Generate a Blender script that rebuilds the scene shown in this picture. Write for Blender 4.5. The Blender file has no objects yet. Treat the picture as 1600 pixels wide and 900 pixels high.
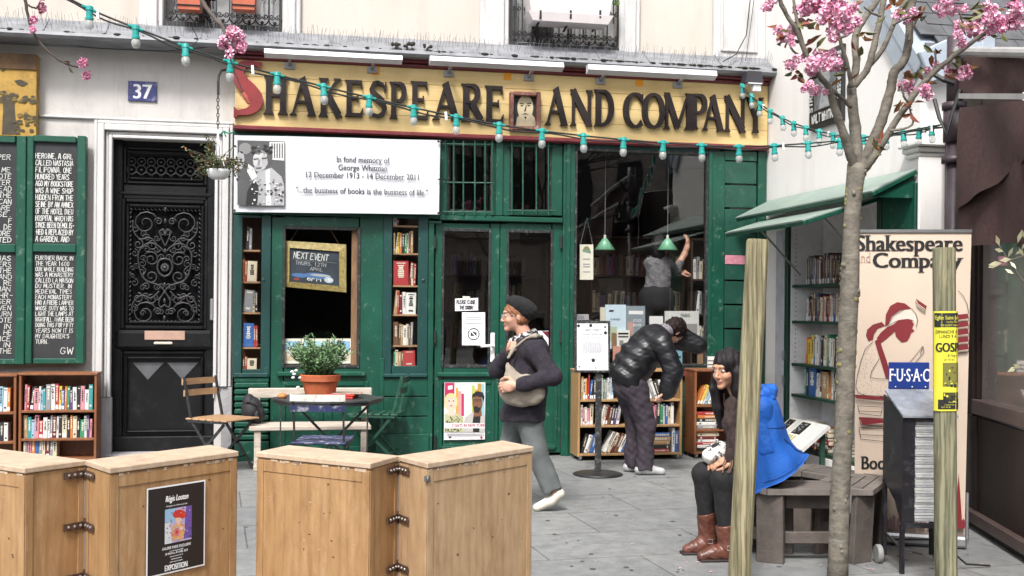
import bpy, math, random, colorsys
import numpy as np
from math import sin, cos, pi, radians, sqrt, atan2
from mathutils import Vector, Matrix
S = bpy.context.scene
COL = S.collection
# camera
FPX, YAW, ROLL, EYE = 1750.0, radians(11.0), 0.0095, 1.5
PCX, PCY = 800.0, 480.0
FW = Vector((sin(YAW), cos(YAW), 0)); RT = Vector((cos(YAW), -sin(YAW), 0)); UPV = Vector((0, 0, 1))
RI = RT * cos(ROLL) + UPV * sin(ROLL); UI = -RT * sin(ROLL) + UPV * cos(ROLL)
CAM = Vector((0, 0, EYE))
cd = bpy.data.cameras.new('camera'); cam = bpy.data.objects.new('camera', cd); COL.objects.link(cam)
cd.sensor_width = 36; cd.lens = 36 * FPX / 1600; cd.shift_y = (PCY - 450) / 1600
cd.clip_start = 0.05; cd.clip_end = 500
cam.matrix_world = Matrix((( RI.x, UI.x, -FW.x, 0), (RI.y, UI.y, -FW.y, 0), (RI.z, UI.z, -FW.z, EYE), (0, 0, 0, 1)))
S.camera = cam
# light: pale overcast daylight
w = bpy.data.worlds.new('World'); S.world = w; w.use_nodes = True
nt = w.node_tree; bg = nt.nodes['Background']
sky = nt.nodes.new('ShaderNodeTexSky'); sky.sky_type = 'NISHITA'; sky.sun_disc = False
SUN_EL, SUN_AZ = radians(52), radians(205)
sky.sun_elevation = SUN_EL; sky.sun_rotation = SUN_AZ
sky.air_density = 1.0; sky.dust_density = 4.0; sky.ozone_density = 1.0
hs = nt.nodes.new('ShaderNodeHueSaturation'); hs.inputs['Saturation'].default_value = 0.25
nt.links.new(sky.outputs[0], hs.inputs['Color']); nt.links.new(hs.outputs[0], bg.inputs[0]); bg.inputs[1].default_value = 0.13
sl = bpy.data.lights.new('sun', 'SUN'); sl.energy = 2.1; sl.angle = radians(11); sl.color = (1, .97, .93)
so = bpy.data.objects.new('sun', sl); COL.objects.link(so)
sd = Vector((sin(SUN_AZ) * cos(SUN_EL), cos(SUN_AZ) * cos(SUN_EL), sin(SUN_EL)))
so.rotation_euler = (-sd).to_track_quat('-Z', 'Y').to_euler(); so.location = (0, -3, 12)
S.view_settings.view_transform = 'Standard'; S.view_settings.look = 'None'
S.view_settings.gamma = 1; S.view_settings.use_curve_mapping = False
S.view_settings.exposure = 1.12
S.cycles.max_bounces = 8; S.cycles.transparent_max_bounces = 12
S.cycles.caustics_reflective = False; S.cycles.caustics_refractive = False
S.cycles.use_denoising = True
# measuring helpers (photo pixels -> places in the world)
def ray(px, py):
    return FW + RI * ((px - PCX) / FPX) + UI * ((PCY - py) / FPX)
def at(px, py, depth):
    return CAM + ray(px, py) * depth
def onY(px, py, y):
    d = ray(px, py); return CAM + d * (y / d.y)
def onX(px, py, x):
    d = ray(px, py); return CAM + d * (x / d.x)
def gnd(px, py, z=0):
    d = ray(px, py); return CAM + d * ((z - EYE) / d.z)
FY = 11.05
def F(px, py, out=0.0):
    return onY(px, py, FY - out)
def zc(p): return (Vector(p) - CAM).dot(FW)
# materials
def srgb(r, g, b): return tuple(((c / 255) / 12.92 if c / 255 < .04045 else ((c / 255 + .055) / 1.055) ** 2.4) for c in (r, g, b))
MATS = {}
def mat(name, col, rough=.6, var=.18, scale=6, stretch=(1, 1, 1), bump=.1, bscale=None, metal=0, spec=.5, dirt=None, dirt_amt=.5, dscale=2.5, col2=None, coat=0, detail=8, dstretch=(1, 1, 1), ramp=(.3, .7), dthr=(.52, .72), stain=None, stain_amt=.5, sscale=1.5, sstretch=(1, 1, 1), sthr=(.5, .75)):
    if name in MATS: return MATS[name]
    m = bpy.data.materials.new(name); MATS[name] = m; m.use_nodes = True
    n, l = m.node_tree.nodes, m.node_tree.links
    b = n['Principled BSDF']
    b.inputs['Roughness'].default_value = rough; b.inputs['Metallic'].default_value = metal
    b.inputs['Specular IOR Level'].default_value = spec; b.inputs['Coat Weight'].default_value = coat
    tc = n.new('ShaderNodeTexCoord'); mp = n.new('ShaderNodeMapping'); mp.inputs['Scale'].default_value = stretch
    l.new(tc.outputs['Object'], mp.inputs[0])
    nz = n.new('ShaderNodeTexNoise'); nz.inputs['Scale'].default_value = scale; nz.inputs['Detail'].default_value = detail; nz.inputs['Roughness'].default_value = .62
    l.new(mp.outputs[0], nz.inputs['Vector'])
    cr = n.new('ShaderNodeValToRGB'); l.new(nz.outputs['Fac'], cr.inputs[0])
    c2 = col2 or tuple(min(1, c * (1 + var)) for c in col); c1 = tuple(c * (1 - var) for c in col)
    cr.color_ramp.elements[0].position = ramp[0]; cr.color_ramp.elements[0].color = (*c1, 1)
    cr.color_ramp.elements[1].position = ramp[1]; cr.color_ramp.elements[1].color = (*c2, 1)
    out = cr.outputs[0]
    for dirt, dirt_amt, dscale, dstretch, dthr in ((stain, stain_amt, sscale, sstretch, sthr), (dirt, dirt_amt, dscale, dstretch, dthr)):
        if dirt is None: continue
        mp2 = n.new('ShaderNodeMapping'); mp2.inputs['Scale'].default_value = dstretch; l.new(tc.outputs['Object'], mp2.inputs[0])
        n2 = n.new('ShaderNodeTexNoise'); n2.inputs['Scale'].default_value = dscale; n2.inputs['Detail'].default_value = 12; n2.inputs['Roughness'].default_value = .72
        l.new(mp2.outputs[0], n2.inputs['Vector'])
        r2 = n.new('ShaderNodeValToRGB'); l.new(n2.outputs['Fac'], r2.inputs[0])
        r2.color_ramp.elements[0].position = dthr[0]; r2.color_ramp.elements[0].color = (0, 0, 0, 1)
        r2.color_ramp.elements[1].position = dthr[1]; r2.color_ramp.elements[1].color = (dirt_amt,) * 3 + (1,)
        mx = n.new('ShaderNodeMix'); mx.data_type = 'RGBA'; l.new(r2.outputs[0], mx.inputs[0]); l.new(out, mx.inputs[6]); mx.inputs[7].default_value = (*dirt, 1)
        out = mx.outputs[2]
    l.new(out, b.inputs['Base Color'])
    if bump:
        bz = n.new('ShaderNodeTexNoise'); bz.inputs['Scale'].default_value = bscale or scale * 5; bz.inputs['Detail'].default_value = 6
        l.new(mp.outputs[0], bz.inputs['Vector'])
        bp = n.new('ShaderNodeBump'); bp.inputs['Strength'].default_value = bump; bp.inputs['Distance'].default_value = .01
        l.new(bz.outputs['Fac'], bp.inputs['Height']); l.new(bp.outputs[0], b.inputs['Normal'])
    return m
def flat(name, col, rough=.6, **k):
    k.setdefault('var', .06); k.setdefault('bump', 0)
    return mat(name, col, rough, **k)
def glass(name, tint=(.98, .99, .985), ior=1.5, rough=0.0):
    if name in MATS: return MATS[name]
    m = bpy.data.materials.new(name); MATS[name] = m; m.use_nodes = True
    n, l = m.node_tree.nodes, m.node_tree.links; n.clear()
    o = n.new('ShaderNodeOutputMaterial'); mx = n.new('ShaderNodeMixShader'); fr = n.new('ShaderNodeFresnel'); ge = n.new('ShaderNodeNewGeometry'); io = n.new('ShaderNodeMix'); io.inputs[2].default_value = ior; io.inputs[3].default_value = 1 / ior; l.new(ge.outputs['Backfacing'], io.inputs[0]); l.new(io.outputs[0], fr.inputs[0])
    t = n.new('ShaderNodeBsdfTransparent'); t.inputs[0].default_value = (*tint, 1)
    g = n.new('ShaderNodeBsdfGlossy'); g.inputs['Roughness'].default_value = rough
    tc = n.new('ShaderNodeTexCoord'); nz = n.new('ShaderNodeTexNoise'); nz.inputs['Scale'].default_value = 1.3; l.new(tc.outputs['Object'], nz.inputs['Vector'])
    bp = n.new('ShaderNodeBump'); bp.inputs['Strength'].default_value = .04; bp.inputs['Distance'].default_value = .05
    l.new(nz.outputs['Fac'], bp.inputs['Height']); l.new(bp.outputs[0], g.inputs['Normal'])
    l.new(fr.outputs[0], mx.inputs[0]); l.new(t.outputs[0], mx.inputs[1]); l.new(g.outputs[0], mx.inputs[2]); l.new(mx.outputs[0], o.inputs[0])
    return m
def grain(m, scale=16, dist=5.0, zs=.10, dark=.62, amt=.8, rot=0.0):
    """lays darker growth-ring lines along z over a wood material's colour"""
    n, l = m.node_tree.nodes, m.node_tree.links; b = n['Principled BSDF']; src = b.inputs['Base Color'].links[0].from_socket
    tc = n.new('ShaderNodeTexCoord'); mp = n.new('ShaderNodeMapping'); mp.inputs['Scale'].default_value = (1, 1, zs); mp.inputs['Rotation'].default_value = (0, 0, rot); l.new(tc.outputs['Object'], mp.inputs[0])
    wv = n.new('ShaderNodeTexWave'); wv.wave_type = 'BANDS'; wv.bands_direction = 'X'; wv.inputs['Scale'].default_value = scale; wv.inputs['Distortion'].default_value = dist; wv.inputs['Detail'].default_value = 4; wv.inputs['Detail Scale'].default_value = 1.6; wv.inputs['Detail Roughness'].default_value = .6
    l.new(mp.outputs[0], wv.inputs['Vector']); r = n.new('ShaderNodeValToRGB'); l.new(wv.outputs['Fac'], r.inputs[0]); r.color_ramp.elements[0].position = .02; r.color_ramp.elements[0].color = (dark, dark * .96, dark * .9, 1); r.color_ramp.elements[1].position = .42; r.color_ramp.elements[1].color = (1, 1, 1, 1)
    mx = n.new('ShaderNodeMix'); mx.data_type = 'RGBA'; mx.blend_type = 'MULTIPLY'; mx.inputs[0].default_value = amt; l.new(src, mx.inputs[6]); l.new(r.outputs[0], mx.inputs[7]); l.new(mx.outputs[2], b.inputs['Base Color']); return m
# mesh builder
class MB:
    def __init__(s): s.v, s.f, s.m = [], [], []
    def add(s, vs, fs, mi=0):
        o = len(s.v); s.v += [tuple(v) for v in vs]
        s.f += [tuple(i + o for i in f) for f in fs]; s.m += [mi] * len(fs); return s
    def box(s, lo, hi, mi=0, bev=0.0, M=None):
        x0, y0, z0 = lo; x1, y1, z1 = hi
        if x0 > x1: x0, x1 = x1, x0
        if y0 > y1: y0, y1 = y1, y0
        if z0 > z1: z0, z1 = z1, z0
        b = min(bev, (x1 - x0) / 2.2, (y1 - y0) / 2.2, (z1 - z0) / 2.2)
        if b <= 0:
            vs = [(x, y, z) for z in (z0, z1) for y in (y0, y1) for x in (x0, x1)]
            fs = [(0, 2, 3, 1), (4, 5, 7, 6), (0, 1, 5, 4), (2, 6, 7, 3), (0, 4, 6, 2), (1, 3, 7, 5)]
        else:
            vs, fs, idx = [], [], {}
            X = (x0, x1); Y = (y0, y1); Z = (z0, z1)
            for i in (0, 1):
                for j in (0, 1):
                    for k in (0, 1):
                        sx, sy, sz = (b if i == 0 else -b), (b if j == 0 else -b), (b if k == 0 else -b)
                        for a, p in (('x', (X[i], Y[j] + sy, Z[k] + sz)), ('y', (X[i] + sx, Y[j], Z[k] + sz)), ('z', (X[i] + sx, Y[j] + sy, Z[k]))):
                            idx[a, i, j, k] = len(vs); vs.append(p)
            g = lambda a, i, j, k: idx[a, i, j, k]
            for i in (0, 1):
                q = [g('x', i, 0, 0), g('x', i, 1, 0), g('x', i, 1, 1), g('x', i, 0, 1)]; fs.append(q if i else q[::-1])
                q = [g('y', 0, i, 0), g('y', 1, i, 0), g('y', 1, i, 1), g('y', 0, i, 1)]; fs.append(q[::-1] if i else q)
                q = [g('z', 0, 0, i), g('z', 1, 0, i), g('z', 1, 1, i), g('z', 0, 1, i)]; fs.append(q if i else q[::-1])
            for i in (0, 1):
                for j in (0, 1):
                    q = [g('x', i, j, 0), g('x', i, j, 1), g('y', i, j, 1), g('y', i, j, 0)]; fs.append(q if (i ^ j) else q[::-1])
                    q = [g('x', i, 0, j), g('x', i, 1, j), g('z', i, 1, j), g('z', i, 0, j)]; fs.append(q if not (i ^ j) else q[::-1])
                    q = [g('y', 0, i, j), g('y', 1, i, j), g('z', 1, i, j), g('z', 0, i, j)]; fs.append(q if (i ^ j) else q[::-1])
                    for k in (0, 1):
                        t = [g('x', i, j, k), g('y', i, j, k), g('z', i, j, k)]; fs.append(t if not (i ^ j ^ k) == 0 else t[::-1])
        if M is not None: vs = [M @ Vector(v) for v in vs]
        return s.add(vs, fs, mi)
    def bar(s, p0, p1, w, d=None, mi=0, up=(0, 0, 1), bev=0.0):       # rectangular bar from p0 to p1; w across, d along 'up'
        p0, p1 = Vector(p0), Vector(p1); d = d or w; z = (p1 - p0); L = z.length
        if L < 1e-6: return s
        z /= L; u = Vector(up)
        if abs(z.dot(u)) > .98: u = Vector((0, 1, 0)) if abs(z.y) < .9 else Vector((1, 0, 0))
        x = u.cross(z).normalized(); y = z.cross(x)
        M = Matrix(((x.x, y.x, z.x, p0.x), (x.y, y.y, z.y, p0.y), (x.z, y.z, z.z, p0.z), (0, 0, 0, 1)))
        return s.box((-w / 2, -d / 2, 0), (w / 2, d / 2, L), mi, bev, M)
    def tube(s, pts, r, n=8, mi=0, caps=True, closed=False):
        pts = [Vector(p) for p in pts]; k = len(pts)
        rs = r if isinstance(r, (list, tuple)) else [r] * k
        vs, fs = [], []; prev = None
        for i, p in enumerate(pts):
            if closed: t = (pts[(i + 1) % k] - pts[i - 1])
            else: t = (pts[min(i + 1, k - 1)] - pts[max(i - 1, 0)])
            if t.length < 1e-9: t = Vector((0, 0, 1))
            t.normalize()
            if prev is None:
                u = Vector((0, 0, 1)) if abs(t.z) < .9 else Vector((1, 0, 0))
                a = t.cross(u).normalized()
            else:
                a = prev - t * prev.dot(t)
                a = a.normalized() if a.length > 1e-6 else t.orthogonal().normalized()
            prev = a; b = t.cross(a)
            for j in range(n):
                q = 2 * pi * j / n; vs.append(p + (a * cos(q) + b * sin(q)) * rs[i])
        for i in range(k if closed else k - 1):
            for j in range(n):
                a0, a1 = i * n + j, i * n + (j + 1) % n; i2 = (i + 1) % k
                fs.append((a0, a1, i2 * n + (j + 1) % n, i2 * n + j))
        if caps and not closed:
            fs.append(tuple(range(n))[::-1]); fs.append(tuple((k - 1) * n + j for j in range(n)))
        return s.add(vs, fs, mi)
    def lathe(s, c, prof, n=16, mi=0, axis=None):
        c = Vector(c); vs, fs = [], []
        for r, z in prof:
            for j in range(n):
                q = 2 * pi * j / n; p = Vector((r * cos(q), r * sin(q), z))
                if axis is not None: p = axis @ p
                vs.append(c + p)
        k = len(prof)
        for i in range(k - 1):
            for j in range(n):
                fs.append((i * n + j, i * n + (j + 1) % n, (i + 1) * n + (j + 1) % n, (i + 1) * n + j))
        if prof[0][0] > 1e-4: fs.append(tuple(range(n))[::-1])
        if prof[-1][0] > 1e-4: fs.append(tuple((k - 1) * n + j for j in range(n)))
        return s.add(vs, fs, mi)
    def prism(s, poly, th, O, U, V, mi=0, mi_side=None):
        O, U, V = Vector(O), Vector(U), Vector(V); N = U.cross(V).normalized()
        n = len(poly); a = [O + U * p[0] + V * p[1] for p in poly]
        area = sum(poly[i][0] * poly[(i + 1) % n][1] - poly[(i + 1) % n][0] * poly[i][1] for i in range(n))
        b = [p - N * th for p in a]
        f = tuple(range(n)) if area > 0 else tuple(range(n))[::-1]
        s.add(a + b, [f], mi) if th <= 0 else None
        if th > 0:
            o = len(s.v); s.v += [tuple(v) for v in a + b]
            s.f.append(tuple(i + o for i in f)); s.m.append(mi)
            s.f.append(tuple(i + n + o for i in f[::-1])); s.m.append(mi)
            for i in range(n):
                j = (i + 1) % n; q = (i, i + n, j + n, j) if area > 0 else (j, j + n, i + n, i)
                s.f.append(tuple(t + o for t in q)); s.m.append(mi if mi_side is None else mi_side)
        return s
    def quad(s, a, b, c, d, mi=0): return s.add([a, b, c, d], [(0, 1, 2, 3)], mi)
    def ell(s, c, r, mi=0, n=12, k=8, M=None):
        vs, fs = [], []; c = Vector(c)
        for i in range(k + 1):
            t = pi * i / k
            for j in range(n):
                q = 2 * pi * j / n; p = Vector((r[0] * sin(t) * cos(q), r[1] * sin(t) * sin(q), -r[2] * cos(t)))
                vs.append(c + (M @ p if M is not None else p))
        for i in range(k):
            for j in range(n): fs.append((i * n + j, i * n + (j + 1) % n, (i + 1) * n + (j + 1) % n, (i + 1) * n + j))
        return s.add(vs, fs, mi)
    def mark(s):
        s.marks = getattr(s, 'marks', []) + [len(s.f)]; return s
    def build(s, name, mats, parent=None, smooth=False, base=True):
        if not s.f: return None
        if getattr(s, 'marks', None):
            cuts = [0] + [k for k in s.marks if 0 < k < len(s.f)] + [len(s.f)]; first = None
            for a, b in zip(cuts, cuts[1:]):
                if b <= a: continue
                q = MB(); ids = sorted({i for f in s.f[a:b] for i in f}); ix = {i: k for k, i in enumerate(ids)}
                q.v = [s.v[i] for i in ids]; q.f = [tuple(ix[i] for i in f) for f in s.f[a:b]]; q.m = s.m[a:b]
                o = q.build(name, mats, parent, smooth, base); first = first or o
            return first
        vs = s.v
        if not isinstance(mats, (list, tuple)): mats = [mats]
        o = bpy.data.objects.new(name, bpy.data.meshes.new(name)); COL.objects.link(o)
        if parent is not None:
            o.parent = parent; Mi = WORLD[parent.name].inverted()
            vs = [tuple(Mi @ Vector(v)) for v in vs]; WORLD[o.name] = WORLD[parent.name].copy()
        elif base:
            a = np.array(vs); lo, hi = a.min(0), a.max(0); c = Vector(((lo[0] + hi[0]) / 2, (lo[1] + hi[1]) / 2, lo[2]))
            o.location = c; vs = [tuple(Vector(v) - c) for v in vs]; WORLD[o.name] = Matrix.Translation(c)
        else: WORLD[o.name] = Matrix.Identity(4)
        o.data.from_pydata(vs, [], s.f)
        for m in mats: o.data.materials.append(m)
        if len(mats) > 1: o.data.polygons.foreach_set('material_index', s.m)
        if smooth: o.data.polygons.foreach_set('use_smooth', [True] * len(s.f));
        o.data.update()
        return o
WORLD = {}
def tag(o, label, cat, group=None, kind=None):
    if label: o['label'] = label
    if cat: o['category'] = cat
    if group: o['group'] = group
    if kind: o['kind'] = kind
    return o
def thing(name, label, cat, loc, rz=0.0, group=None, kind=None):
    o = bpy.data.objects.new(name, None); COL.objects.link(o); o.empty_display_size = .1
    o.location = loc; o.rotation_euler = (0, 0, rz)
    WORLD[o.name] = Matrix.Translation(Vector(loc)) @ Matrix.Rotation(rz, 4, 'Z')
    return tag(o, label, cat, group, kind)
def localize(mb, root):                # geometry written in the thing's own frame -> world
    M = WORLD[root.name]; mb.v = [tuple(M @ Vector(v)) for v in mb.v]; return mb
def smooth_by_angle(o, deg=35):
    me = o.data
    me.polygons.foreach_set('use_smooth', [True] * len(me.polygons))
    me.set_sharp_from_angle(angle=radians(deg)); return o
# lettering
GLY = {}
def _load_glyphs():
    cu = bpy.data.curves.new('glyphs', 'FONT'); ob = bpy.data.objects.new('glyphs', cu); COL.objects.link(ob)
    cu.size = 1; cu.resolution_u = 3; cu.fill_mode = 'FRONT'
    def get(t):
        cu.body = t; bpy.context.view_layer.update(); dg = bpy.context.evaluated_depsgraph_get()
        e = ob.evaluated_get(dg); me = e.to_mesh(); vs = [(v.co.x, v.co.y) for v in me.vertices]; fs = [tuple(p.vertices) for p in me.polygons]; e.to_mesh_clear(); return vs, fs
    hh = max(v[0] for v in get('HH')[0])
    for c in "ABCDEFGHIJKLMNOPQRSTUVWXYZabcdefghijklmnopqrstuvwxyz0123456789.,-:;!?'\"&/()\u00e9\u00c9\u00b7":
        vs, fs = get(c); adv = max(v[0] for v in get('H' + c + 'H')[0]) - hh
        GLY[c] = (vs, fs, adv)
    GLY[' '] = ([], [], .3)
    bpy.data.objects.remove(ob); bpy.data.curves.remove(cu)
_load_glyphs()
CAPH = max(v[1] for v in GLY['H'][0]); XH = max(v[1] for v in GLY['x'][0]); ASC = max(v[1] for v in GLY['d'][0])
def _serif_marks(c):
    vs, fs, adv = GLY[c]; cnt = {}
    for f in fs:
        for i in range(len(f)):
            e = tuple(sorted((f[i], f[(i + 1) % len(f)]))); cnt[e] = cnt.get(e, 0) + 1
    out = []
    for (a, b), k in cnt.items():
        if k != 1: continue
        A, B = vs[a], vs[b]
        if abs(A[1] - B[1]) < .004 and .04 < abs(A[0] - B[0]) < .2:
            y = A[1]
            if abs(y) < .012: d = 1
            elif min(abs(y - CAPH), abs(y - XH), abs(y - ASC)) < .012: d = -1
            elif y < -.15: d = 1
            else: continue
            out.append((min(A[0], B[0]), max(A[0], B[0]), y, d))
    return out
SER = {c: _serif_marks(c) for c in GLY if c != ' ' and c.isalpha()}
def text(mb, body, O, U, V, size, mi=0, align='c', sx=1.0, serif=False, bold=0.0, track=0.0, slant=0.0, jit=0.0, depth=0.0, rng=None):
    """adds lettering on the plane through O spanned by unit vectors U (right) and V (up); O is the baseline point; size = cap height."""
    O, U, V = Vector(O), Vector(U), Vector(V); k = size / CAPH; rng = rng or random.Random(len(body)); N = U.cross(V)
    width = sum((GLY.get(c, GLY[' '])[2] + track) for c in body) * k * sx
    x = {'c': -width / 2, 'l': 0, 'r': -width}[align]
    offs = [(0, 0)] if bold == 0 else [(-bold, 0), (bold, 0)]
    for c in body:
        vs, fs, adv = GLY.get(c, GLY[' ']); jy = rng.uniform(-jit, jit) * size; js = 1 + rng.uniform(-jit, jit)
        for oi, (ox, oy) in enumerate(offs):
            P = []
            for vx, vy in vs:
                P.append(O + U * (x + ((vx + ox) * js + slant * vy) * k * sx) + V * (vy * k * js + jy) + N * (depth + oi * .0003))
            mb.add(P, fs, mi)
        if serif and c in SER:
            for x0, x1, y, d in SER[c]:
                e = .055 + bold * .3; y1 = y + d * .035
                a = (x0 - e - bold, y), (x1 + e + bold, y), (x1 + e * .7 + bold, y1), (x0 - e * .7 - bold, y1)
                P = [O + U * (x + (q[0] + slant * q[1]) * k * sx) + V * (q[1] * k) + N * (depth + .0007) for q in a]
                mb.add(P, [(0, 1, 2, 3) if d > 0 else (3, 2, 1, 0)], mi)
        x += (adv + track) * k * sx
    return width
STK = {'A': '0,0 1.6,6 2.4,6 4,0;.7,2.2 3.3,2.2', 'B': '0,0 0,6 2.6,6 3.4,5 3.2,3.7 0,3.2;2,3.3 3.7,2.4 3.8,1 2.6,0 0,0', 'C': '3.8,5 2.6,6 1,5.6 .2,3.5 .4,1.2 1.5,0 3,.1 3.9,1',
 'D': '0,0 0,6 2,5.8 3.6,4.4 3.8,2 2.8,.4 0,0', 'E': '3.4,6 0,6 0,0 3.5,0;0,3.2 2.8,3.2', 'F': '3.4,6 0,6 0,0;0,3.2 2.7,3.2', 'G': '3.7,5.2 2.3,6 .8,5.2 .1,3 .7,.7 2.2,0 3.6,.8 3.7,2.6 2.2,2.6',
 'H': '0,0 0,6;3.6,0 3.6,6;0,3.1 3.6,3.1', 'I': '1,0 1,6', 'J': '3,6 3,1.2 2,0 .8,.2 .2,1.4', 'K': '0,0 0,6;3.5,6 0,2.8 3.7,0', 'L': '0,6 0,0 3.3,0', 'M': '0,0 .3,6 2,2 3.7,6 4,0',
 'N': '0,0 0,6 3.5,0 3.5,6', 'O': '2,6 .6,5.2 .1,3 .6,.7 2,0 3.4,.7 3.9,3 3.4,5.2 2,6', 'P': '0,0 0,6 2.6,6 3.6,5 3.4,3.4 2.4,2.8 0,2.7', 'Q': '2,6 .6,5.2 .1,3 .6,.7 2,0 3.4,.7 3.9,3 3.4,5.2 2,6;2.5,1.5 4,-.4',
 'R': '0,0 0,6 2.6,6 3.6,5 3.3,3.5 0,2.9;1.8,2.9 3.8,0', 'S': '3.5,5.2 2.2,6 .7,5.5 .4,4.2 1.4,3.3 2.8,2.7 3.6,1.6 2.9,.3 1.4,0 .1,.8', 'T': '0,6 4,6;2,6 2,0', 'U': '0,6 .1,1.4 1.2,0 2.5,0 3.5,1.3 3.6,6',
 'V': '0,6 1.9,0 3.9,6', 'W': '0,6 .9,0 2.1,4.5 3.2,0 4.3,6', 'X': '0,6 3.8,0;3.7,6 0,0', 'Y': '0,6 2,3 3.8,6;2,3 1.9,0', 'Z': '0,6 3.6,6 0,0 3.8,0', '&': '3.8,0 .8,4.5 1.2,6 2.2,6 2.4,4.8 .4,2 .4,.8 1.4,0 2.8,.6 3.6,2.2',
 '.': '1,.1 1.3,.4', ',': '1.2,.5 .8,-.8', "'": '1,6 .8,4.6', '-': '.6,2.9 3,2.9', '!': '1,6 1,2;1,.4 1,0', '0': '2,6 .5,5 .3,1.2 2,0 3.5,1.2 3.4,5 2,6', '1': '.6,5 1.7,6 1.7,0', '2': '.3,5 1.6,6 3.2,5.3 3,3.6 .2,0 3.6,0', '6': '3,6 .8,3.8 .3,1.4 1.6,0 3.2,.6 3.3,2.4 2,3.2 .5,2.2'}
def hand(mb, body, O, U, V, h, width=None, wt=.09, mi=0, rng=None, align='l', jit=.05, slant=.06):
    """hand-lettered capitals as thin raised strokes; O = left baseline; width fits the line."""
    rng = rng or random.Random(body); O, U, V = Vector(O), Vector(U), Vector(V); N = U.cross(V)
    adv = [2.6 if c in "I.,'!-" else (3 if c == ' ' else 5.1) for c in body]
    tot = sum(adv); cw = (width / tot) if width else h / 6 * .8
    x = 0 if align == 'l' else -tot * cw / 2
    q = 0
    for c, a in zip(body, adv):
        for stroke in STK.get(c, '').split(';'):
            if not stroke: continue
            pts = []
            for t in stroke.split():
                px, py = map(float, t.split(','))
                pts.append((x + (px + slant * py + rng.uniform(-jit, jit) * 4) * cw, (py / 6 + rng.uniform(-jit, jit)) * h))
            hw = wt * h * rng.uniform(.8, 1.25) / 2
            for i in range(len(pts) - 1):
                ax, ay = pts[i]; bx, by = pts[i + 1]; dx, dy = bx - ax, by - ay; L = sqrt(dx * dx + dy * dy) or 1
                ex, ey = dx / L * hw * .6, dy / L * hw * .6; nx, ny = -dy / L * hw, dx / L * hw; q += 1; z = .0002 * (q % 7)
                P = [(ax - ex - nx, ay - ey - ny), (bx + ex - nx, by + ey - ny), (bx + ex + nx, by + ey + ny), (ax - ex + nx, ay - ey + ny)]
                mb.add([O + U * p[0] + V * p[1] + N * z for p in P], [(0, 1, 2, 3)], mi)
        x += a * cw
def disc(mb, c, r, U, V, mi=0, n=20, off=0.0, a0=0, a1=2 * pi):
    c, U, V = Vector(c), Vector(U), Vector(V); N = U.cross(V).normalized(); rx, ry = r if isinstance(r, tuple) else (r, r)
    mb.add([c + U * rx * cos(a0 + (a1 - a0) * i / n) + V * ry * sin(a0 + (a1 - a0) * i / n) + N * off for i in range(n)], [tuple(range(n))], mi)
def poly(mb, pts, O, U, V, mi=0, off=0.0):
    O, U, V = Vector(O), Vector(U), Vector(V); N = U.cross(V).normalized()
    a = sum(pts[i][0] * pts[(i + 1) % len(pts)][1] - pts[(i + 1) % len(pts)][0] * pts[i][1] for i in range(len(pts)))
    f = tuple(range(len(pts))); mb.add([O + U * p[0] + V * p[1] + N * off for p in pts], [f if a > 0 else f[::-1]], mi)
EX, EZ = Vector((1, 0, 0)), Vector((0, 0, 1))
rnd = random.Random(37)
# palette
GREEN = mat('green_paint', (.0045, .062, .038), .4, var=.22, scale=3, bump=.12, bscale=40, dirt=(.12, .19, .15), dirt_amt=.75, dscale=13, dthr=(.575, .68), stain=(.0025, .030, .020), stain_amt=.65, sscale=2.2, sstretch=(1, 1, .5))
GREEN2 = mat('blue_green_paint', (.005, .042, .038), .45, var=.2, scale=3, bump=.12, bscale=40, dirt=(.13, .18, .16), dirt_amt=.55, dscale=13, dthr=(.60, .69), stain=(.003, .02, .02), stain_amt=.6, sscale=2.5)
GREEN3 = mat('weathered_green_boards', (.006, .055, .036), .5, var=.25, scale=5, bump=.25, bscale=30, dirt=(.06, .12, .09), dirt_amt=.6, dscale=7)
PALEGRN = mat('sun_bleached_green', (.205, .265, .23), .5, var=.15, scale=4, dirt=(.24, .29, .26), dirt_amt=.5, dscale=5)
CREAM = mat('cream_render', (.50, .452, .402), .9, var=.06, scale=1.5, bump=.15, bscale=60, stain=(.33, .29, .26), stain_amt=.45, sscale=1.4, sstretch=(2, 2, .3), dirt=(.56, .48, .42), dirt_amt=.5, dscale=1.3)
STONE = mat('grey_white_stone', (.49, .465, .445), .85, var=.09, stain=(.20, .19, .185), stain_amt=.45, sscale=1.6, sstretch=(2.5, 2.5, .35), sthr=(.52, .8), scale=2.2, bump=.25, bscale=45, dirt=(.27, .25, .25), dirt_amt=.55, dscale=2.2, dstretch=(1, 1, .5))
TRIM = mat('white_trim_paint', (.50, .49, .485), .6, var=.07, stain=(.18, .175, .17), stain_amt=.5, sscale=3, sstretch=(3, 3, .3), sthr=(.55, .8), scale=3, bump=.12, bscale=40, dirt=(.30, .29, .28), dirt_amt=.55, dscale=3, dstretch=(2, 2, .5))
PLINTH = mat('rough_grey_plinth', (.30, .29, .30), .9, var=.2, scale=5, bump=.4, bscale=40, dirt=(.14, .13, .13), dirt_amt=.5, dscale=6)
WHITEWALL = mat('white_side_render', (.76, .735, .71), .9, var=.04, stain=(.45, .43, .41), stain_amt=.4, sscale=1.2, sstretch=(2, 2, .25), sthr=(.52, .8), scale=1.3, bump=.12, bscale=50, dirt=(.58, .55, .53), dirt_amt=.4, dscale=1.6, dstretch=(1, 1, .35))
BLACK = mat('black_door_paint', (.0045, .0045, .0055), .36, var=.3, scale=4, bump=.12, bscale=50, dirt=(.022, .022, .024), dirt_amt=.6, dscale=8, spec=.35)
IRON = mat('wrought_iron', (.035, .034, .035), .45, var=.3, scale=20, bump=.2, metal=.3)
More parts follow.
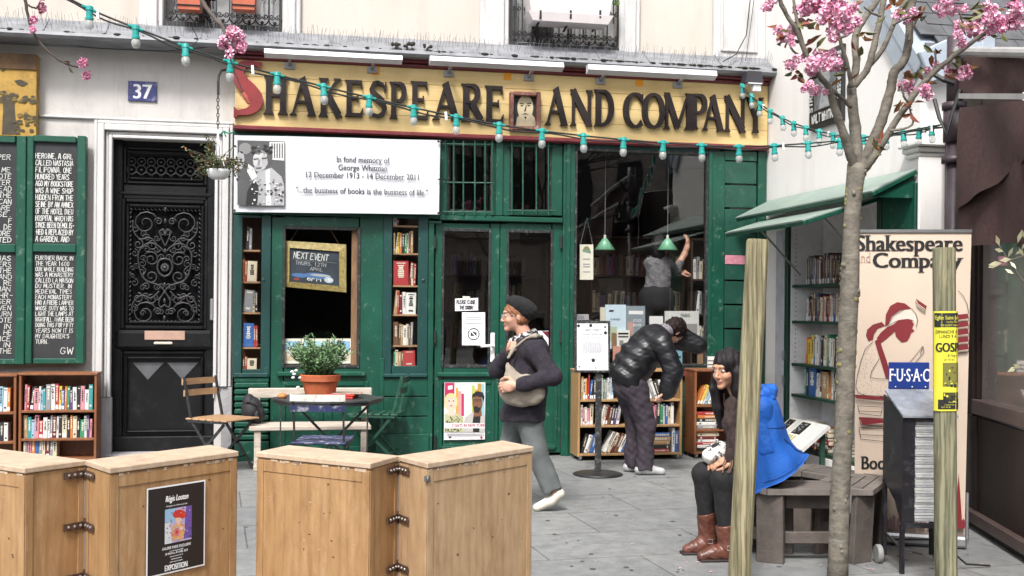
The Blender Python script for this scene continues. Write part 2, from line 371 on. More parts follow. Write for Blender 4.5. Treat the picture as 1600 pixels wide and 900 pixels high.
IRONBLK = mat('black_ironwork', (.012, .012, .014), .5, var=.3, scale=20, bump=.2)
ZINC = mat('zinc_sheet', (.20, .205, .22), .6, var=.25, scale=5, bump=.2, metal=.1, dirt=(.07, .07, .07), dirt_amt=.7, dscale=7, stretch=(1, 3, 3))
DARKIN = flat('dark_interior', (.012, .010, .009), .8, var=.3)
GLASS = glass('window_glass', ior=2.15); GLASS2 = glass('thin_clear_glass', ior=1.6);
WHITE = flat('white_paper', (.74, .74, .76), .7, var=.03)
PAPERW = flat('ivory_paper', (.70, .66, .56), .7, var=.06)
INK = flat('black_ink', (.012, .012, .013), .6)
GREY = flat('mid_grey', (.25, .25, .26), .6)
STEEL = mat('brushed_steel', (.42, .42, .43), .35, metal=.8, var=.1)
BURG = mat('burgundy_paint', (.125, .014, .020), .45, var=.2, scale=5, dirt=(.22, .06, .06), dirt_amt=.4, dscale=10)
WOODIN = mat('shelf_wood', (.32, .18, .09), .5, var=.3, scale=3, stretch=(1, 1, 9), bump=.1)
# pavement
gm = mat('paving_slabs', (.19, .195, .193), .62, var=.22, scale=9, bump=.35, bscale=70, dirt=(.075, .078, .08), dirt_amt=.75, dscale=4, dthr=(.55, .75), stain=(.11, .115, .12), stain_amt=.7, sscale=.9, sthr=(.45, .72))
def _slabs():
    n, l = gm.node_tree.nodes, gm.node_tree.links; b = n['Principled BSDF']
    src = b.inputs['Base Color'].links[0].from_socket
    tc = n.new('ShaderNodeTexCoord'); mp = n.new('ShaderNodeMapping'); mp.inputs['Rotation'].default_value = (0, 0, radians(-4)); mp.inputs['Location'].default_value = (.35, .12, 0)
    l.new(tc.outputs['Object'], mp.inputs[0])
    br = n.new('ShaderNodeTexBrick'); br.inputs['Scale'].default_value = 1; br.inputs['Brick Width'].default_value = 1.15; br.inputs['Row Height'].default_value = .72
    br.inputs['Mortar Size'].default_value = .006; br.inputs['Color1'].default_value = (.93, .93, .94, 1); br.inputs['Color2'].default_value = (1.07, 1.06, 1.05, 1); br.inputs['Mortar'].default_value = (.5, .48, .46, 1)
    l.new(mp.outputs[0], br.inputs[0])
    mx = n.new('ShaderNodeMix'); mx.data_type = 'RGBA'; mx.blend_type = 'MULTIPLY'; mx.inputs[0].default_value = 1
    l.new(src, mx.inputs[6]); l.new(br.outputs[0], mx.inputs[7])
    vo = n.new('ShaderNodeTexVoronoi'); vo.inputs['Scale'].default_value = 34; l.new(tc.outputs['Object'], vo.inputs[0])
    rr = n.new('ShaderNodeValToRGB'); rr.color_ramp.elements[0].position = .05; rr.color_ramp.elements[0].color = (.62, .6, .58, 1); rr.color_ramp.elements[1].position = .1; rr.color_ramp.elements[1].color = (1, 1, 1, 1)
    l.new(vo.outputs['Distance'], rr.inputs[0])
    m2 = n.new('ShaderNodeMix'); m2.data_type = 'RGBA'; m2.blend_type = 'MULTIPLY'; m2.inputs[0].default_value = .85; l.new(mx.outputs[2], m2.inputs[6]); l.new(rr.outputs[0], m2.inputs[7])
    l.new(m2.outputs[2], b.inputs['Base Color'])
_slabs()
mb = MB(); mb.quad((-90, -70, 0), (90, -70, 0), (90, 60, 0), (-90, 60, 0)); g = mb.build('pavement', gm, base=False); tag(g, 'grey stone paving slabs in front of the bookshop', 'pavement', kind='structure')
lm = flat('fallen_petal', (.55, .30, .36), .8); mb = MB()
for i in range(150):
    p = gnd(rnd.uniform(380, 1600), rnd.uniform(735, 899)); a = rnd.uniform(0, 6.28); r = rnd.uniform(.006, .014)
    mb.add([(p.x + r * cos(a + q), p.y + r * sin(a + q) * .7, .004 + .004 * rnd.random()) for q in (0, 1.6, 3.1, 4.7)], [(0, 1, 2, 3)])
for i in range(140):
    p = gnd(rnd.uniform(380, 1600), rnd.uniform(728, 899)); r = rnd.uniform(.006, .02); mb.add([(p.x + r * cos(q) * rnd.uniform(.8, 1.2), p.y + r * sin(q), .0032) for q in (0, .8, 1.6, 2.4, 3.1, 3.9, 4.7, 5.5)], [tuple(range(8))], 1)
tag(mb.build('petal_litter', [lm, flat('trodden_gum', (.06, .06, .06), .8)], base=False), 'pale fallen petals and dark gum spots scattered over the paving', 'litter', kind='stuff')
# the old apartment building
WY = FY + .10
XL = -4.4
XR = 4.86
def R(px0, py0, px1, py1, out=0.0):
    a = F(px0, (py0 + py1) / 2, out).x; b = F(px1, (py0 + py1) / 2, out).x
    z1 = F((px0 + px1) / 2, py0, out).z; z0 = F((px0 + px1) / 2, py1, out).z
    return a, b, z0, z1
bld = thing('apartment_building', 'cream old apartment building with iron balcony railings above the bookshop', 'building', (1.5, WY, 0), kind='thing')
ZL = F(600, 81, .32).z
w1 = R(255, -60, 440, 52, -.05); w2 = R(798, -60, 969, 77, -.05)
ZW = F(600, 63, -.1).z
mb = MB()
for a, b in ((XL, w1[0]), (w1[1], w2[0]), (w2[1], XR)): mb.box((a, WY, ZL), (b, WY + .35, 6.2))
for a, b in (w1[:2], w2[:2]): mb.box((a, WY, ZL), (b, WY + .35, ZW - .02)); mb.box((a, WY, 6.0), (b, WY + .35, 6.2))
mb.build('upper_wall', CREAM, bld)
SXL = F(364, 450).x; SXR = XR - .02
dr = R(172, 218, 336, 709, -.1)
mb = MB()
mb.box((XL, WY, 0), (dr[0], WY + .35, ZL)); mb.box((dr[1], WY, 0), (SXL, WY + .35, ZL)); mb.box((dr[0], WY, dr[3]), (dr[1], WY + .35, ZL))
mb.build('lower_wall', STONE, bld)
mb = MB(); mb.box((XL, WY - .05, 0), (F(133, 650).x, WY, F(100, 585).z)); mb.box((F(345, 650).x, WY - .065, 0), (SXL - .005, WY, F(350, 605).z)); mb.box((F(147, 650).x, WY - .065, 0), (F(173, 650).x, WY, F(150, 622).z))
mb.build('plinth', PLINTH, bld)
mb = MB()
zt = F(250, 190).z
for i, (o, wd) in enumerate(((.06, 0), (.09, .035), (.045, .10), (.075, .135))):
    x0 = F(144, 400).x + wd; x1 = F(362, 400).x - wd; e = .03 if i != 1 else .06
    mb.box((x0, WY - o, F(150, 622).z + .002), (x0 + e, WY, zt - wd), 0, .006); mb.box((x1 - e, WY - o, F(350, 605).z + .002), (x1, WY, zt - wd), 0, .006)
    mb.box((x0 + e + .001, WY - o, zt - wd - e), (x1 - e - .001, WY, zt - wd), 0, .006)
mb.box((F(144, 400).x + .16, WY - .03, .6), (dr[0], WY, dr[3] + .02)); mb.box((dr[1], WY - .03, .6), (F(362, 400).x - .165, WY, dr[3] + .02)); mb.box((F(144, 400).x + .16, WY - .031, dr[3]), (F(362, 400).x - .165, WY, zt - .16))
mb.box((F(58, 188).x, WY - .03, zt + .01), (SXL - .01, WY, zt + .035), 0, .008)
mb.build('door_surround', TRIM, bld)
mb = MB()
for (a, b, c, d) in ((216, 254, 441, 470), (752, 797, 970, 1003)):
    for p, q in ((a, b), (c, d)):
        x0, x1 = F(p, 30).x, F(q, 30).x
        mb.mark(); mb.box((x0, WY - .05, ZW - .03), (x1, WY, 6.1), 0, .012); mb.box((x0 + .05, WY - .075, ZW - .02), (x1 - .05, WY - .05, 6.1), 0, .01)
x0, x1 = F(1118, 40).x, XR
mb.mark()
mb.box((x0, WY - .06, ZW - .04), (x1, WY, 6.1), 0, .012)
for a, b in ((x0 + .07, x0 + .10), (x1 - .13, x1 - .10)): mb.box((a, WY - .08, ZW + .06), (b, WY - .06, 6.1), 0, .008)
mb.box((x0 + .101, WY - .08, ZW + .06), (x1 - .131, WY - .06, ZW + .09), 0, .008)
mb.build('window_surround', TRIM, bld)
CURT = flat('grey_curtain', (.34, .33, .33), .9, var=.2, scale=12); WINW = mat('old_white_frame', (.40, .40, .41), .6, dirt=(.18, .17, .16), dirt_amt=.4)
for (a, b, _, _) in (w1, w2):
    fr = MB(); y = WY + .16; m = (a + b) / 2; z0 = ZW - .02; z1 = 6.0
    for p, q in ((a, a + .07), (m - .07, m + .07), (b - .07, b)): fr.box((p, y, z0), (q, y + .05, z1), 0, .008)
    for p, q in ((a + .071, m - .071), (m + .071, b - .071)): fr.box((p, y + .002, z0), (q, y + .048, z0 + .12), 0, .008)
    wf = fr.build('window', WINW, bld)
    gl = MB()
    for p, q in ((a + .071, m - .071), (m + .071, b - .071)): gl.quad((p, y + .025, z0 + .12), (q, y + .025, z0 + .12), (q, y + .025, z1), (p, y + .025, z1))
    gl.build('pane', GLASS, wf)
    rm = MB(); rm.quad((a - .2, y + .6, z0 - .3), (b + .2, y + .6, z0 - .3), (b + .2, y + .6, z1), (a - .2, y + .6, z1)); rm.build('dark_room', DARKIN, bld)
    cu = MB()
    for s0, s1 in ((a + .02, a + .30), (m + .12, m + .38), (b - .22, b - .02)):
        n = 14; vs = [];
        for i in range(n + 1): x = s0 + (s1 - s0) * i / n; yy = y + .14 + .02 * sin(i * 1.9); vs += [(x, yy, z0), (x, yy, z1)]
        cu.add(vs, [(2 * i, 2 * i + 2, 2 * i + 3, 2 * i + 1) for i in range(n)])
    cu.build('curtain', CURT, bld)
def arc(c, r, a0, a1, y, n=10, sq=1.0): return [Vector((c[0] + r * cos(a0 + (a1 - a0) * i / n), y, c[1] + sq * r * sin(a0 + (a1 - a0) * i / n))) for i in range(n + 1)]
def spiral(c, r, a0, turns, y, dr=.82, n=18):
    out = []
    for i in range(n + 1):
        t = i / n; a = a0 + turns * 2 * pi * t; rr = r * (1 - dr * t); out.append(Vector((c[0] + rr * cos(a), y, c[1] + rr * sin(a))))
    return out
for (a, b, _, _), zb in ((w1, ZW + .015), (w2, ZW - .005)):
    mb = MB(); y = WY - .02; n = 9; W = b - a; p = W / n
    mb.box((a, y - .02, zb), (b, y + .02, zb + .05)); mb.box((a, y - .015, zb + .62), (b, y + .015, zb + .66))
    for x in (a + .012, b - .012): mb.bar((x, y, zb + .05), (x, y, zb + .62), .022)
    for i in range(n):
        cx = a + p * (i + .5)
        mb.tube(arc((cx, zb + .05 + p * .62), p * .52, pi, 2 * pi, y), .007, 5)
        mb.tube(spiral((cx - p * .25, zb + .05 + p * .78), p * .24, 0, -1.4, y, n=12), .006, 5); mb.tube(spiral((cx + p * .25, zb + .05 + p * .78), p * .24, pi, 1.4, y, n=12), .006, 5)
        mb.ell((cx, y, zb + .05 + p * .3), (.018, .014, .018), n=8, k=5)
        mb.bar((cx - p * .5, y, zb + .06 + p * .6), (cx - p * .5, y, zb + .62), .011)
        for s in (-1, 1): mb.tube(spiral((cx + s * p * .22, zb + .40), p * .2, pi / 2 + s * pi / 2, s * 1.3, y, n=10), .006, 5); mb.tube(spiral((cx + s * p * .22, zb + .54), p * .2, pi / 2 + s * pi / 2, -s * 1.3, y, n=10), .006, 5)
        mb.bar((cx, y, zb + .3), (cx, y, zb + .62), .011)
    mb.build('balcony_railing', IRONBLK, bld, smooth=False)
mb = MB(); pr = [(0, ZW + .02), (.06, ZW + .012), (.31, ZL + .05), (.335, ZL + .045), (.345, ZL + .015), (.32, ZL - .012), (.0, ZL - .02)]
XE = XR + .03
vs = []
for x in (XL, XE):
    vs += [(x, WY - o - .001, z) for o, z in pr]
k = len(pr); mb.add(vs, [(i, i + k, (i + 1) % k + k, (i + 1) % k) for i in range(k)] + [tuple(range(k))[::-1], tuple(range(k, 2 * k))])
x = XL
while x < XE - .1:
    mb.bar((x, WY - .05, ZW + .018), (x, WY - .30, ZL + .058), .012, .02); x += rnd.uniform(.5, .9)
mb.build('zinc_ledge', ZINC, bld)
mb = MB(); x = XL
while x < XE - .03:
    for q in range(2):
        t = rnd.uniform(.1, .9); o = .06 + t * .25; z = ZW + .012 + t * (ZL + .05 - ZW - .012); h = rnd.uniform(.06, .11)
        mb.tube([(x, WY - o, z), (x + rnd.uniform(-.025, .025), WY - o - .04, z + h)], .0017, 3, caps=False)
    x += rnd.uniform(.018, .045)
mb.build('bird_spikes', flat('spike_wire', (.2, .2, .21), .4), bld)['kind'] = 'stuff'
mb = MB()
for i in range(260):
    x = rnd.uniform(XL, XE) if i < 120 else rnd.uniform(2.2, 4.7); o = rnd.uniform(.28, .345); r = rnd.uniform(.006, .02)
    mb.ell((x, WY - o, ZL + .05), (r * rnd.uniform(1, 2.6), r, r * .8), n=6, k=4)
for x in (.92, 1.06, 1.24):
    for q in range(7): mb.ell((x + rnd.uniform(-.03, .06), WY - .31, ZL + rnd.uniform(.05, .12)), (rnd.uniform(.012, .028), .02, rnd.uniform(.01, .026)), n=7, k=4)
mb.build('ledge_debris', flat('leaf_mould', (.03, .026, .022), .95, var=.4, scale=30), bld, smooth=True)['kind'] = 'stuff'
mb = MB()
mb.tube([F(1172, 0, .02), F(1166, 55, .02), F(1150, 85, .1), F(1130, 96, .3)], .006, 5); mb.tube([F(1178, 0, .02), F(1170, 60, .02), F(1165, 95, .3)], .004, 5)
mb.tube([F(70, 67, .25), F(160, 76, .1), F(260, 80, .1), F(345, 72, .2)], .004, 5); mb.tube([F(300, 42, .4), F(310, 62, .36), F(300, 72, .3)], .004, 5)
mb.build('loose_wire', INK, bld)
# the black entrance door
DY = WY + .17
door = MB(); a, b, z0, z1 = dr
door.box((a, DY, 0), (b, DY + .06, z1))
zz = lambda py: F(255, py, -.2).z; xx = lambda px: F(px, 450, -.2).x
def rail(px0, py0, px1, py1, th, bev=.012): door.box((xx(px0), DY - th, zz(py1)), (xx(px1), DY - .0005, zz(py0)), 0, bev)
def frame(px0, py0, px1, py1, wpx, th, bev=.01):
    x0, x1, za, zb = xx(px0), xx(px1), zz(py1), zz(py0); t = wpx / 160
    door.box((x0, DY - th, za), (x0 + t, DY - .0005, zb), 0, bev); door.box((x1 - t, DY - th, za), (x1, DY - .0005, zb), 0, bev)
    door.box((x0 + t + .001, DY - th, za), (x1 - t - .001, DY - .0005, za + t), 0, bev); door.box((x0 + t + .001, DY - th, zb - t), (x1 - t - .001, DY - .0005, zb), 0, bev)
rail(170, 220, 190, 712, .05); rail(322, 220, 342, 712, .05)
frame(190, 230, 322, 288, 5, .035); frame(197, 238, 316, 281, 3, .05)
rail(190, 290, 322, 312, .045); rail(183, 300, 330, 306, .06)
frame(188, 311, 324, 515, 6, .05); frame(196, 320, 317, 506, 4, .062)
rail(180, 516, 334, 546, .085, .03); frame(186, 548, 326, 690, 6, .045); frame(196, 558, 318, 676, 3, .058)
rail(176, 682, 334, 712, .07, .01)
dw = door.build('entrance_door', BLACK, bld)
gl = MB(); gl.quad(*[(xx(px), DY - .003, zz(py)) for px, py in ((203, 503), (312, 503), (312, 325), (203, 325))]); gl.quad(*[(xx(px), DY - .003, zz(py)) for px, py in ((200, 278), (313, 278), (313, 243), (200, 243))])
gl.build('glass', mat('black_backed_glass', (.006, .006, .007), .04, var=.2, bump=0, spec=.6), dw)
gr = MB(); y = DY - .045; cx = xx(257); ht = .0085
def sp(px, py, rpx, a0, t, w=ht):
    for s in (-1, 1):
        c = (cx + s * (px) / 157, zz(py)); A = a0 if s == 1 else pi - a0
        gr.tube(spiral(c, rpx / 157, A, t * s, y), [w * (1 - .35 * i / 18) for i in range(19)], 5)
def cv(pts, w=ht):
    for s in (-1, 1):
        P = [Vector((cx + s * px / 157, y, zz(py))) for px, py in pts]; Q = []
        for i in range(len(P) - 1):
            p0, p1, p2, p3 = P[max(i - 1, 0)], P[i], P[i + 1], P[min(i + 2, len(P) - 1)]
            for k in range(6):
                t = k / 6; Q.append(.5 * ((2 * p1) + (p2 - p0) * t + (2 * p0 - 5 * p1 + 4 * p2 - p3) * t * t + (3 * p1 - p0 - 3 * p2 + p3) * t ** 3))
        gr.tube(Q + [P[-1]], w, 5)
for py, fl in ((349, 1), (490, 1)):
    sp(29, py, 19, pi * .9, -1.6 * fl); sp(10, py - 3, 6, 0, 1.4)
for py in (382, 466): sp(39, py, 8, pi / 2, 1.4); sp(18, py + 2, 8, pi / 2, -1.4)
for py in (358, 396, 442, 482): sp(44, py, 6, pi / 2, 1.3, .006); sp(5, py + 6, 5, 0, 1.2, .006); sp(32, py + 8, 5, pi, -1.2, .006)
for py in (372, 390, 448, 464): sp(27, py, 6, 0, 1.4, .006); sp(12, py, 5, pi, 1.3, .006)
for py in (412, 424): sp(33, py, 6, pi / 2, 1.3, .006); sp(47, py + 8, 4, 0, 1.2, .006)
for py in (405, 432): sp(20, py, 12, pi * .2, 1.5 if py < 420 else -1.5); sp(41, 417, 5, 0, 1.3)
cv([(0, 395), (10, 384), (24, 380), (36, 390), (39, 405), (34, 430), (24, 440), (8, 446), (0, 455)])
cv([(0, 385), (6, 370), (8, 362), (3, 358), (0, 364)]); cv([(47, 345), (46, 362), (36, 374), (22, 372), (10, 385)]); cv([(47, 490), (46, 474), (34, 462), (20, 466), (8, 455)]); cv([(0, 455), (8, 470), (6, 480), (0, 476)]); cv([(0, 404), (8, 407), (11, 418), (7, 428), (0, 432)], .012)
for k in range(12):
    a2 = k * pi / 6; gr.ell((cx + .03 * cos(a2), y - .006, zz(418) + .03 * sin(a2)), (.014, .012, .014), n=7, k=5)
gr.ell((cx, y - .01, zz(418)), (.022, .02, .022), n=8, k=6)
for py in (327, 345, 365, 392, 445, 470, 497): gr.ell((cx, y - .005, zz(py)), (.014, .012, .026), n=7, k=5)
n = 24
for i in range(n):
    py = 334 + (500 - 334) * i / (n - 1)
    for s in (-1, 1):
        c = Vector((cx + s * 53 / 157, y + .012, zz(py)))
        for d in (-1, 1): gr.bar(c + Vector((0, 0, -.012)), c + Vector((d * .024, 0, .016)), .012, .01)
for i in range(18):
    px = -50 + 100 * i / 17
    for py in (326, 504):
        c = Vector((cx + px / 157, y + .012, zz(py)))
        for d in (-1, 1): gr.bar(c + Vector((-.012, 0, 0)), c + Vector((.016, 0, d * .02)), .012, .01)
gr.mark()
for i in range(8):
    px = -50 + 14.3 * i
    for py, r in ((253, 6), (266, 7)):
        c = (cx + px / 157, zz(py)); gr.tube(arc(c, r / 157, 0, 2 * pi, y + .015, 10), .006, 4); gr.ell((c[0], y + .012, c[1]), (.016, .012, .012), n=6, k=4)
    gr.tube(arc((cx + (px + 7) / 157, zz(276)), 6 / 157, 0, pi, y + .015, 6), .006, 4)
gr.build('grille', IRON, dw, smooth=True)
lp = MB(); lp.box((xx(227), DY - .095, zz(531)), (xx(290), DY - .083, zz(517)), 0, .003); lp.build('letter_plate', mat('old_copper_plate', (.42, .27, .21), .5, metal=.3, dirt=(.2, .12, .09)), dw)
lp = MB(); lp.bar((xx(242), DY - .11, zz(536)), (xx(271), DY - .11, zz(536)), .03, .025, bev=.008); lp.build('pull_handle', flat('bone_white', (.62, .56, .45), .4), dw)
lp = MB()
for p0 in (207, 261):
    q = [((xx(p0 + dx) - cx), zz(py)) for dx, py in ((0, 567), (49, 567), (24, 594))]; lp.prism(q[::-1], .006, (cx, DY - .008, 0), EX, EZ)
lp.build('reflector_plate', mat('grey_metal_triangle', (.13, .13, .14), .35, metal=.4, var=.2), dw)
lp = MB(); lp.bar((xx(331), DY - .07, zz(500)), (xx(331), DY - .07, zz(466)), .03, .03, bev=.006); lp.build('handle', STEEL, dw)
mb = MB(); mb.box((dr[0] - .02, WY - .12, 0), (dr[1] + .02, DY - .001, F(255, 714).z + .03), 0, .01); mb.build('door_step', PLINTH, bld)
# white side building with its gable
side = thing('side_building', 'white rendered side wall with sloping zinc verge and slate roof', 'building', (XR, 9.5, 0), kind='thing')
CY0, CY1, CZ1 = 8.70, 10.45, 2.47
YE = 8.10
mb = MB()
mb.box((XR, YE, 0), (XR + .3, CY0, CZ1)); mb.box((XR, CY1, 0), (XR + .3, WY - .001, CZ1)); mb.box((XR, CY0, 0), (XR + .3, CY1, .12))
mb.prism([(YE, CZ1), (FY + 1, CZ1), (FY + 1, 6.4), (10.8, 6.4), (8.79, 4.13), (YE, 3.38)], .3, (XR + .3, 0, 0), (0, 1, 0), (0, 0, 1))
mb.box((XR - .012, CY1 + .02, .1), (XR, CY1 + .27, 2.3));
mb.build('wall', WHITEWALL, side)
mb = MB()
for z, o in ((2.72, .03), (2.76, .06), (2.80, .10)): mb.box((XR - o, YE - o, z), (XR + .3, YE + .18, z + .04), 0, .01)
mb.box((XR - .025, YE - .03, 0), (XR + .3, YE - .0005, 2.72), 0, .01); mb.build('corbel', WHITEWALL, side)
zb = mat('blue_grey_zinc', (.36, .41, .47), .45, var=.12, metal=.2, dirt=(.25, .28, .32), dirt_amt=.5)
mb = MB(); sl_ = Vector((0, 2.01, 2.27)).normalized(); nn = Vector((0, -sl_.z, sl_.y))
A0 = Vector((XR, 8.12, 3.375)); A1 = Vector((XR, 10.8, 6.4))
for off, wd, th in ((.06, .12, .02), (-.08, .17, .012)):
    mb.bar(A0 + nn * off + Vector((-th, 0, 0)), A1 + nn * off + Vector((-th, 0, 0)), wd, .03, up=(1, 0, 0), bev=.004)
mb.bar(A0 + Vector((.12, -.02, .13)), A1 + Vector((.12, -.02, .13)), .3, .02, up=tuple(nn))
mb.bar((XR - .05, YE - .12, 3.40), (XR + .42, YE - .16, 3.62), .06, .26, bev=.01); mb.bar((XR + .40, YE - .15, 3.62), (XR + .52, YE - .15, 3.62), .1, .34, bev=.01)
mb.build('verge_flashing', zb, side)
SLATE = mat('roof_slates', (.075, .077, .082), .7, var=.3, scale=7, bump=.3, dirt=(.1, .1, .1), dirt_amt=.3)
mb = MB(); sdn = sl_
for r in range(26):
    o = A0 + Vector((.06, -.1, .12)) + sdn * (.16 * r); xo = (.12 if r % 2 else 0)
    for c in range(22):
        x0 = xo + c * .24; j = rnd.uniform(-.006, .006)
        M = Matrix(((1, 0, 0, o.x + x0), (0, sdn.y, nn.y, o.y), (0, sdn.z, nn.z, o.z + j), (0, 0, 0, 1)))
        mb.box((.003, -.02, 0), (.237, .2, .012), M=M @ Matrix.Rotation(radians(3 + rnd.uniform(-.5, .5)), 4, 'X').inverted())
mb.build('slate_roof', SLATE, side)
# brown terrace building on the right
BROWN = mat('dark_brown_frame', (.017, .0095, .008), .5, var=.3, scale=6, bump=.15, spec=.3); BRAIL = mat('brown_rail', (.075, .050, .046), .45, var=.25, bump=.1)
cafe = thing('brown_terrace', 'dark brown glazed terrace with brown cloth awning beside the bookshop', 'building', (4.6, 7, 0), kind='thing')
P0 = Vector((4.66, 7.12, 0)); bd = Vector((-.32, -1.06, 0)).normalized(); bn = Vector((bd.y, -bd.x, 0))
if bn.x > 0: bn = -bn
def bq(mbx, s0, s1, z0, z1, o0, o1, bev=.006, mi=0):
    M = Matrix(((bd.x, bn.x, 0, P0.x), (bd.y, bn.y, 0, P0.y), (0, 0, 1, 0), (0, 0, 0, 1))); mbx.box((s0, o0, z0), (s1, o1, z1), mi, bev, M)
mb = MB(); L = 3.4
bq(mb, 0, L, 0, .78, -.06, -.01); bq(mb, 0, .16, .78, 2.9, -.06, .02); bq(mb, .16, .20, .9, 2.9, -.03, .0); bq(mb, 1.5, 1.62, .95, 2.9, -.06, .02); bq(mb, 0, L, 2.55, 2.75, -.06, .01)
for s in (.12, 1.5): bq(mb, s, s + .06, .1, .79, -.02, .0)
bq(mb, -.9, 0, 0, 3.1, -.35, -.07)
mb.build('frame', BROWN, cafe)
mb = MB(); bq(mb, .17, L, .80, .90, -.04, .03); bq(mb, .0, L, .05, .13, -.02, .035); mb.build('rail', BRAIL, cafe)
mb = MB(); bq(mb, .18, L, .88, 2.6, -.052, -.03, 0); mb.build('window', mat('grey_blind_behind_glass', (.27, .24, .215), .03, var=.12, scale=1.2, bump=0, spec=.9, coat=1), cafe)
CLOTH = mat('brown_awning_cloth', (.046, .022, .019), .95, var=.3, scale=30, bump=.3, bscale=200)
def cloth(poly4, n=16, m=10, amp=.022):
    vs, fs = [], []; A, B, C, D = map(Vector, poly4); N = (B - A).cross(D - A).normalized()
    for j in range(m + 1):
        for i in range(n + 1):
            u, v = i / n, j / m; p = A.lerp(B, u).lerp(D.lerp(C, u), v); vs.append(p + N * amp * (sin(u * 9 + v * 3) + .6 * sin(u * 23 - v * 5 + 1) * (1 - v)))
    for j in range(m):
        for i in range(n): a = j * (n + 1) + i; fs.append((a, a + 1, a + n + 2, a + n + 1))
    return vs, fs
mb = MB()
T0, T1 = at(1497, 386, 7.62), at(1640, 375, 6.35)
mb.add(*cloth((T0, T1, at(1640, 152, 6.35), at(1500, 168, 7.62)))); mb.add(*cloth((at(1496, 330, 7.55), at(1640, 220, 6.3), at(1640, 152, 6.34), at(1500, 168, 7.6)), amp=.02))
mb.add(*cloth((at(1498, 150, 7.9), at(1640, 142, 6.6), at(1640, 84, 6.7), at(1505, 88, 7.95))))
mb.build('awning', CLOTH, cafe, smooth=True)
mb = MB(); mb.bar(at(1503, 150, 7.7), at(1640, 151, 6.4), .05, .035); mb.tube([at(1488, 80, 8.0), at(1640, 83, 6.6)], .035, 10); mb.build('gutter', mat('pale_gutter', (.34, .33, .32), .5, dirt=(.2, .2, .2)), cafe)
mb = MB(); x, y = at(1490, 300, 7.95).x, at(1490, 300, 7.95).y
mb.tube([(x, y, 0), (x, y, 2.7)], .055, 12); mb.tube([(x, y, 2.7), (x, y, 2.95)], .075, 12); mb.tube([(x, y, 2.95), (x, y, 3.45)], .055, 12)
for z in (.6, 1.6, 2.55, 2.93): mb.lathe((x, y, z), [(.055, 0), (.085, .0), (.085, .05), (.055, .05)], 14)
mb.build('drainpipe', mat('purple_brown_pipe', (.045, .030, .036), .45, var=.3, dirt=(.09, .07, .08)), cafe, smooth=True)
mb = MB(); mb.tube([at(1460, 155, 7.9), at(1468, 185, 7.85), at(1480, 210, 7.8), at(1487, 180, 7.8), at(1500, 140, 7.8)], .014, 6); mb.tube([at(1440, 105, 8.0), at(1475, 125, 7.9), at(1490, 130, 7.9)], .02, 6); mb.build('power_cable', INK, cafe)
# the green shopfront
shop = thing('shopfront', 'dark green wooden bookshop front with double door and display windows', 'shopfront', (2.2, FY, 0), kind='thing')
def rx(px, py=450, out=0.0): return F(px, py, out).x
def rz(px, py, out=0.0): return F(px, py, out).z
def rect(mb, px0, py0, px1, py1, o0, o1, bev=.004, mi=0, z0=None, z1=None):
    a, b, c, d = R(px0, py0, px1, py1, o0)
    if z0 is not None: c = z0
    if z1 is not None: d = z1
    mb.box((a, FY - o0, c), (b, FY - o1, d), mi, bev)
def frame_rect(mb, px0, py0, px1, py1, ix0, iy0, ix1, iy1, o0, o1, bev=.004, mi=0, z0=None):
    rect(mb, px0, py0, ix0, py1, o0, o1, bev, mi, z0=z0); rect(mb, ix1, py0, px1, py1, o0, o1, bev, mi, z0=z0)
    rect(mb, ix0 + .1, py0, ix1 - .1, iy0, o0, o1, bev, mi); rect(mb, ix0 + .1, iy1, ix1 - .1, py1, o0, o1, bev, mi, z0=z0)
ZT = rz(780, 213)
mb = MB()
mb.box((rx(364), FY - .01, rz(520, 338)), (rx(688), FY + .08, ZT), 0, .004)
frame_rect(mb, 423, 339, 598, 712, 443, 357, 561, 572, .0, -.07, z0=0)
rect(mb, 433, 581, 571, 588, .05, .001, .008)
for a, b in ((440, 505), (513, 575)):
    frame_rect(mb, a, 596, b, 705, a + 6, 603, b - 6, 698, .012, .001, .004)
rect(mb, 592, 560, 600, 700, .03, .001, .006, z0=.02)
mb.build('window_wall_panel', GREEN, shop)
mb = MB()
frame_rect(mb, 364.5, 336, 422.5, 590, 378, 340, 408, 577, .02, -.012); rect(mb, 365, 583, 419, 590, .045, .021, .008); mb.mark(); frame_rect(mb, 598.5, 336, 668.5, 590, 612, 339, 653, 572, .02, -.012)
rect(mb, 598.5, 584, 668, 590, .05, .021, .008)
for px, py in ((412, 437), (661, 438)): mb.mark(); mb.lathe(F(px, py, .021), [(.016, 0), (.016, .008), (.004, .012)], 10, axis=Matrix.Rotation(radians(90), 3, 'X'))
mb.build('side_window_frame', GREEN2, shop)
mb = MB()
for i in range(9):
    rect(mb, 366, 598 + i * 10.2, 420, 606.5 + i * 10.2, .045, -.05, .012)
rect(mb, 366, 590.5, 420, 597, .03, -.05); mb.mark(); rect(mb, 366, 690, 420, 720, .05, -.06, z0=0)
mb.mark(); rect(mb, 598, 590.5, 668, 619, .02, -.06); rect(mb, 598, 620.5, 668, 650, .022, -.06); rect(mb, 598, 651.5, 668, 678, .02, -.06); rect(mb, 587, 678.5, 670, 715, .06, -.06, z0=0)
mb.mark(); rect(mb, 668.6, 345, 677, 715, .03, -.07, z0=0); mb.mark(); rect(mb, 879, 222, 897, 715, .03, -.07, z0=0); rect(mb, 884, 222, 890, 712, .05, .031, z0=0)
mb.mark(); rect(mb, 687, 338, 880, 346, .045, -.07, .008); rect(mb, 670, 345, 690, 349, .04, .031)
mb.build('door_post', GREEN, shop)
mb = MB()
frame_rect(mb, 688.5, 216, 780, 337, 700, 226, 768, 330, .0, -.07); frame_rect(mb, 780.5, 219, 879, 337, 797, 228, 862, 330, .0, -.07)
rect(mb, 775, 217, 786, 337, .03, .001)
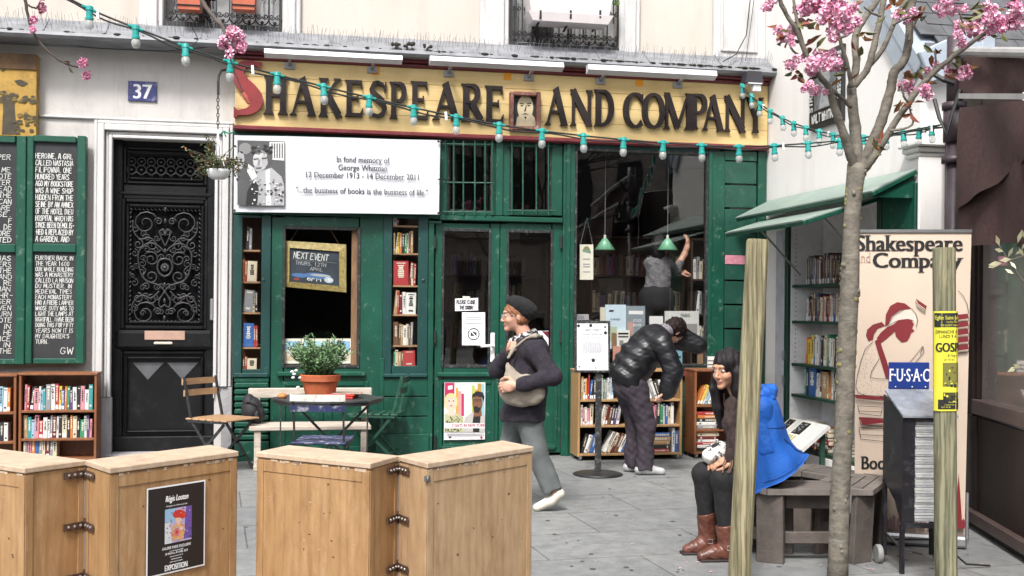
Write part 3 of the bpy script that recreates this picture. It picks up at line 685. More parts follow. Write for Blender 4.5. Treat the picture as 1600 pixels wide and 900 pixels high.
tw = mb.build('transom_window', GREEN, shop)
mb = MB()
for a in (696, 709, 724, 742, 758, 769): mb.tube([F(a, 219, .06), F(a, 336, .06)], .008, 6)
for a in (800, 817, 838, 857): mb.tube([F(a, 221, .04), F(a, 335, .04)], .008, 6)
for py in (225, 285, 331): mb.tube([F(692, py, .055), F(772, py + 1, .055)], .008, 6)
for py in (228, 329): mb.tube([F(793, py, .035), F(868, py, .035)], .008, 6)
mb.build('bar', GREEN, tw)
def pane(parent, px0, py0, px1, py1, out, m=GLASS):
    mb = MB(); a, b, c, d = R(px0, py0, px1, py1, out); mb.quad((a, FY - out, c), (b, FY - out, c), (b, FY - out, d), (a, FY - out, d)); return mb.build('glass', m, parent)
pane(tw, 699, 225, 769, 331, -.03); pane(tw, 796, 227, 863, 331, -.03)
fr = MB()
DK = mat('dark_window_frame', (.014, .016, .016), .5, var=.3, scale=9, dirt=(.25, .25, .24), dirt_amt=.55, dscale=26, bump=.2)
frame_rect(fr, 441, 354, 563, 575, 445.5, 359, 558, 570, .012, -.02); fr.mark(); frame_rect(fr, 698, 224, 770, 332, 702, 229, 766, 328, -.012, -.025); fr.mark(); frame_rect(fr, 795, 226, 864, 332, 800, 231, 859, 328, -.012, -.025)
fr.build('window_frame', DK, shop)
pane(shop, 444, 357, 560, 572, -.01, GLASS2); pane(shop, 377, 339, 409, 578, .002, GLASS2); pane(shop, 611, 338, 654, 573, .002, GLASS2)
for (a, b, g0, g1, gy0, gy1) in ((679, 779.5, 692, 765, 359, 573), (780.5, 878, 793, 862, 361, 574)):
    mb = MB()
    frame_rect(mb, a, 349, b, 713, g0, gy0, g1, gy1, -.01, -.06, z0=.03)
    rect(mb, a + 4, 582, b - 4, 589, .03, -.009, .01)
    frame_rect(mb, a + 7, 594, b - 7, 700, a + 12, 600, b - 12, 694, .004, -.009)
    rect(mb, a + 10, 697, b - 10, 703, .02, .005, .006)
    lf = mb.build('shop_door', GREEN, shop)
    fm = MB(); frame_rect(fm, g0 - 2, gy0 - 2, g1 + 2, gy1 + 2, g0 + 2, gy0 + 3, g1 - 2, gy1 - 3, -.004, -.02); fm.build('glazing_frame', DK, lf)
    pane(lf, g0, gy0, g1, gy1, -.03)
    hg = MB(); hx = a + 1 if a < 700 else b - 1
    for py in (378, 526, 690): hg.tube([F(hx, py - 10, .015), F(hx, py + 10, .015)], .013, 7)
    hg.build('hinge', INK, lf)
    if a < 700:
        hd = MB(); p = F(769.5, 540, .0); hd.box((p.x - .022, FY - .016, rz(769, 566)), (p.x + .022, FY + .006, rz(769, 520)), 0, .006)
        hd.tube([p + Vector((0, -.02, 0)), p + Vector((0, -.06, 0)), p + Vector((-.03, -.065, 0)), p + Vector((-.13, -.065, -.005))], .014, 8); hd.build('door_handle', flat('white_enamel', (.72, .72, .72), .3), lf)
mb = MB()
frame_rect(mb, 893, 228, 1124, 578, 899, 237, 1106, 571, .02, -.07)
dsp = mb.build('display_window', GREEN2, shop)
fm = MB(); frame_rect(fm, 897.5, 234, 1108, 573, 901.5, 239, 1103, 569, .026, -.03); fm.build('window_frame', DK, dsp)
pane(dsp, 898, 235, 1107, 572, -.015)
mb = MB(); rect(mb, 895, 580, 1124, 589, .075, .0, .012); mb.build('red_sill', mat('faded_red_paint', (.20, .03, .04), .5, dirt=(.3, .15, .14), dirt_amt=.5, dscale=12), dsp)
mb = MB()
for i in range(4): rect(mb, 897, 591 + i * 31, 1124, 621 + i * 31, .03, -.06, .006, z0=0 if i == 3 else None)
mb.build('stall_riser', GREEN3, shop)
mb = MB()
frame_rect(mb, 1110, 236, 1196, 712, 1131, 251, 1183, 705, .03, -.07, z0=0)
rect(mb, 1106.5, 236, 1112, 712, .05, -.07, z0=0)
mb.build('right_panel', GREEN, shop)
mb = MB(); y = 252
for i in range(12): rect(mb, 1132, y, 1182, y + 35, .015 - .003 * (i % 2), -.03, .004); y += 37.6
mb.build('panel_boards', GREEN3, shop)
mb = MB(); rect(mb, 1133, 399, 1170, 413, .022, .016, .002); mb.build('name_strip', mat('pink_strip', (.45, .17, .22), .6, dirt=(.6, .45, .45), dirt_amt=.8, dscale=25), shop)
SIGNY = mat('aged_yellow_board', (.59, .425, .175), .65, var=.16, scale=1.6, stretch=(.35, 1, 5), bump=.2, bscale=14, dirt=(.36, .24, .10), dirt_amt=.65, dscale=4, dstretch=(.5, 1, 3), stain=(.40, .26, .09), stain_amt=.5, sscale=1.5, sstretch=(1.5, 1, .6), col2=(.65, .485, .225))
ZF0 = F(780, 215, .06).z; ZF1 = F(780, 113, .06).z; ZC1 = F(780, 93, .10).z
x0, x1 = SXL + .005, SXR
fas = thing('shop_sign', 'long yellow fascia board with carved dark serif shop name', 'sign', (2.2, FY - .05, ZF0), kind='thing')
mb = MB(); h = (ZF1 - ZF0 - .02) / 4
for i in range(4): mb.box((x0, FY - .06, ZF0 + .02 + i * h + .001), (x1, FY + .08, ZF0 + .02 + (i + 1) * h - .001), 0, .003)
mb.build('board', SIGNY, fas)
mb = MB(); mb.box((x0 - .01, FY - .10, ZF0 - .03), (x1 + .01, FY + .08, ZF0 + .02), 0, .015); mb.build('bead', BURG, fas)
mb = MB()
for i, (o, a, b) in enumerate(((.085, 0, .35), (.13, .35, .7), (.18, .7, 1))): mb.box((x0 - .01, FY - o, ZF1 + (ZC1 - ZF1) * a), (x1 + .01, FY + .08, ZF1 + (ZC1 - ZF1) * b - .001), 0, .01)
mb.box((x0 - .01, FY - .09, ZC1), (x1 + .01, FY + .08, ZL - .02))
mb.build('cornice', BURG, fas)
DARK = mat('carved_letter_brown', (.014, .009, .009), .55, var=.35, scale=10, bump=.2, dirt=(.06, .04, .03), dirt_amt=.4, dscale=12, spec=.3)
REDL = mat('carved_letter_red', (.20, .014, .017), .6, var=.2, scale=8, dirt=(.2, .03, .03), dirt_amt=.5, dscale=9)
def strokes(ch):
    """pieces of a carved roman capital in a 1 x 1 cell: (polygon list)"""
    P = []
    def stem(x, w, y0=0, y1=1, s0=.09, s1=.09, f=.05):
        c = [(x - s0, y0), (x + w + s0, y0), (x + w + s0 * .35, y0 + f), (x + w, y0 + f * 2.2), (x + w, y1 - f * 2.2), (x + w + s1 * .35, y1 - f), (x + w + s1, y1), (x - s1, y1), (x - s1 * .35, y1 - f), (x, y1 - f * 2.2), (x, y0 + f * 2.2), (x - s0 * .35, y0 + f)]
        P.append(c)
    def seg(a, b, w0, w1=None):
        w1 = w1 or w0; ax, ay = a; bx, by = b; L = sqrt((bx - ax) ** 2 + (by - ay) ** 2); nx, ny = -(by - ay) / L / 2, (bx - ax) / L / 2
        P.append([(ax + nx * w0, ay + ny * w0), (ax - nx * w0, ay - ny * w0), (bx - nx * w1, by - ny * w1), (bx + nx * w1, by + ny * w1)])
    def band(pts, ws):
        L, Rr = [], []
        for i, (x, y) in enumerate(pts):
            a = pts[max(i - 1, 0)]; b = pts[min(i + 1, len(pts) - 1)]; dx, dy = b[0] - a[0], b[1] - a[1]; d = sqrt(dx * dx + dy * dy) or 1
            L.append((x - dy / d * ws[i] / 2, y + dx / d * ws[i] / 2)); Rr.append((x + dy / d * ws[i] / 2, y - dx / d * ws[i] / 2))
        for i in range(len(pts) - 1): P.append([L[i], Rr[i], Rr[i + 1], L[i + 1]])
    def el(cx, cy, a, b, t0, t1, thick, thin, n=14):
        ts = [t0 + (t1 - t0) * i / n for i in range(n + 1)]
        band([(cx + a * cos(t), cy + b * sin(t)) for t in ts], [thin + (thick - thin) * abs(cos(t)) ** 1.4 for t in ts])
    st = .25
    if ch == 'H': stem(.1, st); stem(.68, st); seg((.2, .5), (.75, .5), .085)
    elif ch == 'A':
        seg((.5, 1.0), (.12, .03), .10, .09); seg((.47, 1.02), (.88, .02), .25, .25); seg((.25, .36), (.75, .36), .075); P.append([(-.02, 0), (.27, 0), (.2, .06), (.05, .06)]); P.append([(.68, 0), (1.06, 0), (.99, .06), (.75, .06)])
    elif ch == 'K': stem(.1, st); seg((.26, .46), (.82, .97), .10); seg((.40, .58), (.90, .03), .25); P.append([(.66, 1), (.98, 1), (.9, .94), (.72, .94)]); P.append([(.72, 0), (1.05, 0), (1.0, .06), (.78, .06)])
    elif ch == 'E':
        stem(.1, st); seg((.2, .95), (.84, .95), .1); seg((.2, .05), (.88, .05), .1); seg((.2, .52), (.66, .52), .075)
        P.append([(.74, .9), (.84, .9), (.85, .78), (.81, .78)]); P.append([(.76, .1), (.88, .1), (.91, .24), (.87, .24)]); P.append([(.62, .42), (.67, .42), (.67, .62), (.62, .62)])
    elif ch == 'S':
        pts = [(.80, .80), (.72, .90), (.52, .955), (.32, .91), (.23, .77), (.30, .63), (.50, .52), (.70, .42), (.80, .27), (.72, .11), (.50, .045), (.28, .09), (.17, .21)]
        band(pts, [.06, .09, .10, .16, .20, .24, .26, .24, .20, .16, .10, .09, .06]); P.append([(.77, .72), (.86, .72), (.86, 1), (.81, .96)]); P.append([(.12, 0), (.17, .04), (.22, .28), (.12, .28)])
    elif ch == 'P': stem(.1, st); el(.42, .72, .32, .245, -pi / 2, pi / 2, .25, .075); seg((.2, .965), (.43, .965), .075); seg((.2, .475), (.43, .475), .075)
    elif ch == 'R': stem(.1, st); el(.42, .74, .30, .225, -pi / 2, pi / 2, .24, .075); seg((.2, .965), (.43, .965), .075); seg((.2, .515), (.43, .515), .075); seg((.45, .5), (.88, .03), .24); P.append([(.74, 0), (1.04, 0), (1.0, .05), (.78, .06)])
    elif ch == 'N': stem(.12, .11); stem(.82, .12); seg((.14, .97), (.88, .05), .25)
    elif ch == 'D': stem(.1, st); el(.40, .5, .44, .455, -pi / 2, pi / 2, .26, .08, 18); seg((.2, .955), (.41, .955), .08); seg((.2, .045), (.41, .045), .08)
    elif ch == 'C': el(.56, .5, .44, .455, pi * .26, pi * 1.74, .26, .08, 20); P.append([(.82, .70), (.90, .70), (.91, .97), (.86, .95)])
    elif ch == 'O': el(.5, .5, .43, .455, 0, 2 * pi, .26, .08, 28)
    elif ch == 'M': stem(.10, .09, s1=.05); stem(.88, .2, s1=.05); seg((.14, .97), (.55, .04), .2); seg((.94, .97), (.55, .04), .09)
    elif ch == 'Y': seg((.08, .97), (.5, .45), .18); seg((.92, .97), (.5, .45), .09); stem(.41, st, 0, .5, .09, 0, .05); P.append([(-.06, 1), (.28, 1), (.22, .95), (0, .95)]); P.append([(.76, 1), (1.06, 1), (1.0, .95), (.82, .95)])
    return P
LET = [('H', 411, 450, 119, 178), ('A', 453, 493, 122, 180), ('K', 497, 534, 122, 182), ('E', 538, 571, 125, 182), ('S', 572, 609, 126, 184), ('P', 608, 640, 128, 185), ('E', 641, 673, 127, 186), ('A', 676, 718, 130, 187), ('R', 720, 757, 131, 190), ('E', 757, 791, 134, 192),
       ('A', 852, 887, 138, 195), ('N', 890, 926, 140, 196), ('D', 928, 961, 140, 197), ('C', 974, 1008, 144, 200), ('O', 1005, 1038, 145, 201), ('M', 1036, 1079, 145, 202), ('P', 1078, 1110, 147, 202), ('A', 1098, 1131, 150, 204), ('N', 1131, 1166, 150, 206), ('Y', 1168, 1193, 152, 207)]
for ch, a, b, t, q in LET:
    mb = MB(); x_0, x_1, z_0, z_1 = R(a, t, b, q, .10); i = 0
    for pl in strokes(ch):
        mb.prism([(x_0 + (x_1 - x_0) * (.01 + .98 * px), z_0 + (z_1 - z_0) * py) for px, py in pl], .037, (0, FY - .10 - .0006 * i, 0), EX, EZ); i += 1
    smooth = mb.build('letter', DARK, fas)
def catmull(pts, n=8):
    out = []
    for i in range(len(pts) - 1):
        p0, p1, p2, p3 = [np.array(pts[max(0, min(len(pts) - 1, k))], float) for k in (i - 1, i, i + 1, i + 2)]
        for k in range(n):
            t = k / n; out.append(.5 * (2 * p1 + (p2 - p0) * t + (2 * p0 - 5 * p1 + 4 * p2 - p3) * t * t + (3 * p1 - p0 - 3 * p2 + p3) * t ** 3))
    out.append(np.array(pts[-1], float)); return out
mb = MB()
cen = [(403, 100, 5), (390, 98, 9), (377, 104, 15), (372, 116, 19), (379, 129, 21), (391, 141, 22), (400, 153, 21), (399, 165, 17), (389, 173, 12), (377, 175, 9), (366, 177, 7)]
pts = catmull(cen, 6)
Ls, Rs = [], []
for i, p in enumerate(pts):
    a, b = pts[max(i - 1, 0)], pts[min(i + 1, len(pts) - 1)]; d = b[:2] - a[:2]; d /= np.linalg.norm(d); nx = np.array([-d[1], d[0]]) * p[2] / 2
    Ls.append(p[:2] + nx); Rs.append(p[:2] - nx)
fp = lambda q: (F(q[0], q[1], .11).x, F(q[0], q[1], .11).z)
for i in range(len(pts) - 1): mb.prism([fp(Ls[i]), fp(Ls[i + 1]), fp(Rs[i + 1]), fp(Rs[i])], .05, (0, FY - .11 - .0004 * (i % 3), 0), EX, EZ)
mb.prism([fp(q) for q in ((396, 96), (409, 97), (406, 108), (402, 104))], .05, (0, FY - .112, 0), EX, EZ); mb.prism([fp(q) for q in ((365, 166), (372, 172), (371, 182), (365, 183))], .05, (0, FY - .112, 0), EX, EZ)
mb.build('letter', REDL, fas)
prt = thing('framed_portrait', 'small framed portrait of a bearded man in a white collar between the sign words', 'portrait', F(821, 200, .12))
mb = MB(); frame_rect(mb, 797, 143, 845, 203, 803, 149, 839, 197, .13, .062, .006); mb.build('frame', mat('worn_red_frame', (.17, .06, .045), .6, dirt=(.5, .45, .38), dirt_amt=.8, dscale=14), prt)
mb = MB(); rect(mb, 802.5, 148.5, 839.5, 197.5, .07, .062, 0); mb.build('backing', INK, prt)
mb = MB(); pq = lambda px, py: (F(px, py, .08).x, F(px, py, .08).z); fo = lambda off: (0, FY - .071 - off, 0)
def pel(cx, cy, a, b, n=18, t0=0, t1=2 * pi): return [pq(cx + a * cos(t0 + (t1 - t0) * i / n), cy + b * sin(t0 + (t1 - t0) * i / n)) for i in range(n)]
poly(mb, [pq(*q) for q in ((806, 197), (808, 184), (815, 176), (830, 176), (836, 184), (838, 197))], fo(0), EX, EZ, 1); poly(mb, pel(821, 168, 12.5, 20), fo(.002), EX, EZ, 0)
for s in (-1, 1): poly(mb, pel(821 + s * 5.5, 165, 2.4, 1.1, 10), fo(.004), EX, EZ, 2); poly(mb, [pq(821 + s * 2, 161.5), pq(821 + s * 9, 160.5), pq(821 + s * 9, 162), pq(821 + s * 2, 163)], fo(.004), EX, EZ, 2)
poly(mb, [pq(*q) for q in ((822, 164), (823.2, 164), (821.5, 174), (819, 174))], fo(.004), EX, EZ, 2); poly(mb, [pq(*q) for q in ((815, 179), (821, 176.5), (827, 179), (821, 178.5))], fo(.004), EX, EZ, 2); poly(mb, [pq(*q) for q in ((819, 182), (823, 182), (821, 187))], fo(.004), EX, EZ, 2)
poly(mb, [pq(*q) for q in ((806, 197), (814, 189), (821, 193), (829, 189), (838, 197))], fo(.003), EX, EZ, 0)
mb.build('picture', [flat('portrait_cream', (.55, .46, .30), .7), flat('portrait_ivory', (.48, .41, .29), .7), INK], prt)
mb = MB()
for a, t in ((587, 103), (793, 111), (999, 121)): rect(mb, a - 6, t, a + 6, t + 14, .063, .0605, 0)
mb.build('orange_patch', flat('orange_tape', (.62, .25, .01), .7), fas)
LAMPW = mat('strip_lamp_housing', (.62, .62, .66), .35, var=.05, dirt=(.35, .33, .3), dirt_amt=.4, dscale=5)
for i, (a, b, t0, t1, h, lab) in enumerate(((413, 628, 79, 87, 11, 'long white strip lamp above the word with the red initial'), (671, 879, 90, 98, 12, 'long white strip lamp over the framed portrait, middle of the three'), (917, 1117, 102, 112, 13, 'long white strip lamp nearest the black floodlight'))):
    P = [F(a, t0, .42), F(b, t1, .42)]; z = (P[0].z + P[1].z) / 2
    L = thing('strip_lamp', lab, 'sign lamp', ((P[0].x + P[1].x) / 2, FY - .42, z - h / 157), group='strip lamps over the shop sign')
    mb = MB(); xa, xb = P[0].x, P[1].x; hh = h / 157
    mb.prism([(-.07, hh * .35), (0, 0), (.03, 0), (.03, hh), (-.05, hh)][::-1], xb - xa, (xb, FY - .42, z - hh), (0, 1, 0), (0, 0, 1)); mb.build('housing', LAMPW, L)
    mb = MB()
    for t in (.18, .8): x = xa + (xb - xa) * t; mb.bar((x, FY - .40, z - hh * .2), (x, FY - .06, ZF1 - .03), .03, .02); mb.box((x - .05, FY - .075, ZF1 - .07), (x + .05, FY - .0605, ZF1 - .01))
    mb.build('bracket', GREY, L)
p = F(1176, 124, .3); fl = thing('floodlight', 'black floodlight at the right end of the yellow sign', 'floodlight', p)
mb = MB(); mb.prism([(-.10, -.045), (.10, -.045), (.075, .075), (-.07, .075)], .14, (p.x, p.y - .05, p.z), EX, EZ); mb.build('body', mat('black_lamp_metal', (.03, .028, .035), .5), fl)
mb = MB(); mb.box((p.x - .07, p.y - .06, p.z - .055), (p.x + .08, p.y + .08, p.z - .0455)); mb.box((p.x - .01, p.y - .04, p.z - .13), (p.x + .08, p.y + .03, p.z - .056), 0, .01); mb.build('lamp_glass', flat('lamp_white', (.65, .65, .67), .3), fl)
mb = MB(); mb.bar((p.x + .05, p.y + .08, p.z + .02), (p.x + .05, FY - .05, p.z + .02), .03, .03); mb.build('bracket', INK, fl)
ban = thing('memorial_banner', 'white memorial banner with black and white photograph hung over the left shopfront', 'banner', F(526, 333, .12), kind='thing')
B = [F(365, 331, .13), F(686, 335, .13), F(688, 219, .13), F(366, 211, .13)]; B = [Vector((v.x, FY - .13, v.z)) for v in B]
mb = MB(); n = 24; vs = []
for j in range(9):
    for i in range(n + 1):
        u, v = i / n, j / 8; q = B[0].lerp(B[1], u).lerp(B[3].lerp(B[2], u), v); q.y += .010 * sin(u * 7 + v * 2) + .004 * sin(u * 19); vs.append(q)
mb.add(vs, [(j * (n + 1) + i, j * (n + 1) + i + 1, (j + 1) * (n + 1) + i + 1, (j + 1) * (n + 1) + i) for j in range(8) for i in range(n)])
mb.build('sheet', flat('white_banner_vinyl', (.56, .56, .60), .6, var=.05, scale=2, dirt=(.44, .44, .50), dirt_amt=.5), ban, smooth=True)
up = (B[3] - B[0]).normalized(); rt = (B[1] - B[0]).normalized(); rt = (rt + EX).normalized()
mb = MB(); sag = lambda px: .029 * (px - 365) / 320
for t, py, s in (('In fond memory of', 254, 8.4), ('George Whitman', 266.5, 8.4), ('12 December 1913 - 14 December 2011', 279, 8.4), ('"...the business of books is the business of life."', 303, 8.4)):
    text(mb, t, F(567, py, .148), rt, EZ, s / 158, serif=True, sx=.85, bold=.009)
mb.build('lettering', INK, ban)
ph = MB(); pg = lambda px, py, off=0: F(px, py, .148 + off)
def pp(pts, mi, off): ph.add([pg(x, y, off) for x, y in pts][::-1], [tuple(range(len(pts)))], mi)
def pe(cx, cy, a, b, mi, off, n=14, t0=0, t1=2 * pi): pp([(cx + a * cos(t0 + (t1 - t0) * i / n), cy + b * sin(t0 + (t1 - t0) * i / n)) for i in range(n)], mi, off)
pp([(371, 219), (445, 221), (445, 322), (371, 320)], 1, 0)
pp([(421, 222), (444, 222), (444, 251), (421, 249)], 4, .001)
for k in range(5): pp([(424 + k * 4, 224), (426 + k * 4, 224), (426 + k * 4, 247), (424 + k * 4, 247)], 1, .0016)
pe(383, 232, 10, 9, 2, .001); pe(376, 250, 6, 14, 3, .001)
pp([(392, 283), (404, 268), (424, 262), (440, 276), (444, 290), (444, 321), (388, 321)], 3, .002); pp([(386, 300), (396, 280), (404, 290), (402, 321), (384, 321)], 0, .0025)
pe(407, 250, 12, 16, 5, .003); pe(410, 238, 15, 8, 1, .0028); pe(421, 246, 4.5, 9, 1, .0032); pe(413, 252, 5, 10, 3, .0034, 12); pe(404, 263, 7, 5.5, 3, .0036); pe(403, 242, 6, 2.2, 4, .0036); pp([(396, 248), (404, 247), (404, 249), (396, 250)], 0, .004); pp([(409, 247), (417, 246), (417, 248), (409, 249)], 0, .004); pp([(404, 249), (407, 249), (406, 258), (402, 258)], 2, .004); pp([(399, 262), (409, 261), (408, 264), (400, 264)], 1, .004)
pp([(388, 256), (396, 262), (402, 276), (394, 282), (386, 268)], 4, .0045); pp([(415, 268), (421, 263), (424, 321), (416, 321)], 4, .003)
rr = random.Random(4)
for k in range(70): pe(rr.uniform(392, 442), rr.uniform(280, 320), rr.uniform(.6, 2.6), rr.uniform(.6, 2), rr.choice((0, 0, 1, 2, 4, 5)), .005 + .0001 * k, 7)
for k in range(46): pe(rr.uniform(393, 425), rr.uniform(227, 240), rr.uniform(1.5, 3), rr.uniform(1.2, 2.4), rr.choice((0, 0, 1, 2)), .006 + .0001 * k, 7)
ph.build('photograph', [flat('photo_black', (.015, .015, .016), .5), flat('photo_charcoal', (.07, .07, .072), .5), flat('photo_mid', (.2, .2, .2), .5), flat('photo_grey', (.33, .33, .34), .5), flat('photo_pale', (.58, .58, .58), .5), flat('photo_skin_grey', (.46, .46, .46), .5)], ban)
mb = MB()
for px, py in ((366.5, 329), (685, 221), (685, 333)): mb.lathe(F(px, py, .152), [(.012, 0), (.012, .004)], 8, axis=Matrix.Rotation(radians(90), 3, 'X'))
for py in (221, 280, 333): mb.tube([F(684, py, .15), F(690, py + 1, .14), F(697, py, .07)], .006, 5)
mb.build('tie', INK, ban)
# left end of the wall
SLATEB = mat('chalkboard_slate', (.020, .021, .024), .75, var=.3, scale=4, bump=.05, dirt=(.06, .06, .065), dirt_amt=.5, dscale=3)
CHALK = flat('chalk_white', (.52, .52, .50), .9, var=.2, scale=30)
LA = ['HEROINE, A GIRL', 'CALLED NASTASIA', 'FILIPOVNA. ONE', 'HUNDRED YEARS', 'AGO MY BOOKSTORE', 'WAS A WINE SHOP', 'HIDDEN FROM THE', 'SEINE BY AN ANNEX', 'OF THE HOTEL DIEU', 'HOSPITAL WHICH HAS', 'SINCE BEEN DEMOLIS-', '-HED & REPLACED BY', 'A GARDEN. AND']
LB = ['FURTHER BACK IN', 'THE YEAR 1600', 'OUR WHOLE BUILDING', 'WAS A MONASTERY', 'CALLED LA MAISON', 'DU MUSTIER. IN', 'MEDIEVAL TIMES', 'EACH MONASTERY', 'HAD A FRERE LAMPIER', 'WHOSE DUTY WAS TO', 'LIGHT THE LAMPS AT', 'NIGHTFALL. I HAVE BEEN', 'DOING THIS FOR FIFTY', 'YEARS NOW IT IS', "MY DAUGHTER'S", 'TURN.']
LC = ['SPAPER', '', 'LL ME', 'OTE', 'QUARTER', 'EAD', 'THE', 'CAN', 'US ARE', 'DISE.', 'F', 'DE', 'RYMORE', 'ATED']
LD = ['E HAS', 'TERS', 'THE', 'AND', 'RE', 'E THAN', 'OCHR-', 'RANGER', 'EVEN', 'URN', 'OTE', "LE IN", 'HE', 'SINCE', "E'S IN", 'THE']
def chalkboard(a, b, x0, x1, t, q, mid, lines1, lines2, lab):
    o = .10; th = thing('chalkboard_shutter', lab, 'chalkboard', F((a + b) / 2, q, .0), group='green shutters with chalkboard panels')
    mb = MB(); OX = -.1 + o
    frame_rect(mb, a, t, b, q, x0, t + 10, x1, q - 9, .06, -.04, .008); rect(mb, x0 + .1, mid - 6, x1 - .1, mid + 7, .055, -.035, .006)
    mb.build('frame', GREEN, th)
    mb = MB(); rect(mb, x0 - 2, t + 8, x1 + 2, q - 7, .03, -.02, 0); mb.build('slate', SLATEB, th)
    mb = MB()
    for lines, y0, y1 in ((lines1, 247, 377), (lines2, 406, 537 if lines1 is LA else 552)):
        dy = (y1 - y0) / (len(lines) - 1)
        for i, s in enumerate(lines):
            if not s: continue
            py = y0 + dy * i; p = F(x0 + 2 if lines1 is LA else a + 1, py, .034); p2 = F(x1 - 2, py, .034)
            wid = p2.x - p.x
            if lines1 is not LA: wid = len(s) * .042; p.x = F(x1 - 3, py, .034).x - wid
            else: wid *= min(1, len(s) / 14.5)
            hand(mb, s, p + EX * (.014 if lines1 is LA else 0), EX, EZ, dy * .74 / 168, wid * .93, wt=.125)
    if lines1 is LA: hand(mb, 'GW', F(94, 553, .034), EX, EZ, .06, .12, wt=.1)
    mb.build('chalk_writing', CHALK, th)
chalkboard(40.5, 133, 51, 119, 212, 569, 387, LA, LB, 'green shutter with two columns of chalk capitals beginning with the word heroine')
chalkboard(-62, 39.5, -48, 24, 212, 570, 387, LC, LD, 'green chalk lettered shutter cut by the left edge of the photo')
pnl = thing('painted_panel', 'old yellow painted panel of a dark tree above the chalkboard shutters', 'painting', F(20, 211, .0), kind='thing')
mb = MB(); rect(mb, -60, 82, 57, 212, .03, -.09, .004); mb.build('board', mat('ochre_painted_board', (.36, .215, .04), .7, var=.35, stain=(.16, .09, .02), stain_amt=.7, sscale=3, scale=4, bump=.2, dirt=(.12, .07, .02), dirt_amt=.8, dscale=5), pnl)
mb = MB(); q = lambda px, py, o=.033: F(px, py, o)
def pq2(pts, mi, off): mb.add([q(x, y, .033 + off) for x, y in pts][::-1], [tuple(range(len(pts)))], mi)
pq2([(3, 210), (5, 170), (3, 150), (22, 146), (23, 170), (26, 210)], 0, 0)
for k in range(70):
    cx, cy = (rnd.uniform(-10, 26), rnd.uniform(142, 160)) if k < 26 else ((rnd.uniform(22, 56), rnd.uniform(176, 208)) if k < 54 else (rnd.uniform(20, 56), rnd.uniform(148, 160)))
    n = 7; pq2([(cx + rnd.uniform(2, 6) * cos(6.28 * i / n), cy + rnd.uniform(1.2, 3.4) * sin(6.28 * i / n)) for i in range(n)][::-1], 0 if k % 3 else 1, .001 + .0001 * k)
pq2([(22, 126), (32, 124), (44, 130), (36, 135), (27, 132)], 0, .002); pq2([(0, 110), (8, 108), (6, 112)], 0, .002)
mb.build('painted_tree', [flat('painted_dark_olive', (.045, .035, .018), .7, var=.4, scale=14), flat('painted_olive', (.13, .09, .02), .7, var=.3, scale=14)], pnl)
mb = MB(); rect(mb, -60, 82, 57, 107, .045, .031, .004); mb.build('stained_top_rail', mat('rotten_wood', (.10, .055, .025), .8, var=.5, scale=6, dirt=(.3, .18, .05), dirt_amt=.6), pnl)
num = thing('house_number', 'blue enamel plate with white number 37 above the black door', 'number plate', F(222, 158, -.08))
mb = MB(); rect(mb, 200, 127, 245, 158, -.08, -.1, .003); mb.build('plate', mat('blue_enamel', (.035, .04, .16), .35, var=.2, dirt=(.5, .48, .5), dirt_amt=.6, dscale=16), num)
mb = MB(); text(mb, '37', F(222, 154, -.078), EX, EZ, 22 / 165, serif=True, bold=.03, sx=.9); mb.build('digits', WHITE, num)
hb = thing('hanging_basket', 'white hanging plant pot with trailing shrub on a chain beside the banner', 'hanging plant', at(345, 277, 9.9))
D = 9.9; p = lambda px, py: at(px, py, D)
mb = MB(); mb.tube([at(362, 108, 10.7), at(346, 110, 10.3), at(342, 118, 10), at(341, 128, D), at(341, 148, D)], .012, 7); mb.build('bracket', INK, hb)
mb = MB()
for i in range(9):
    c = p(340.5, 150 + i * 6); vert = i % 2
    mb.tube([c + (RT if vert else FW) * .011 * cos(a) + UPV * .021 * sin(a) for a in [k * pi / 4 for k in range(8)]], .004, 5, closed=True)
mb.build('chain', INK, hb, smooth=True)
mb = MB(); mb.tube([p(340.5, 203), p(337, 240), p(332, 266)], .004, 4); mb.tube([p(340.5, 203), p(345, 240), p(353, 268)], .004, 4); mb.tube([p(341, 203), p(342, 270)], .004, 4); mb.build('cord', WHITE, hb)
c = p(341, 280); mb = MB(); mb.lathe(c, [(.055, 0), (.085, .02), (.098, .062), (.102, .085), (.09, .085), (.085, .07)], 18); mb.build('plant_pot', flat('white_plastic_pot', (.66, .66, .66), .4), hb, smooth=True)
mb = MB(); tie = MB(); tie.tube([p(343, 211), p(350, 205), p(358, 209), p(366, 206)], .007, 5); tie.tube([p(350, 205), p(353, 214)], .006, 5); tie.build('green_tie', flat('green_wire', (.01, .16, .11), .5), hb)
st = MB(); cc = p(341, 268)
for k in range(48):
    a = rnd.uniform(0, 2 * pi); L = rnd.uniform(.1, .29); up = rnd.uniform(-.35, .9); e = cc + Vector((cos(a) * L, sin(a) * L * .8, .02 + up * L * .8));
    if k < 5: e = cc + Vector((rnd.uniform(-.12, -.04), 0, rnd.uniform(.2, .34)))
    m = (cc + e) / 2 + Vector((0, 0, .06)); st.tube([cc, m, e], .003, 4, caps=False)
    for j in range(15):
        t = rnd.uniform(.3, 1.05); b = cc * (1 - t) ** 2 + m * 2 * t * (1 - t) + e * t * t + Vector([rnd.uniform(-.025, .025) for _ in range(3)]); r = rnd.uniform(.010, .021)
        U = Vector([rnd.uniform(-1, 1) for _ in range(3)]).normalized(); V = U.orthogonal().normalized(); mi = 0 if rnd.random() < .62 else (1 if rnd.random() < .75 else 2)
        mb.add([b - U * r, b + V * r * .55, b + U * r, b - V * r * .55], [(0, 1, 2, 3)], mi)
st.build('stem', flat('twig_brown', (.07, .05, .03), .8), hb)
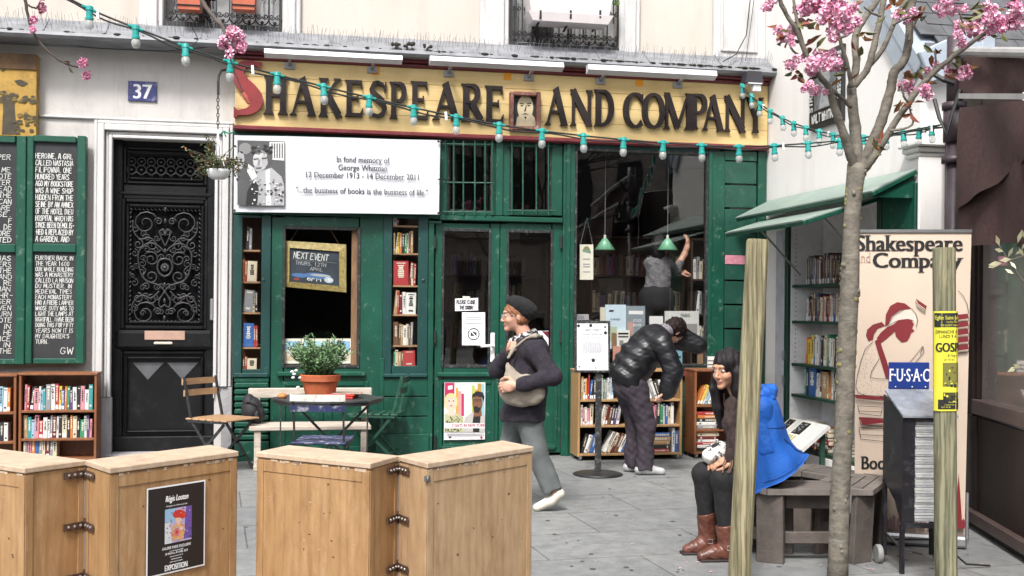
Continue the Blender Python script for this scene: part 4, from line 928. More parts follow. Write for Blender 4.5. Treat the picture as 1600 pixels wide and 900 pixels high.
mb.build('foliage', [flat('shrub_leaf', (.075, .10, .035), .6, var=.4, scale=20), flat('shrub_leaf_dark', (.03, .045, .018), .6), flat('shrub_leaf_red', (.26, .08, .03), .6)], hb)
# festoon light strings
TEAL = mat('teal_lamp_socket', (.012, .26, .235), .4, var=.1, bump=0); BULB = glass('clear_bulb_glass', (.9, .93, .93), 1.7)
_n, _l = BULB.node_tree.nodes, BULB.node_tree.links; _d = _n.new('ShaderNodeBsdfDiffuse'); _d.inputs[0].default_value = (.6, .62, .6, 1); _m2 = _n.new('ShaderNodeMixShader'); _m2.inputs[0].default_value = .38; _o = [q for q in _n if q.type == 'OUTPUT_MATERIAL'][0]; _m1 = _o.inputs[0].links[0].from_node; _l.new(_m1.outputs[0], _m2.inputs[1]); _l.new(_d.outputs[0], _m2.inputs[2]); _l.new(_m2.outputs[0], _o.inputs[0])
CABLE = flat('black_cable', (.02, .022, .02), .6)
def festoon(lab, path, bulbs, scale, tilt):
    P = [at(x, y, d) for x, y, d in path]; Q = []
    for i in range(len(P) - 1):
        p0, p1, p2, p3 = P[max(i - 1, 0)], P[i], P[i + 1], P[min(i + 2, len(P) - 1)]
        for k in range(8):
            t = k / 8; Q.append(.5 * ((2 * p1) + (p2 - p0) * t + (2 * p0 - 5 * p1 + 4 * p2 - p3) * t * t + (3 * p1 - p0 - 3 * p2 + p3) * t ** 3))
    Q.append(P[-1])
    r = thing('light_string', lab, 'string lights', Q[len(Q) // 2])
    mb = MB(); mb.tube(Q, .006 * scale, 6); mb.tube([q + Vector((0, 0, -.018 * scale - .008 * scale * sin(i * .8))) for i, q in enumerate(Q)], .0055 * scale, 6)
    mb.build('cable', CABLE, r, smooth=True)
    ck = MB()
    for i in range(9, len(Q), 17): ck.mark(); ck.bar(Q[i] + Vector((0, 0, .016)), Q[i] + Vector((.004, 0, -.034)), .014, .018)
    ck.build('cable_clip', WHITE, r)
    for bx in bulbs:

        best = min(range(len(Q) - 1), key=lambda i: abs(((Q[i] - CAM).dot(RI) / (Q[i] - CAM).dot(FW)) * FPX + PCX - bx))
        q0 = Q[best]; q1 = Q[best + 1]; f = lambda v: ((v - CAM).dot(RI) / (v - CAM).dot(FW)) * FPX + PCX
        t = max(0, min(1, (bx - f(q0)) / ((f(q1) - f(q0)) or 1))); c = q0.lerp(q1, t)
        ax = Vector((rnd.uniform(-.05, .05) + tilt, rnd.uniform(-.15, .05), -1)).normalized(); M = ax.to_track_quat('Z', 'Y').to_matrix()
        s = scale; so_ = MB(); c = c + Vector((0, 0, .012 * s))
        so_.lathe(c, [(.012 * s, -.006 * s), (.021 * s, 0), (.023 * s, .02 * s), (.019 * s, .024 * s), (.019 * s, .058 * s), (.023 * s, .062 * s), (.022 * s, .075 * s)], 12, axis=M)
        d = (q1 - q0).normalized(); so_.bar(c + ax * .012 * s - d * .045 * s, c + ax * .012 * s + d * .045 * s, .022 * s, .016 * s, bev=.005 * s)
        sk = so_.build('lamp_socket', TEAL, r, smooth=False)
        bu = MB(); bu.lathe(c, [(.018 * s, .075 * s), (.0235 * s, .088 * s), (.025 * s, .102 * s), (.022 * s, .116 * s), (.013 * s, .126 * s), (.0001, .129 * s)], 12, axis=M); bu.build('bulb', BULB, sk, smooth=True)
        fi = MB(); fi.lathe(c, [(.017 * s, .076 * s), (.017 * s, .081 * s), (.006 * s, .083 * s), (.006 * s, .1 * s), (.0001, .102 * s)], 8, axis=M); fi.build('filament', flat('lamp_cap_metal', (.55, .5, .4), .3, metal=.6), sk)
festoon('long string of clear bulbs in teal sockets hanging across the whole shopfront', [(60, -30, 5.8), (140, 14, 5.9), (250, 58, 6.0), (360, 97, 6.15), (505, 135, 6.4), (645, 168, 6.6), (780, 195, 6.8), (911, 212, 7.0), (1036, 223, 7.2), (1154, 229, 7.4), (1262, 224, 7.6), (1360, 214, 7.75), (1475, 194, 7.95)],
        [138, 212, 288, 360, 433, 505, 577, 646, 713, 780, 847, 911, 974, 1036, 1093, 1153, 1209, 1262, 1312, 1370], .93, .02)
festoon('short string of teal sockets running from the floodlight along the white side wall', [(1158, 132, 10.6), (1188, 162, 10.2), (1228, 187, 9.8), (1280, 205, 9.3), (1340, 214, 8.9), (1420, 206, 8.4), (1474, 194, 8.0)],
        [1160, 1173, 1188, 1204, 1221, 1240, 1259, 1279, 1302, 1325, 1348, 1385, 1410, 1433, 1455], 1.03, 0)
# notices and posters
LX = lambda px, py, o: F(px, py, o)
def sheet(name, lab, cat, px0, py0, px1, py1, o, m=WHITE, th=.002, kind='thing', tilt=0):
    t = thing(name, lab, cat, F((px0 + px1) / 2, py1, o), kind=kind)
    mb = MB(); mb.add([F(px0, py1, o), F(px1, py1 - tilt, o), F(px1, py0 - tilt, o), F(px0, py0, o)], [(0, 1, 2, 3)]); a, b, c, d = R(px0, py0, px1, py1, o)
    mb.v = [tuple(Vector((v[0], FY - o, v[2]))) for v in mb.v]; vs = mb.v + [(x, y + th, z) for x, y, z in mb.v]; mb.v = vs; mb.f = [(0, 1, 2, 3), (7, 6, 5, 4), (0, 4, 5, 1), (1, 5, 6, 2), (2, 6, 7, 3), (3, 7, 4, 0)]; mb.m = [0] * 6
    mb.build('sheet', m, t); return t
GL = flat('grey_print', (.28, .28, .31), .8)
t = sheet('door_note', 'small handwritten note asking to close the door, on the door glass', 'note', 711, 466.5, 747, 486, -.024, tilt=1)
mb = MB(); hand(mb, 'PLEASE CLOSE', F(713.5, 474.5, -.022), EX, EZ, .034, .19, wt=.2); hand(mb, 'THE DOOR!', F(718, 483, -.022), EX, EZ, .034, .14, wt=.2); mb.build('writing', INK, t)
mb = MB(); rect(mb, 723, 463, 734, 469, -.021, -.0225, 0); mb.build('tape', PAPERW, t)
t = sheet('no_photo_notice', 'white printed notice with a crossed out camera symbol on the door', 'notice', 722, 488, 758, 539.5, -.024)
mb = MB(); c = F(740, 522, -.022); rr_ = 9.5 / 157
for i in range(28):
    a0, a1 = 2 * pi * i / 28, 2 * pi * (i + 1) / 28; mb.add([c + EX * r * cos(a) + EZ * r * sin(a) for r, a in ((rr_, a0), (rr_ * .84, a0), (rr_ * .84, a1), (rr_, a1))][::-1], [(0, 1, 2, 3)])
poly(mb, [(-.030, -.018), (.030, -.018), (.030, .018), (.012, .018), (.008, .027), (-.008, .027), (-.012, .018), (-.030, .018)], c, EX, EZ)
mb.add([c + EX * (rr_ * .9 * cos(a) + .005 * sx * .7) + EZ * (rr_ * .9 * sin(a) + .005 * sx * .7) - Vector((0, .0015, 0)) for a, sx in ((radians(135), -1), (radians(-45), -1), (radians(-45), 1), (radians(135), 1))], [(0, 1, 2, 3)], 1)
for py in (495, 499, 505): rect(mb, 728, py, 752, py + 1.2, -.0225, -.0226, 0, 2)
mb.build('print', [INK, WHITE, GL], t)
t = sheet('window_notice', 'white notice with a dark red corner on the right door pane', 'notice', 833, 517, 857, 571, -.024); mb = MB(); poly(mb, [(0, 0), (-.07, 0), (0, -.07)], F(857, 517.5, -.0225), EX, EZ); mb.build('print', BURG, t)
fp_ = thing('film_poster', 'film poster of a blonde woman and a man in glasses on the door', 'poster', F(726, 687, .02), kind='thing')
mb = MB(); rect(mb, 694, 597.5, 758, 687, .012, .0095, 0); mb.build('sheet', flat('poster_white', (.70, .68, .68), .35), fp_)
mb = MB(); G = lambda px, py, off: Vector((F(px, py, .013).x, FY - .0125 - off, F(px, py, .013).z))
def A(pts, mi, off):
    ar = sum(pts[i][0] * pts[(i + 1) % len(pts)][1] - pts[(i + 1) % len(pts)][0] * pts[i][1] for i in range(len(pts)))
    mb.add([G(x, y, off) for x, y in (pts if ar < 0 else pts[::-1])], [tuple(range(len(pts)))], mi)
def E(cx, cy, a, b, mi, off, n=16): A([(cx + a * cos(2 * pi * i / n), cy + b * sin(2 * pi * i / n)) for i in range(n)], mi, off)
A([(695, 598), (710, 598), (710, 625), (695, 625)], 0, .0005); A([(700, 603), (707, 602), (707, 608), (700, 609)], 8, .001)
for x, w_, mi, t0 in ((712, 4, 1, 606), (716, 5, 2, 611), (721, 4, 0, 615), (737, 5, 3, 602), (742, 4, 1, 608), (746, 6, 4, 599), (752, 5, 5, 600)): A([(x, t0), (x + w_, t0), (x + w_, 650), (x, 650)], mi, .0006)
E(704.5, 628, 10.5, 14, 6, .0015); A([(695, 662), (695, 648), (702, 643), (714, 646), (724, 652), (724, 662)], 9, .002); E(704.5, 628, 7.3, 10, 7, .003); A([(701, 636), (709, 636), (711, 649), (699, 649)], 7, .0025)
for s in (-3.4, 3.4): E(705 + s, 626.5, 1.4, 1.0, 10, .004, 8)
E(705, 634, 2.4, .9, 0, .004, 8); A([(697, 623), (699, 616), (706, 615), (712, 619), (713, 624), (706, 619)], 6, .0038)
for k in range(36): E(rnd.uniform(696, 722), rnd.uniform(651, 661), .8, .7, 10, .0045, 6)
A([(724, 662), (727, 652), (737, 645), (757.5, 648), (757.5, 662)], 11, .002); A([(738, 662), (740, 648), (751, 648), (750, 662)], 10, .0026); A([(739, 640), (752, 640), (753, 650), (741, 651)], 12, .003)
E(746, 630, 8, 13, 12, .0033); A([(737, 626), (738, 616), (745, 611), (754, 613), (757, 620), (755, 628), (753, 621), (744, 619), (739, 621)], 10, .004); A([(739, 637), (743, 634), (749, 637), (752, 636), (748, 645), (742, 645)], 10, .004)
for cx in (741.5, 748.5): A([(cx - 3, 624), (cx + 3, 623.5), (cx + 3, 627), (cx - 3, 627)], 10, .0042); A([(cx - 2.2, 624.7), (cx + 2.2, 624.3), (cx + 2.2, 626.3), (cx - 2.2, 626.3)], 12, .0047)
A([(694.5, 661), (757.5, 661), (757.5, 669), (694.5, 669)], 8, .005); A([(694.5, 669), (724, 669), (724, 675), (694.5, 675)], 9, .005); A([(724, 669), (757.5, 669), (757.5, 675), (724, 675)], 11, .005); A([(739, 669), (749, 669), (749, 675), (739, 675)], 10, .0055)
for k in range(40): E(rnd.uniform(695, 723), rnd.uniform(669.8, 674.5), .8, .6, 10, .006, 6)
text(mb, '2 DAYS IN NEW YORK', G(732, 667, .006), EX, EZ, 5 / 157, 13, bold=.03, sx=.70)
for y in (677.5, 680): A([(698, y), (756, y), (756, y + .9), (698, y + .9)], 14, .005)
E(752, 683.5, 2, 1.8, 13, .005, 8); A([(701, 682), (705, 682), (705, 684), (701, 684)], 10, .005)
mb.build('print', [flat('poster_magenta', (.42, .03, .10), .4), flat('poster_amber', (.55, .30, .05), .4), flat('poster_pink', (.62, .30, .28), .4), flat('poster_lime', (.38, .45, .12), .4), flat('poster_gold', (.42, .25, .06), .4), flat('poster_cyan', (.25, .45, .5), .4), flat('poster_blonde', (.66, .52, .24), .4), flat('poster_fair_skin', (.68, .48, .40), .4), flat('poster_band_white', (.72, .71, .71), .4), flat('poster_print_cream', (.42, .42, .25), .4), flat('poster_black', (.02, .018, .02), .4), flat('poster_grey_jacket', (.42, .40, .38), .4), flat('poster_dark_skin', (.19, .085, .05), .4), flat('poster_title_red', (.30, .01, .06), .4), GL], fp_)
wp = thing('framed_wall_poster', 'black framed poster with white lettering on the white side wall', 'poster', onX(1292, 208, XR - .05), kind='thing')
mb = MB(); c0, c1 = onX(1267, 205, XR - .02), onX(1318, 195, XR - .02); c2 = onX(1320, 72, XR - .02); y0, y1 = c1.y, c0.y; zb_, zt_ = c0.z - .0, onX(1292, 82, XR).z
mb.box((XR - .04, y0, zb_), (XR - .002, y1, zt_), 0, .004); mb.build('frame', mat('black_poster_frame', (.015, .016, .018), .4), wp)
U_, O_ = Vector((0, -1, 0)), Vector((XR - .042, y1, zb_)); W_, H_ = y1 - y0, zt_ - zb_
mb = MB(); poly(mb, [(W_ * .16, H_ * .24), (W_ * .84, H_ * .24), (W_ * .84, H_ * .9), (W_ * .16, H_ * .9)], O_, U_, EZ, 0, .001); poly(mb, [(W_ * .3, H_ * .25), (W_ * .42, H_ * .5), (W_ * .62, H_ * .56), (W_ * .75, H_ * .25)], O_, U_, EZ, 1, .002); disc(mb, O_ + U_ * W_ * .5 + EZ * H_ * .66, (W_ * .16, H_ * .14), U_, EZ, 1, off=.003); mb.build('print', [flat('print_slate_grey', (.12, .13, .135), .5, var=.5, scale=9), flat('print_pale_grey', (.3, .31, .32), .5, var=.4, scale=12)], wp)
mb = MB(); hand(mb, 'WALT WHITMAN', O_ + U_ * W_ * .1 + EZ * H_ * .08 - EX * .003, U_, EZ, H_ * .11, W_ * .8, wt=.2, jit=.01)
hand(mb, 'STRANGER', O_ + U_ * W_ * .12 + EZ * H_ * .24 - EX * .003, EZ, -U_, W_ * .1, H_ * .6, wt=.2, jit=.01); hand(mb, 'IF YOU PASSING', O_ + U_ * W_ * .88 + EZ * H_ * .92 - EX * .003, -EZ, U_, W_ * .1, H_ * .62, wt=.2, jit=.01)
mb.build('lettering', CHALK, wp)
# books
BC = {'white': (.62, .60, .57), 'cream': (.55, .47, .34), 'black': (.018, .017, .019), 'red': (.33, .03, .03), 'dark red': (.13, .018, .022), 'blue': (.03, .10, .30), 'pale blue': (.26, .40, .50), 'teal': (.04, .24, .24), 'orange': (.50, .16, .035), 'yellow': (.58, .42, .07), 'grey': (.22, .22, .23), 'green': (.04, .20, .10), 'purple': (.10, .05, .16), 'pink': (.52, .22, .26), 'brown': (.13, .065, .035), 'tan': (.36, .23, .12)}
BM = {k: mat('book_cover_' + k.replace(' ', '_'), v, .45, var=.12, scale=25, bump=.05, dirt=tuple(min(.8, c * 1.5 + .04) for c in v), dirt_amt=.4, dscale=60) for k, v in BC.items()}
PAGES = mat('page_edges', (.55, .50, .40), .85, var=.12, scale=60, stretch=(8, 1, 1))
ORD = 'first second third fourth fifth sixth seventh eighth ninth tenth eleventh twelfth thirteenth fourteenth fifteenth sixteenth seventeenth eighteenth nineteenth twentieth twenty-first twenty-second twenty-third twenty-fourth twenty-fifth twenty-sixth twenty-seventh twenty-eighth twenty-ninth thirtieth thirty-first thirty-second thirty-third thirty-fourth thirty-fifth'.split()
def book_mesh(w, h, d, cover, rng, sticker=False, face=None):
    """upright book: spine towards -y, width x, height z, origin at the bottom middle of the spine."""
    mb = MB(); t = min(.0025, w * .2)
    mb.box((-w / 2 + t, .004, .003), (w / 2 - t, d - .003, h - .003), 1)
    mb.box((-w / 2, .0025, 0), (-w / 2 + t - .0003, d, h), 0); mb.box((w / 2 - t + .0003, .0025, 0), (w / 2, d, h), 0)
    hw = w / 2; sp_ = [(-hw, .0027), (-hw * .7, .0004), (hw * .7, .0004), (hw, .0027), (hw, .0045), (-hw, .0045)]
    vs = [(x, y, z) for z in (0, h) for x, y in sp_]; k = 6
    mb.add(vs, [(i, (i + 1) % k, (i + 1) % k + k, i + k) for i in range(k)] + [tuple(range(k))[::-1], tuple(range(k, 2 * k))], 0)
    def patch(z0, z1, mi, f=.62, e=.0006): mb.add([(-hw * f, .0002 - e, z0), (hw * f, .0002 - e, z0), (hw * f, .0002 - e, z1), (-hw * f, .0002 - e, z1)], [(0, 1, 2, 3)], mi)
    r = rng.random()
    if r < .7:
        z = h * rng.uniform(.3, .42);
        while z < h * .82: L = h * rng.uniform(.03, .09); patch(z, min(z + L, h * .86), 2, rng.uniform(.25, .5)); z += L + h * .02
    if r > .45: patch(h * rng.uniform(.86, .9), h * .93, 2, .6)
    if r > .62: patch(h * .12, h * .2, 2, .45)
    if sticker: patch(.006, .006 + h * .17, 3, .7, .001)
    return mb
def contrast(c): return INK if sum(BC[c]) > .75 else flat('spine_title_cream', (.58, .54, .44), .6)
NB = [0]
GENRE = {}
def put_book(M, w, h, d, colour, lab, group, rng, sticker=False, cat='book'):
    mb = book_mesh(w, h, d, colour, rng, sticker); o = mb.build('book', [BM[colour], PAGES, contrast(colour), WHITE], base=False)
    o.matrix_world = M; tag(o, lab, cat, group, 'thing'); NB[0] += 1; return o
def frameM(O, U, N):
    Y = -N; return Matrix(((U.x, Y.x, 0, O.x), (U.y, Y.y, 0, O.y), (U.z, Y.z, 1, O.z), (0, 0, 0, 1)))
COLW = ['white'] * 7 + ['cream'] * 4 + ['black'] * 4 + ['red'] * 2 + ['dark red', 'blue', 'blue', 'pale blue', 'teal', 'teal', 'orange', 'orange', 'yellow', 'grey', 'grey', 'green', 'green', 'purple', 'pink', 'brown', 'tan']
def book_row(O, U, N, length, hmax, where, group, seed=0, colours=None, wr=(.016, .036), hr=(.74, .98), dr_=(.12, .15), lean=0.0, stick=.3, cw=None, sink=None):
    rng = random.Random(seed); x = .004; k = 0; prev = None; row = []
    while True:
        wdt = rng.uniform(*wr)
        if colours is not None:
            if k >= len(colours): break
            c = colours[k]
        else: c = rng.choice([q for q in (cw or COLW) if q != prev] or COLW)
        if isinstance(c, tuple): c, wdt = c
        prev = c; h = hmax * rng.uniform(*hr); a = lean + rng.uniform(-.012, .03) if lean else rng.uniform(-.02, .035)
        if rng.random() < .06: a += .09
        adv = wdt * cos(a) + abs(sin(a)) * .02
        if x + adv > length: break
        Mx = frameM(O + U * (x + wdt / 2 * cos(a)) - N * rng.uniform(0, .012), U, N) @ Matrix.Rotation(a, 4, 'Y')
        row.append((c, wdt, h, Matrix.Translation((0, 0, abs(sin(a)) * wdt / 2)) @ Mx)); x += adv; k += 1
    cs = [r[0] for r in row]; trip = [(cs[i - 1] if i else 'end', cs[i], cs[i + 1] if i + 1 < len(cs) else 'end') for i in range(len(cs))]
    for i, (c, wdt, h, Mx) in enumerate(row):
        p, _, n = trip[i]; nb = 'beside the ' + (n if p == 'end' else p) + ' end book' if 'end' in (p, n) else (f'between two {p} ones' if p == n else f'between {p} and {n} ones')
        if sink is not None:
            mb = book_mesh(wdt - .0008, h, rng.uniform(*dr_), c, rng, False); sink.append((mb, Mx, c)); continue
        if cs.count(c) == 1: lab = f'only {c} book {where}'
        elif trip.count(trip[i]) == 1 and not (('end' in (p, n)) and len(cs) < 3): lab = f'{c} book {nb} {where}'
        else: lab = f'{ORD[cs[:i].count(c)]} {c} book along {where}'
        if len(lab.split()) > 16: lab = f'{ORD[cs[:i].count(c)]} {c} book along {where}'
        put_book(Mx, wdt - .0008, h, rng.uniform(*dr_), c, lab, group, rng, rng.random() < stick)
    return x
def merge_books(name, lab, sink):
    """past the 300 nearest books: the dim rows deep inside the shop as one mass"""
    names = sorted({c for _, _, c in sink}); big = MB(); ms = [BM[c] for c in names] + [PAGES, INK]
    for mb, Mx, c in sink:
        o = len(big.v); big.v += [tuple(Mx @ Vector(v)) for v in mb.v]; big.f += [tuple(i + o for i in f) for f in mb.f]; big.m += [names.index(c) if m == 0 else (len(names) if m == 1 else len(names) + 1) for m in mb.m]
    return tag(big.build(name, ms), lab, 'books', None, 'stuff')
def book_pile(O, U, N, colours, where, group, seed=0, L=.19, tr=(.016, .034)):
    rng = random.Random(seed); z = 0
    names = ['bottom', 'second', 'third', 'fourth', 'fifth', 'sixth', 'seventh', 'eighth', 'ninth']
    for k, c in enumerate(colours):
        t = rng.uniform(*tr); l = L * rng.uniform(.88, 1.05); Mx = frameM(O + EZ * (z + t / 2) + U * rng.uniform(-.008, .008), U, N) @ Matrix.Rotation(radians(90) , 4, 'Y') @ Matrix.Translation((0, 0, -l / 2))
        put_book(Mx, t - .0006, l, rng.uniform(.12, .145), c, f"{c} book, {names[k]} from the bottom {where}" if k else f"{c} book at the bottom {where}", group, rng, False); z += t
    return z
def bookcase(lab, O, U, N, width, levels, top, depth, m, t=.022, back=True, casters=False, back_m=None, name='bookcase', bottom=0.06, open_top=False):
    """levels: heights of the shelf boards' upper faces; O: front left bottom corner on the ground."""
    r = thing(name, lab, 'bookcase', O + U * (width / 2)); M = frameM(O, U, N)
    for x in (0, width - t):
        mb = MB(); mb.box((x, 0, bottom), (x + t, depth, top), 0, .003, M); mb.build('side_panel', m, r)
    for z in levels:
        mb = MB(); mb.box((t + .0005, .004, z - t), (width - t - .0005, depth - .012, z), 0, .002, M); mb.build('shelf', m, r)
    if not open_top: mb = MB(); mb.box((-.006, -.006, top + .0005), (width + .006, depth, top + t), 0, .003, M); mb.build('top_board', m, r)
    if back: mb = MB(); mb.box((t, depth - .011, bottom + .02), (width - t, depth, top), 0, 0, M); mb.build('back_panel', back_m or m, r)
    if casters:
        for x in (.035, width - .035):
            for y in (.04, depth - .04):
                mb = MB(); c = M @ Vector((x, y, .032)); mb.lathe(c - U * .011, [(.03, 0), (.032, .004), (.032, .018), (.03, .022)], 14, axis=Matrix(((0, 0, U.x), (1, 0, U.y), (0, 1, U.z))))
                mb.bar(c + EZ * .03 - U * .015, c + EZ * .03 + U * .015, .03, .008); mb.bar(c + U * .014, c + U * .014 + EZ * .032, .004, .02); mb.build('caster', flat('grey_rubber_caster', (.16, .16, .17), .5), r)
    return r
CASEW = mat('book_case_pine', (.34, .20, .09), .5, var=.22, scale=3, stretch=(6, 6, 1), bump=.12, dirt=(.20, .10, .04), dirt_amt=.4)
CASER = mat('red_brown_case_wood', (.20, .075, .03), .45, var=.3, scale=3, stretch=(6, 6, 1), bump=.12, dirt=(.12, .04, .02), dirt_amt=.4)
NV = Vector((0, -1, 0))
oo = .30
def sb(px): return F(px, 640, oo).x
za, zb2, zc2, zd = F(90, 583, oo).z, F(90, 641, oo).z, F(90, 685, oo).z, F(90, 735, oo).z
O = Vector((sb(29), FY - oo, 0)); wd = sb(151) - sb(29)
bookcase('reddish wooden bookcase standing between the chalkboard shutters and the black door', O, EX, NV, wd, [max(.09, zd), zc2, zb2], za - .02, .26, CASER, casters=False)
book_row(O + EX * .035 + EZ * zb2 + Vector((0, .035, 0)), EX, NV, wd - .07, .245, 'on the upper shelf beside the black door', 'books in the bookcase by the black door', 1,
         colours=['pink', 'red', 'black', ('pink', .04), 'white', 'pale blue', 'teal', ('grey', .044), 'white', 'red', 'yellow', 'blue', 'orange', 'green', 'purple', ('white', .034), 'black', 'pink', 'white', ('teal', .036), 'green', 'tan', 'orange', 'red'], stick=.45)
book_row(O + EX * .03 + EZ * zc2 + Vector((0, .035, 0)), EX, NV, wd - .06, .215, 'on the middle shelf beside the black door', 'books in the bookcase by the black door', 2,
         colours=['tan', 'teal', 'pale blue', 'pink', ('red', .038), ('white', .034), 'white', 'grey', ('dark red', .036), 'white', 'black', ('cream', .044), 'black', 'orange', 'cream', 'black', ('green', .040), 'white', 'purple', 'pink', ('red', .03)], stick=.35)
book_row(O + EX * .03 + EZ * max(.09, zd) + Vector((0, .035, 0)), EX, NV, .3, .20, 'on the lowest shelf beside the black door', 'books in the bookcase by the black door', 3)
O2 = Vector((sb(-96), FY - oo - .02, 0)); w2_ = sb(26) - sb(-96)
bookcase('wooden street bookcase cut by the left edge of the photo', O2, EX, NV, w2_, [max(.09, zd), zc2 - .02, zb2 - .01], za - .03, .26, CASER)
xo = w2_ - .035 - .21
book_row(O2 + EX * xo + EZ * (zb2 - .01) + Vector((0, .03, 0)), EX, NV, .21, .24, 'on the upper shelf cut by the photo edge', 'books in the bookcase at the left edge', 4, colours=[('black', .03), 'white', ('white', .03), ('pale blue', .034), ('white', .036), ('orange', .026)])
book_row(O2 + EX * xo + EZ * (zc2 - .02) + Vector((0, .03, 0)), EX, NV, .21, .22, 'on the lower shelf cut by the photo edge', 'books in the bookcase at the left edge', 5, colours=[('grey', .06), ('white', .034), 'black', ('white', .036)])
o3 = .42; g = lambda px, py: F(px, py, o3)
zt3, z1, z2, z3 = g(985, 578).z, g(985, 624).z, g(985, 664).z, g(985, 708).z
O3 = Vector((g(903, 650).x, FY - o3, 0)); w3 = g(1066, 650).x - O3.x
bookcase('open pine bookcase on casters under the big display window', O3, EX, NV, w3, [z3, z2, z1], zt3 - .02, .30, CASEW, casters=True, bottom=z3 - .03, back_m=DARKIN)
oin = Vector((0, .03, 0)); W3 = 'behind the bending man'
GRP3 = 'books in the bookcase on casters'
book_row(O3 + EX * .03 + EZ * z1 + oin, EX, NV, .37, .255, 'on the top pine shelf near the pole', GRP3, 11, colours=['tan', 'cream', 'orange', 'red', 'blue', 'black', 'black', 'cream', 'dark red', 'white', 'green', 'grey', 'white', 'white', 'pale blue'])
book_row(O3 + EX * .74 + EZ * z1 + oin, EX, NV, .30, .23, 'leaning on the top pine shelf', GRP3, 12, colours=['white', 'grey', 'white', 'black', 'white', 'black'], lean=-.34, wr=(.02, .03))
book_row(O3 + EX * .03 + EZ * z2 + oin, EX, NV, .16, .22, 'on the middle pine shelf before the pole', GRP3, 13, colours=['white', 'red', 'white', 'pink', 'cream'])
book_row(O3 + EX * .235 + EZ * z2 + oin, EX, NV, .26, .22, 'leaning on the middle pine shelf', GRP3, 14, colours=['white', 'cream', 'dark red', 'brown', 'black', 'purple', 'grey'], lean=.16)
book_row(O3 + EX * .72 + EZ * z2 + oin, EX, NV, .31, .235, 'at the far middle pine shelf end', GRP3, 15, colours=['cream', ('pink', .03), 'pink', ('black', .04), 'green', 'white', 'blue', 'cream', 'white'])
book_row(O3 + EX * .04 + EZ * z3 + oin, EX, NV, .2, .23, 'on the bottom pine shelf by the pole', GRP3, 16, colours=['black', 'white', 'grey', 'blue', 'white'], lean=.24)
book_row(O3 + EX * .27 + EZ * z3 + oin, EX, NV, .36, .24, 'leaning on the bottom pine shelf', GRP3, 17, colours=['white', 'cream', 'dark red', 'brown', 'white', 'blue', 'black', 'white', 'black'], lean=.42)
zp = book_pile(O3 + EX * .84 + EZ * z3 + oin, EX, NV, ['red', 'black', 'tan', 'tan', 'blue'], 'of the pine shelf pile', GRP3, 18, L=.24, tr=(.03, .05))
book_row(O3 + EX * .975 + EZ * z3 + oin, EX, NV, .1, .26, 'beside the pine shelf pile', GRP3, 19, colours=['white', ('blue', .04)])
O4 = Vector((g(1087, 650).x, FY - o3 + .03, 0)); w4 = .62
z41, z42, z43 = g(1118, 633).z, g(1118, 671).z, g(1118, 706).z
bookcase('reddish bookcase behind the seated woman, right of the pine bookcase', O4, EX, NV, w4, [z43, z42, z41], zt3 - .02, .3, CASER, casters=True, bottom=z43 - .03)
W4 = 'behind the seated woman'; GRP4 = 'books in the bookcase behind the seated woman'
book_row(O4 + EX * .03 + EZ * z41 + oin, EX, NV, .34, .22, 'leaning behind the seated woman', GRP4, 21, colours=['orange', 'yellow', 'white', 'pale blue', 'white', 'teal', 'white'], lean=.42, wr=(.02, .03))
book_pile(O4 + EX * .15 + EZ * z42 + oin, EX, NV, ['grey', 'white', 'black', 'orange', 'red'], 'of the upper pile ' + W4, GRP4, 22, L=.23, tr=(.026, .036))
book_pile(O4 + EX * .15 + EZ * z43 + oin, EX, NV, ['black', 'white', 'red', 'white', 'dark red', 'cream', 'orange'], 'of the lowest pile ' + W4, GRP4, 23, L=.22, tr=(.024, .034))
PICBLU = flat('picture_blue', (.02, .16, .34), .4)
def window_shelf(mbs, px0, px1, py, out=-.10): a, b = F(px0, py, out).x, F(px1, py, out).x; z = F((px0 + px1) / 2, py, out).z; mbs.mark(); mbs.box((a, FY - out - .075, z - .018), (b, FY - out + .2, z), 0, .002); return Vector((a, FY - out - .080, z)), b - a
for (p0, p1, ys, nm, lab) in ((378.8, 407.2, (391, 440, 488, 542, 577), 'ribbed board window', 'narrow shelf unit filling the left end window'), (612.8, 652.2, (353, 396, 446, 491, 539, 572), 'narrow door side window', 'narrow shelf unit filling the window left of the double door')):
    u = thing('window_shelf_unit', lab, 'shelf unit', F((p0 + p1) / 2, 578, -.1)); sm = MB(); spots = []
    for py in ys: spots.append(window_shelf(sm, p0, p1, py))
    sm.build('shelf', WOODIN, u)
    bk = MB(); a, b = F(p0, 450, -.1).x, F(p1, 450, -.1).x; bk.box((a - .02, FY + .31, rz(p0, 580)), (b + .02, FY + .33, rz(p0, 335))); bk.build('back_panel', flat('shelf_back_red_brown', (.10, .045, .03), .8), u)
    hts = [.22] * 6
    rows = ([['black', 'grey'], [('orange', .02), ('red', .02), ('cream', .09)], [('grey', .09), ('cream', .022), ('black', .03)], [('blue', .10), ('red', .02), ('red', .022)], [('brown', .02), ('red', .02), ('cream', .09)]] if p0 < 400 else
            [['white', 'dark red'], ['tan', 'cream', 'yellow', 'orange', 'black', 'green', 'cream', 'brown', 'tan'], [('red', .15), ('dark red', .024), 'cream', 'red'], ['tan', 'red', 'dark red', 'white', ('white', .10)], [('brown', .05), 'brown', 'tan', 'white', 'cream', 'brown', 'grey'], ['green', 'cream', 'tan', 'brown', ('red', .12)]])
    for i, ((o, L), cs) in enumerate(zip(spots, rows)):
        x = book_row(o + EX * (.03 if (p0 < 400 and i == 0) else .001), EX, NV, L, (.26, .23, .245, .24, .235, .17)[i] if p0 > 400 else (.24, .23, .22, .24, .13)[i], f"on the {['top', 'second', 'third', 'fourth', 'fifth', 'sixth'][i]} shelf, {nm}", 'books in the narrow windows', 30 + i + p0, colours=cs, stick=0, hr=(.82, .98), dr_=(.1, .13))
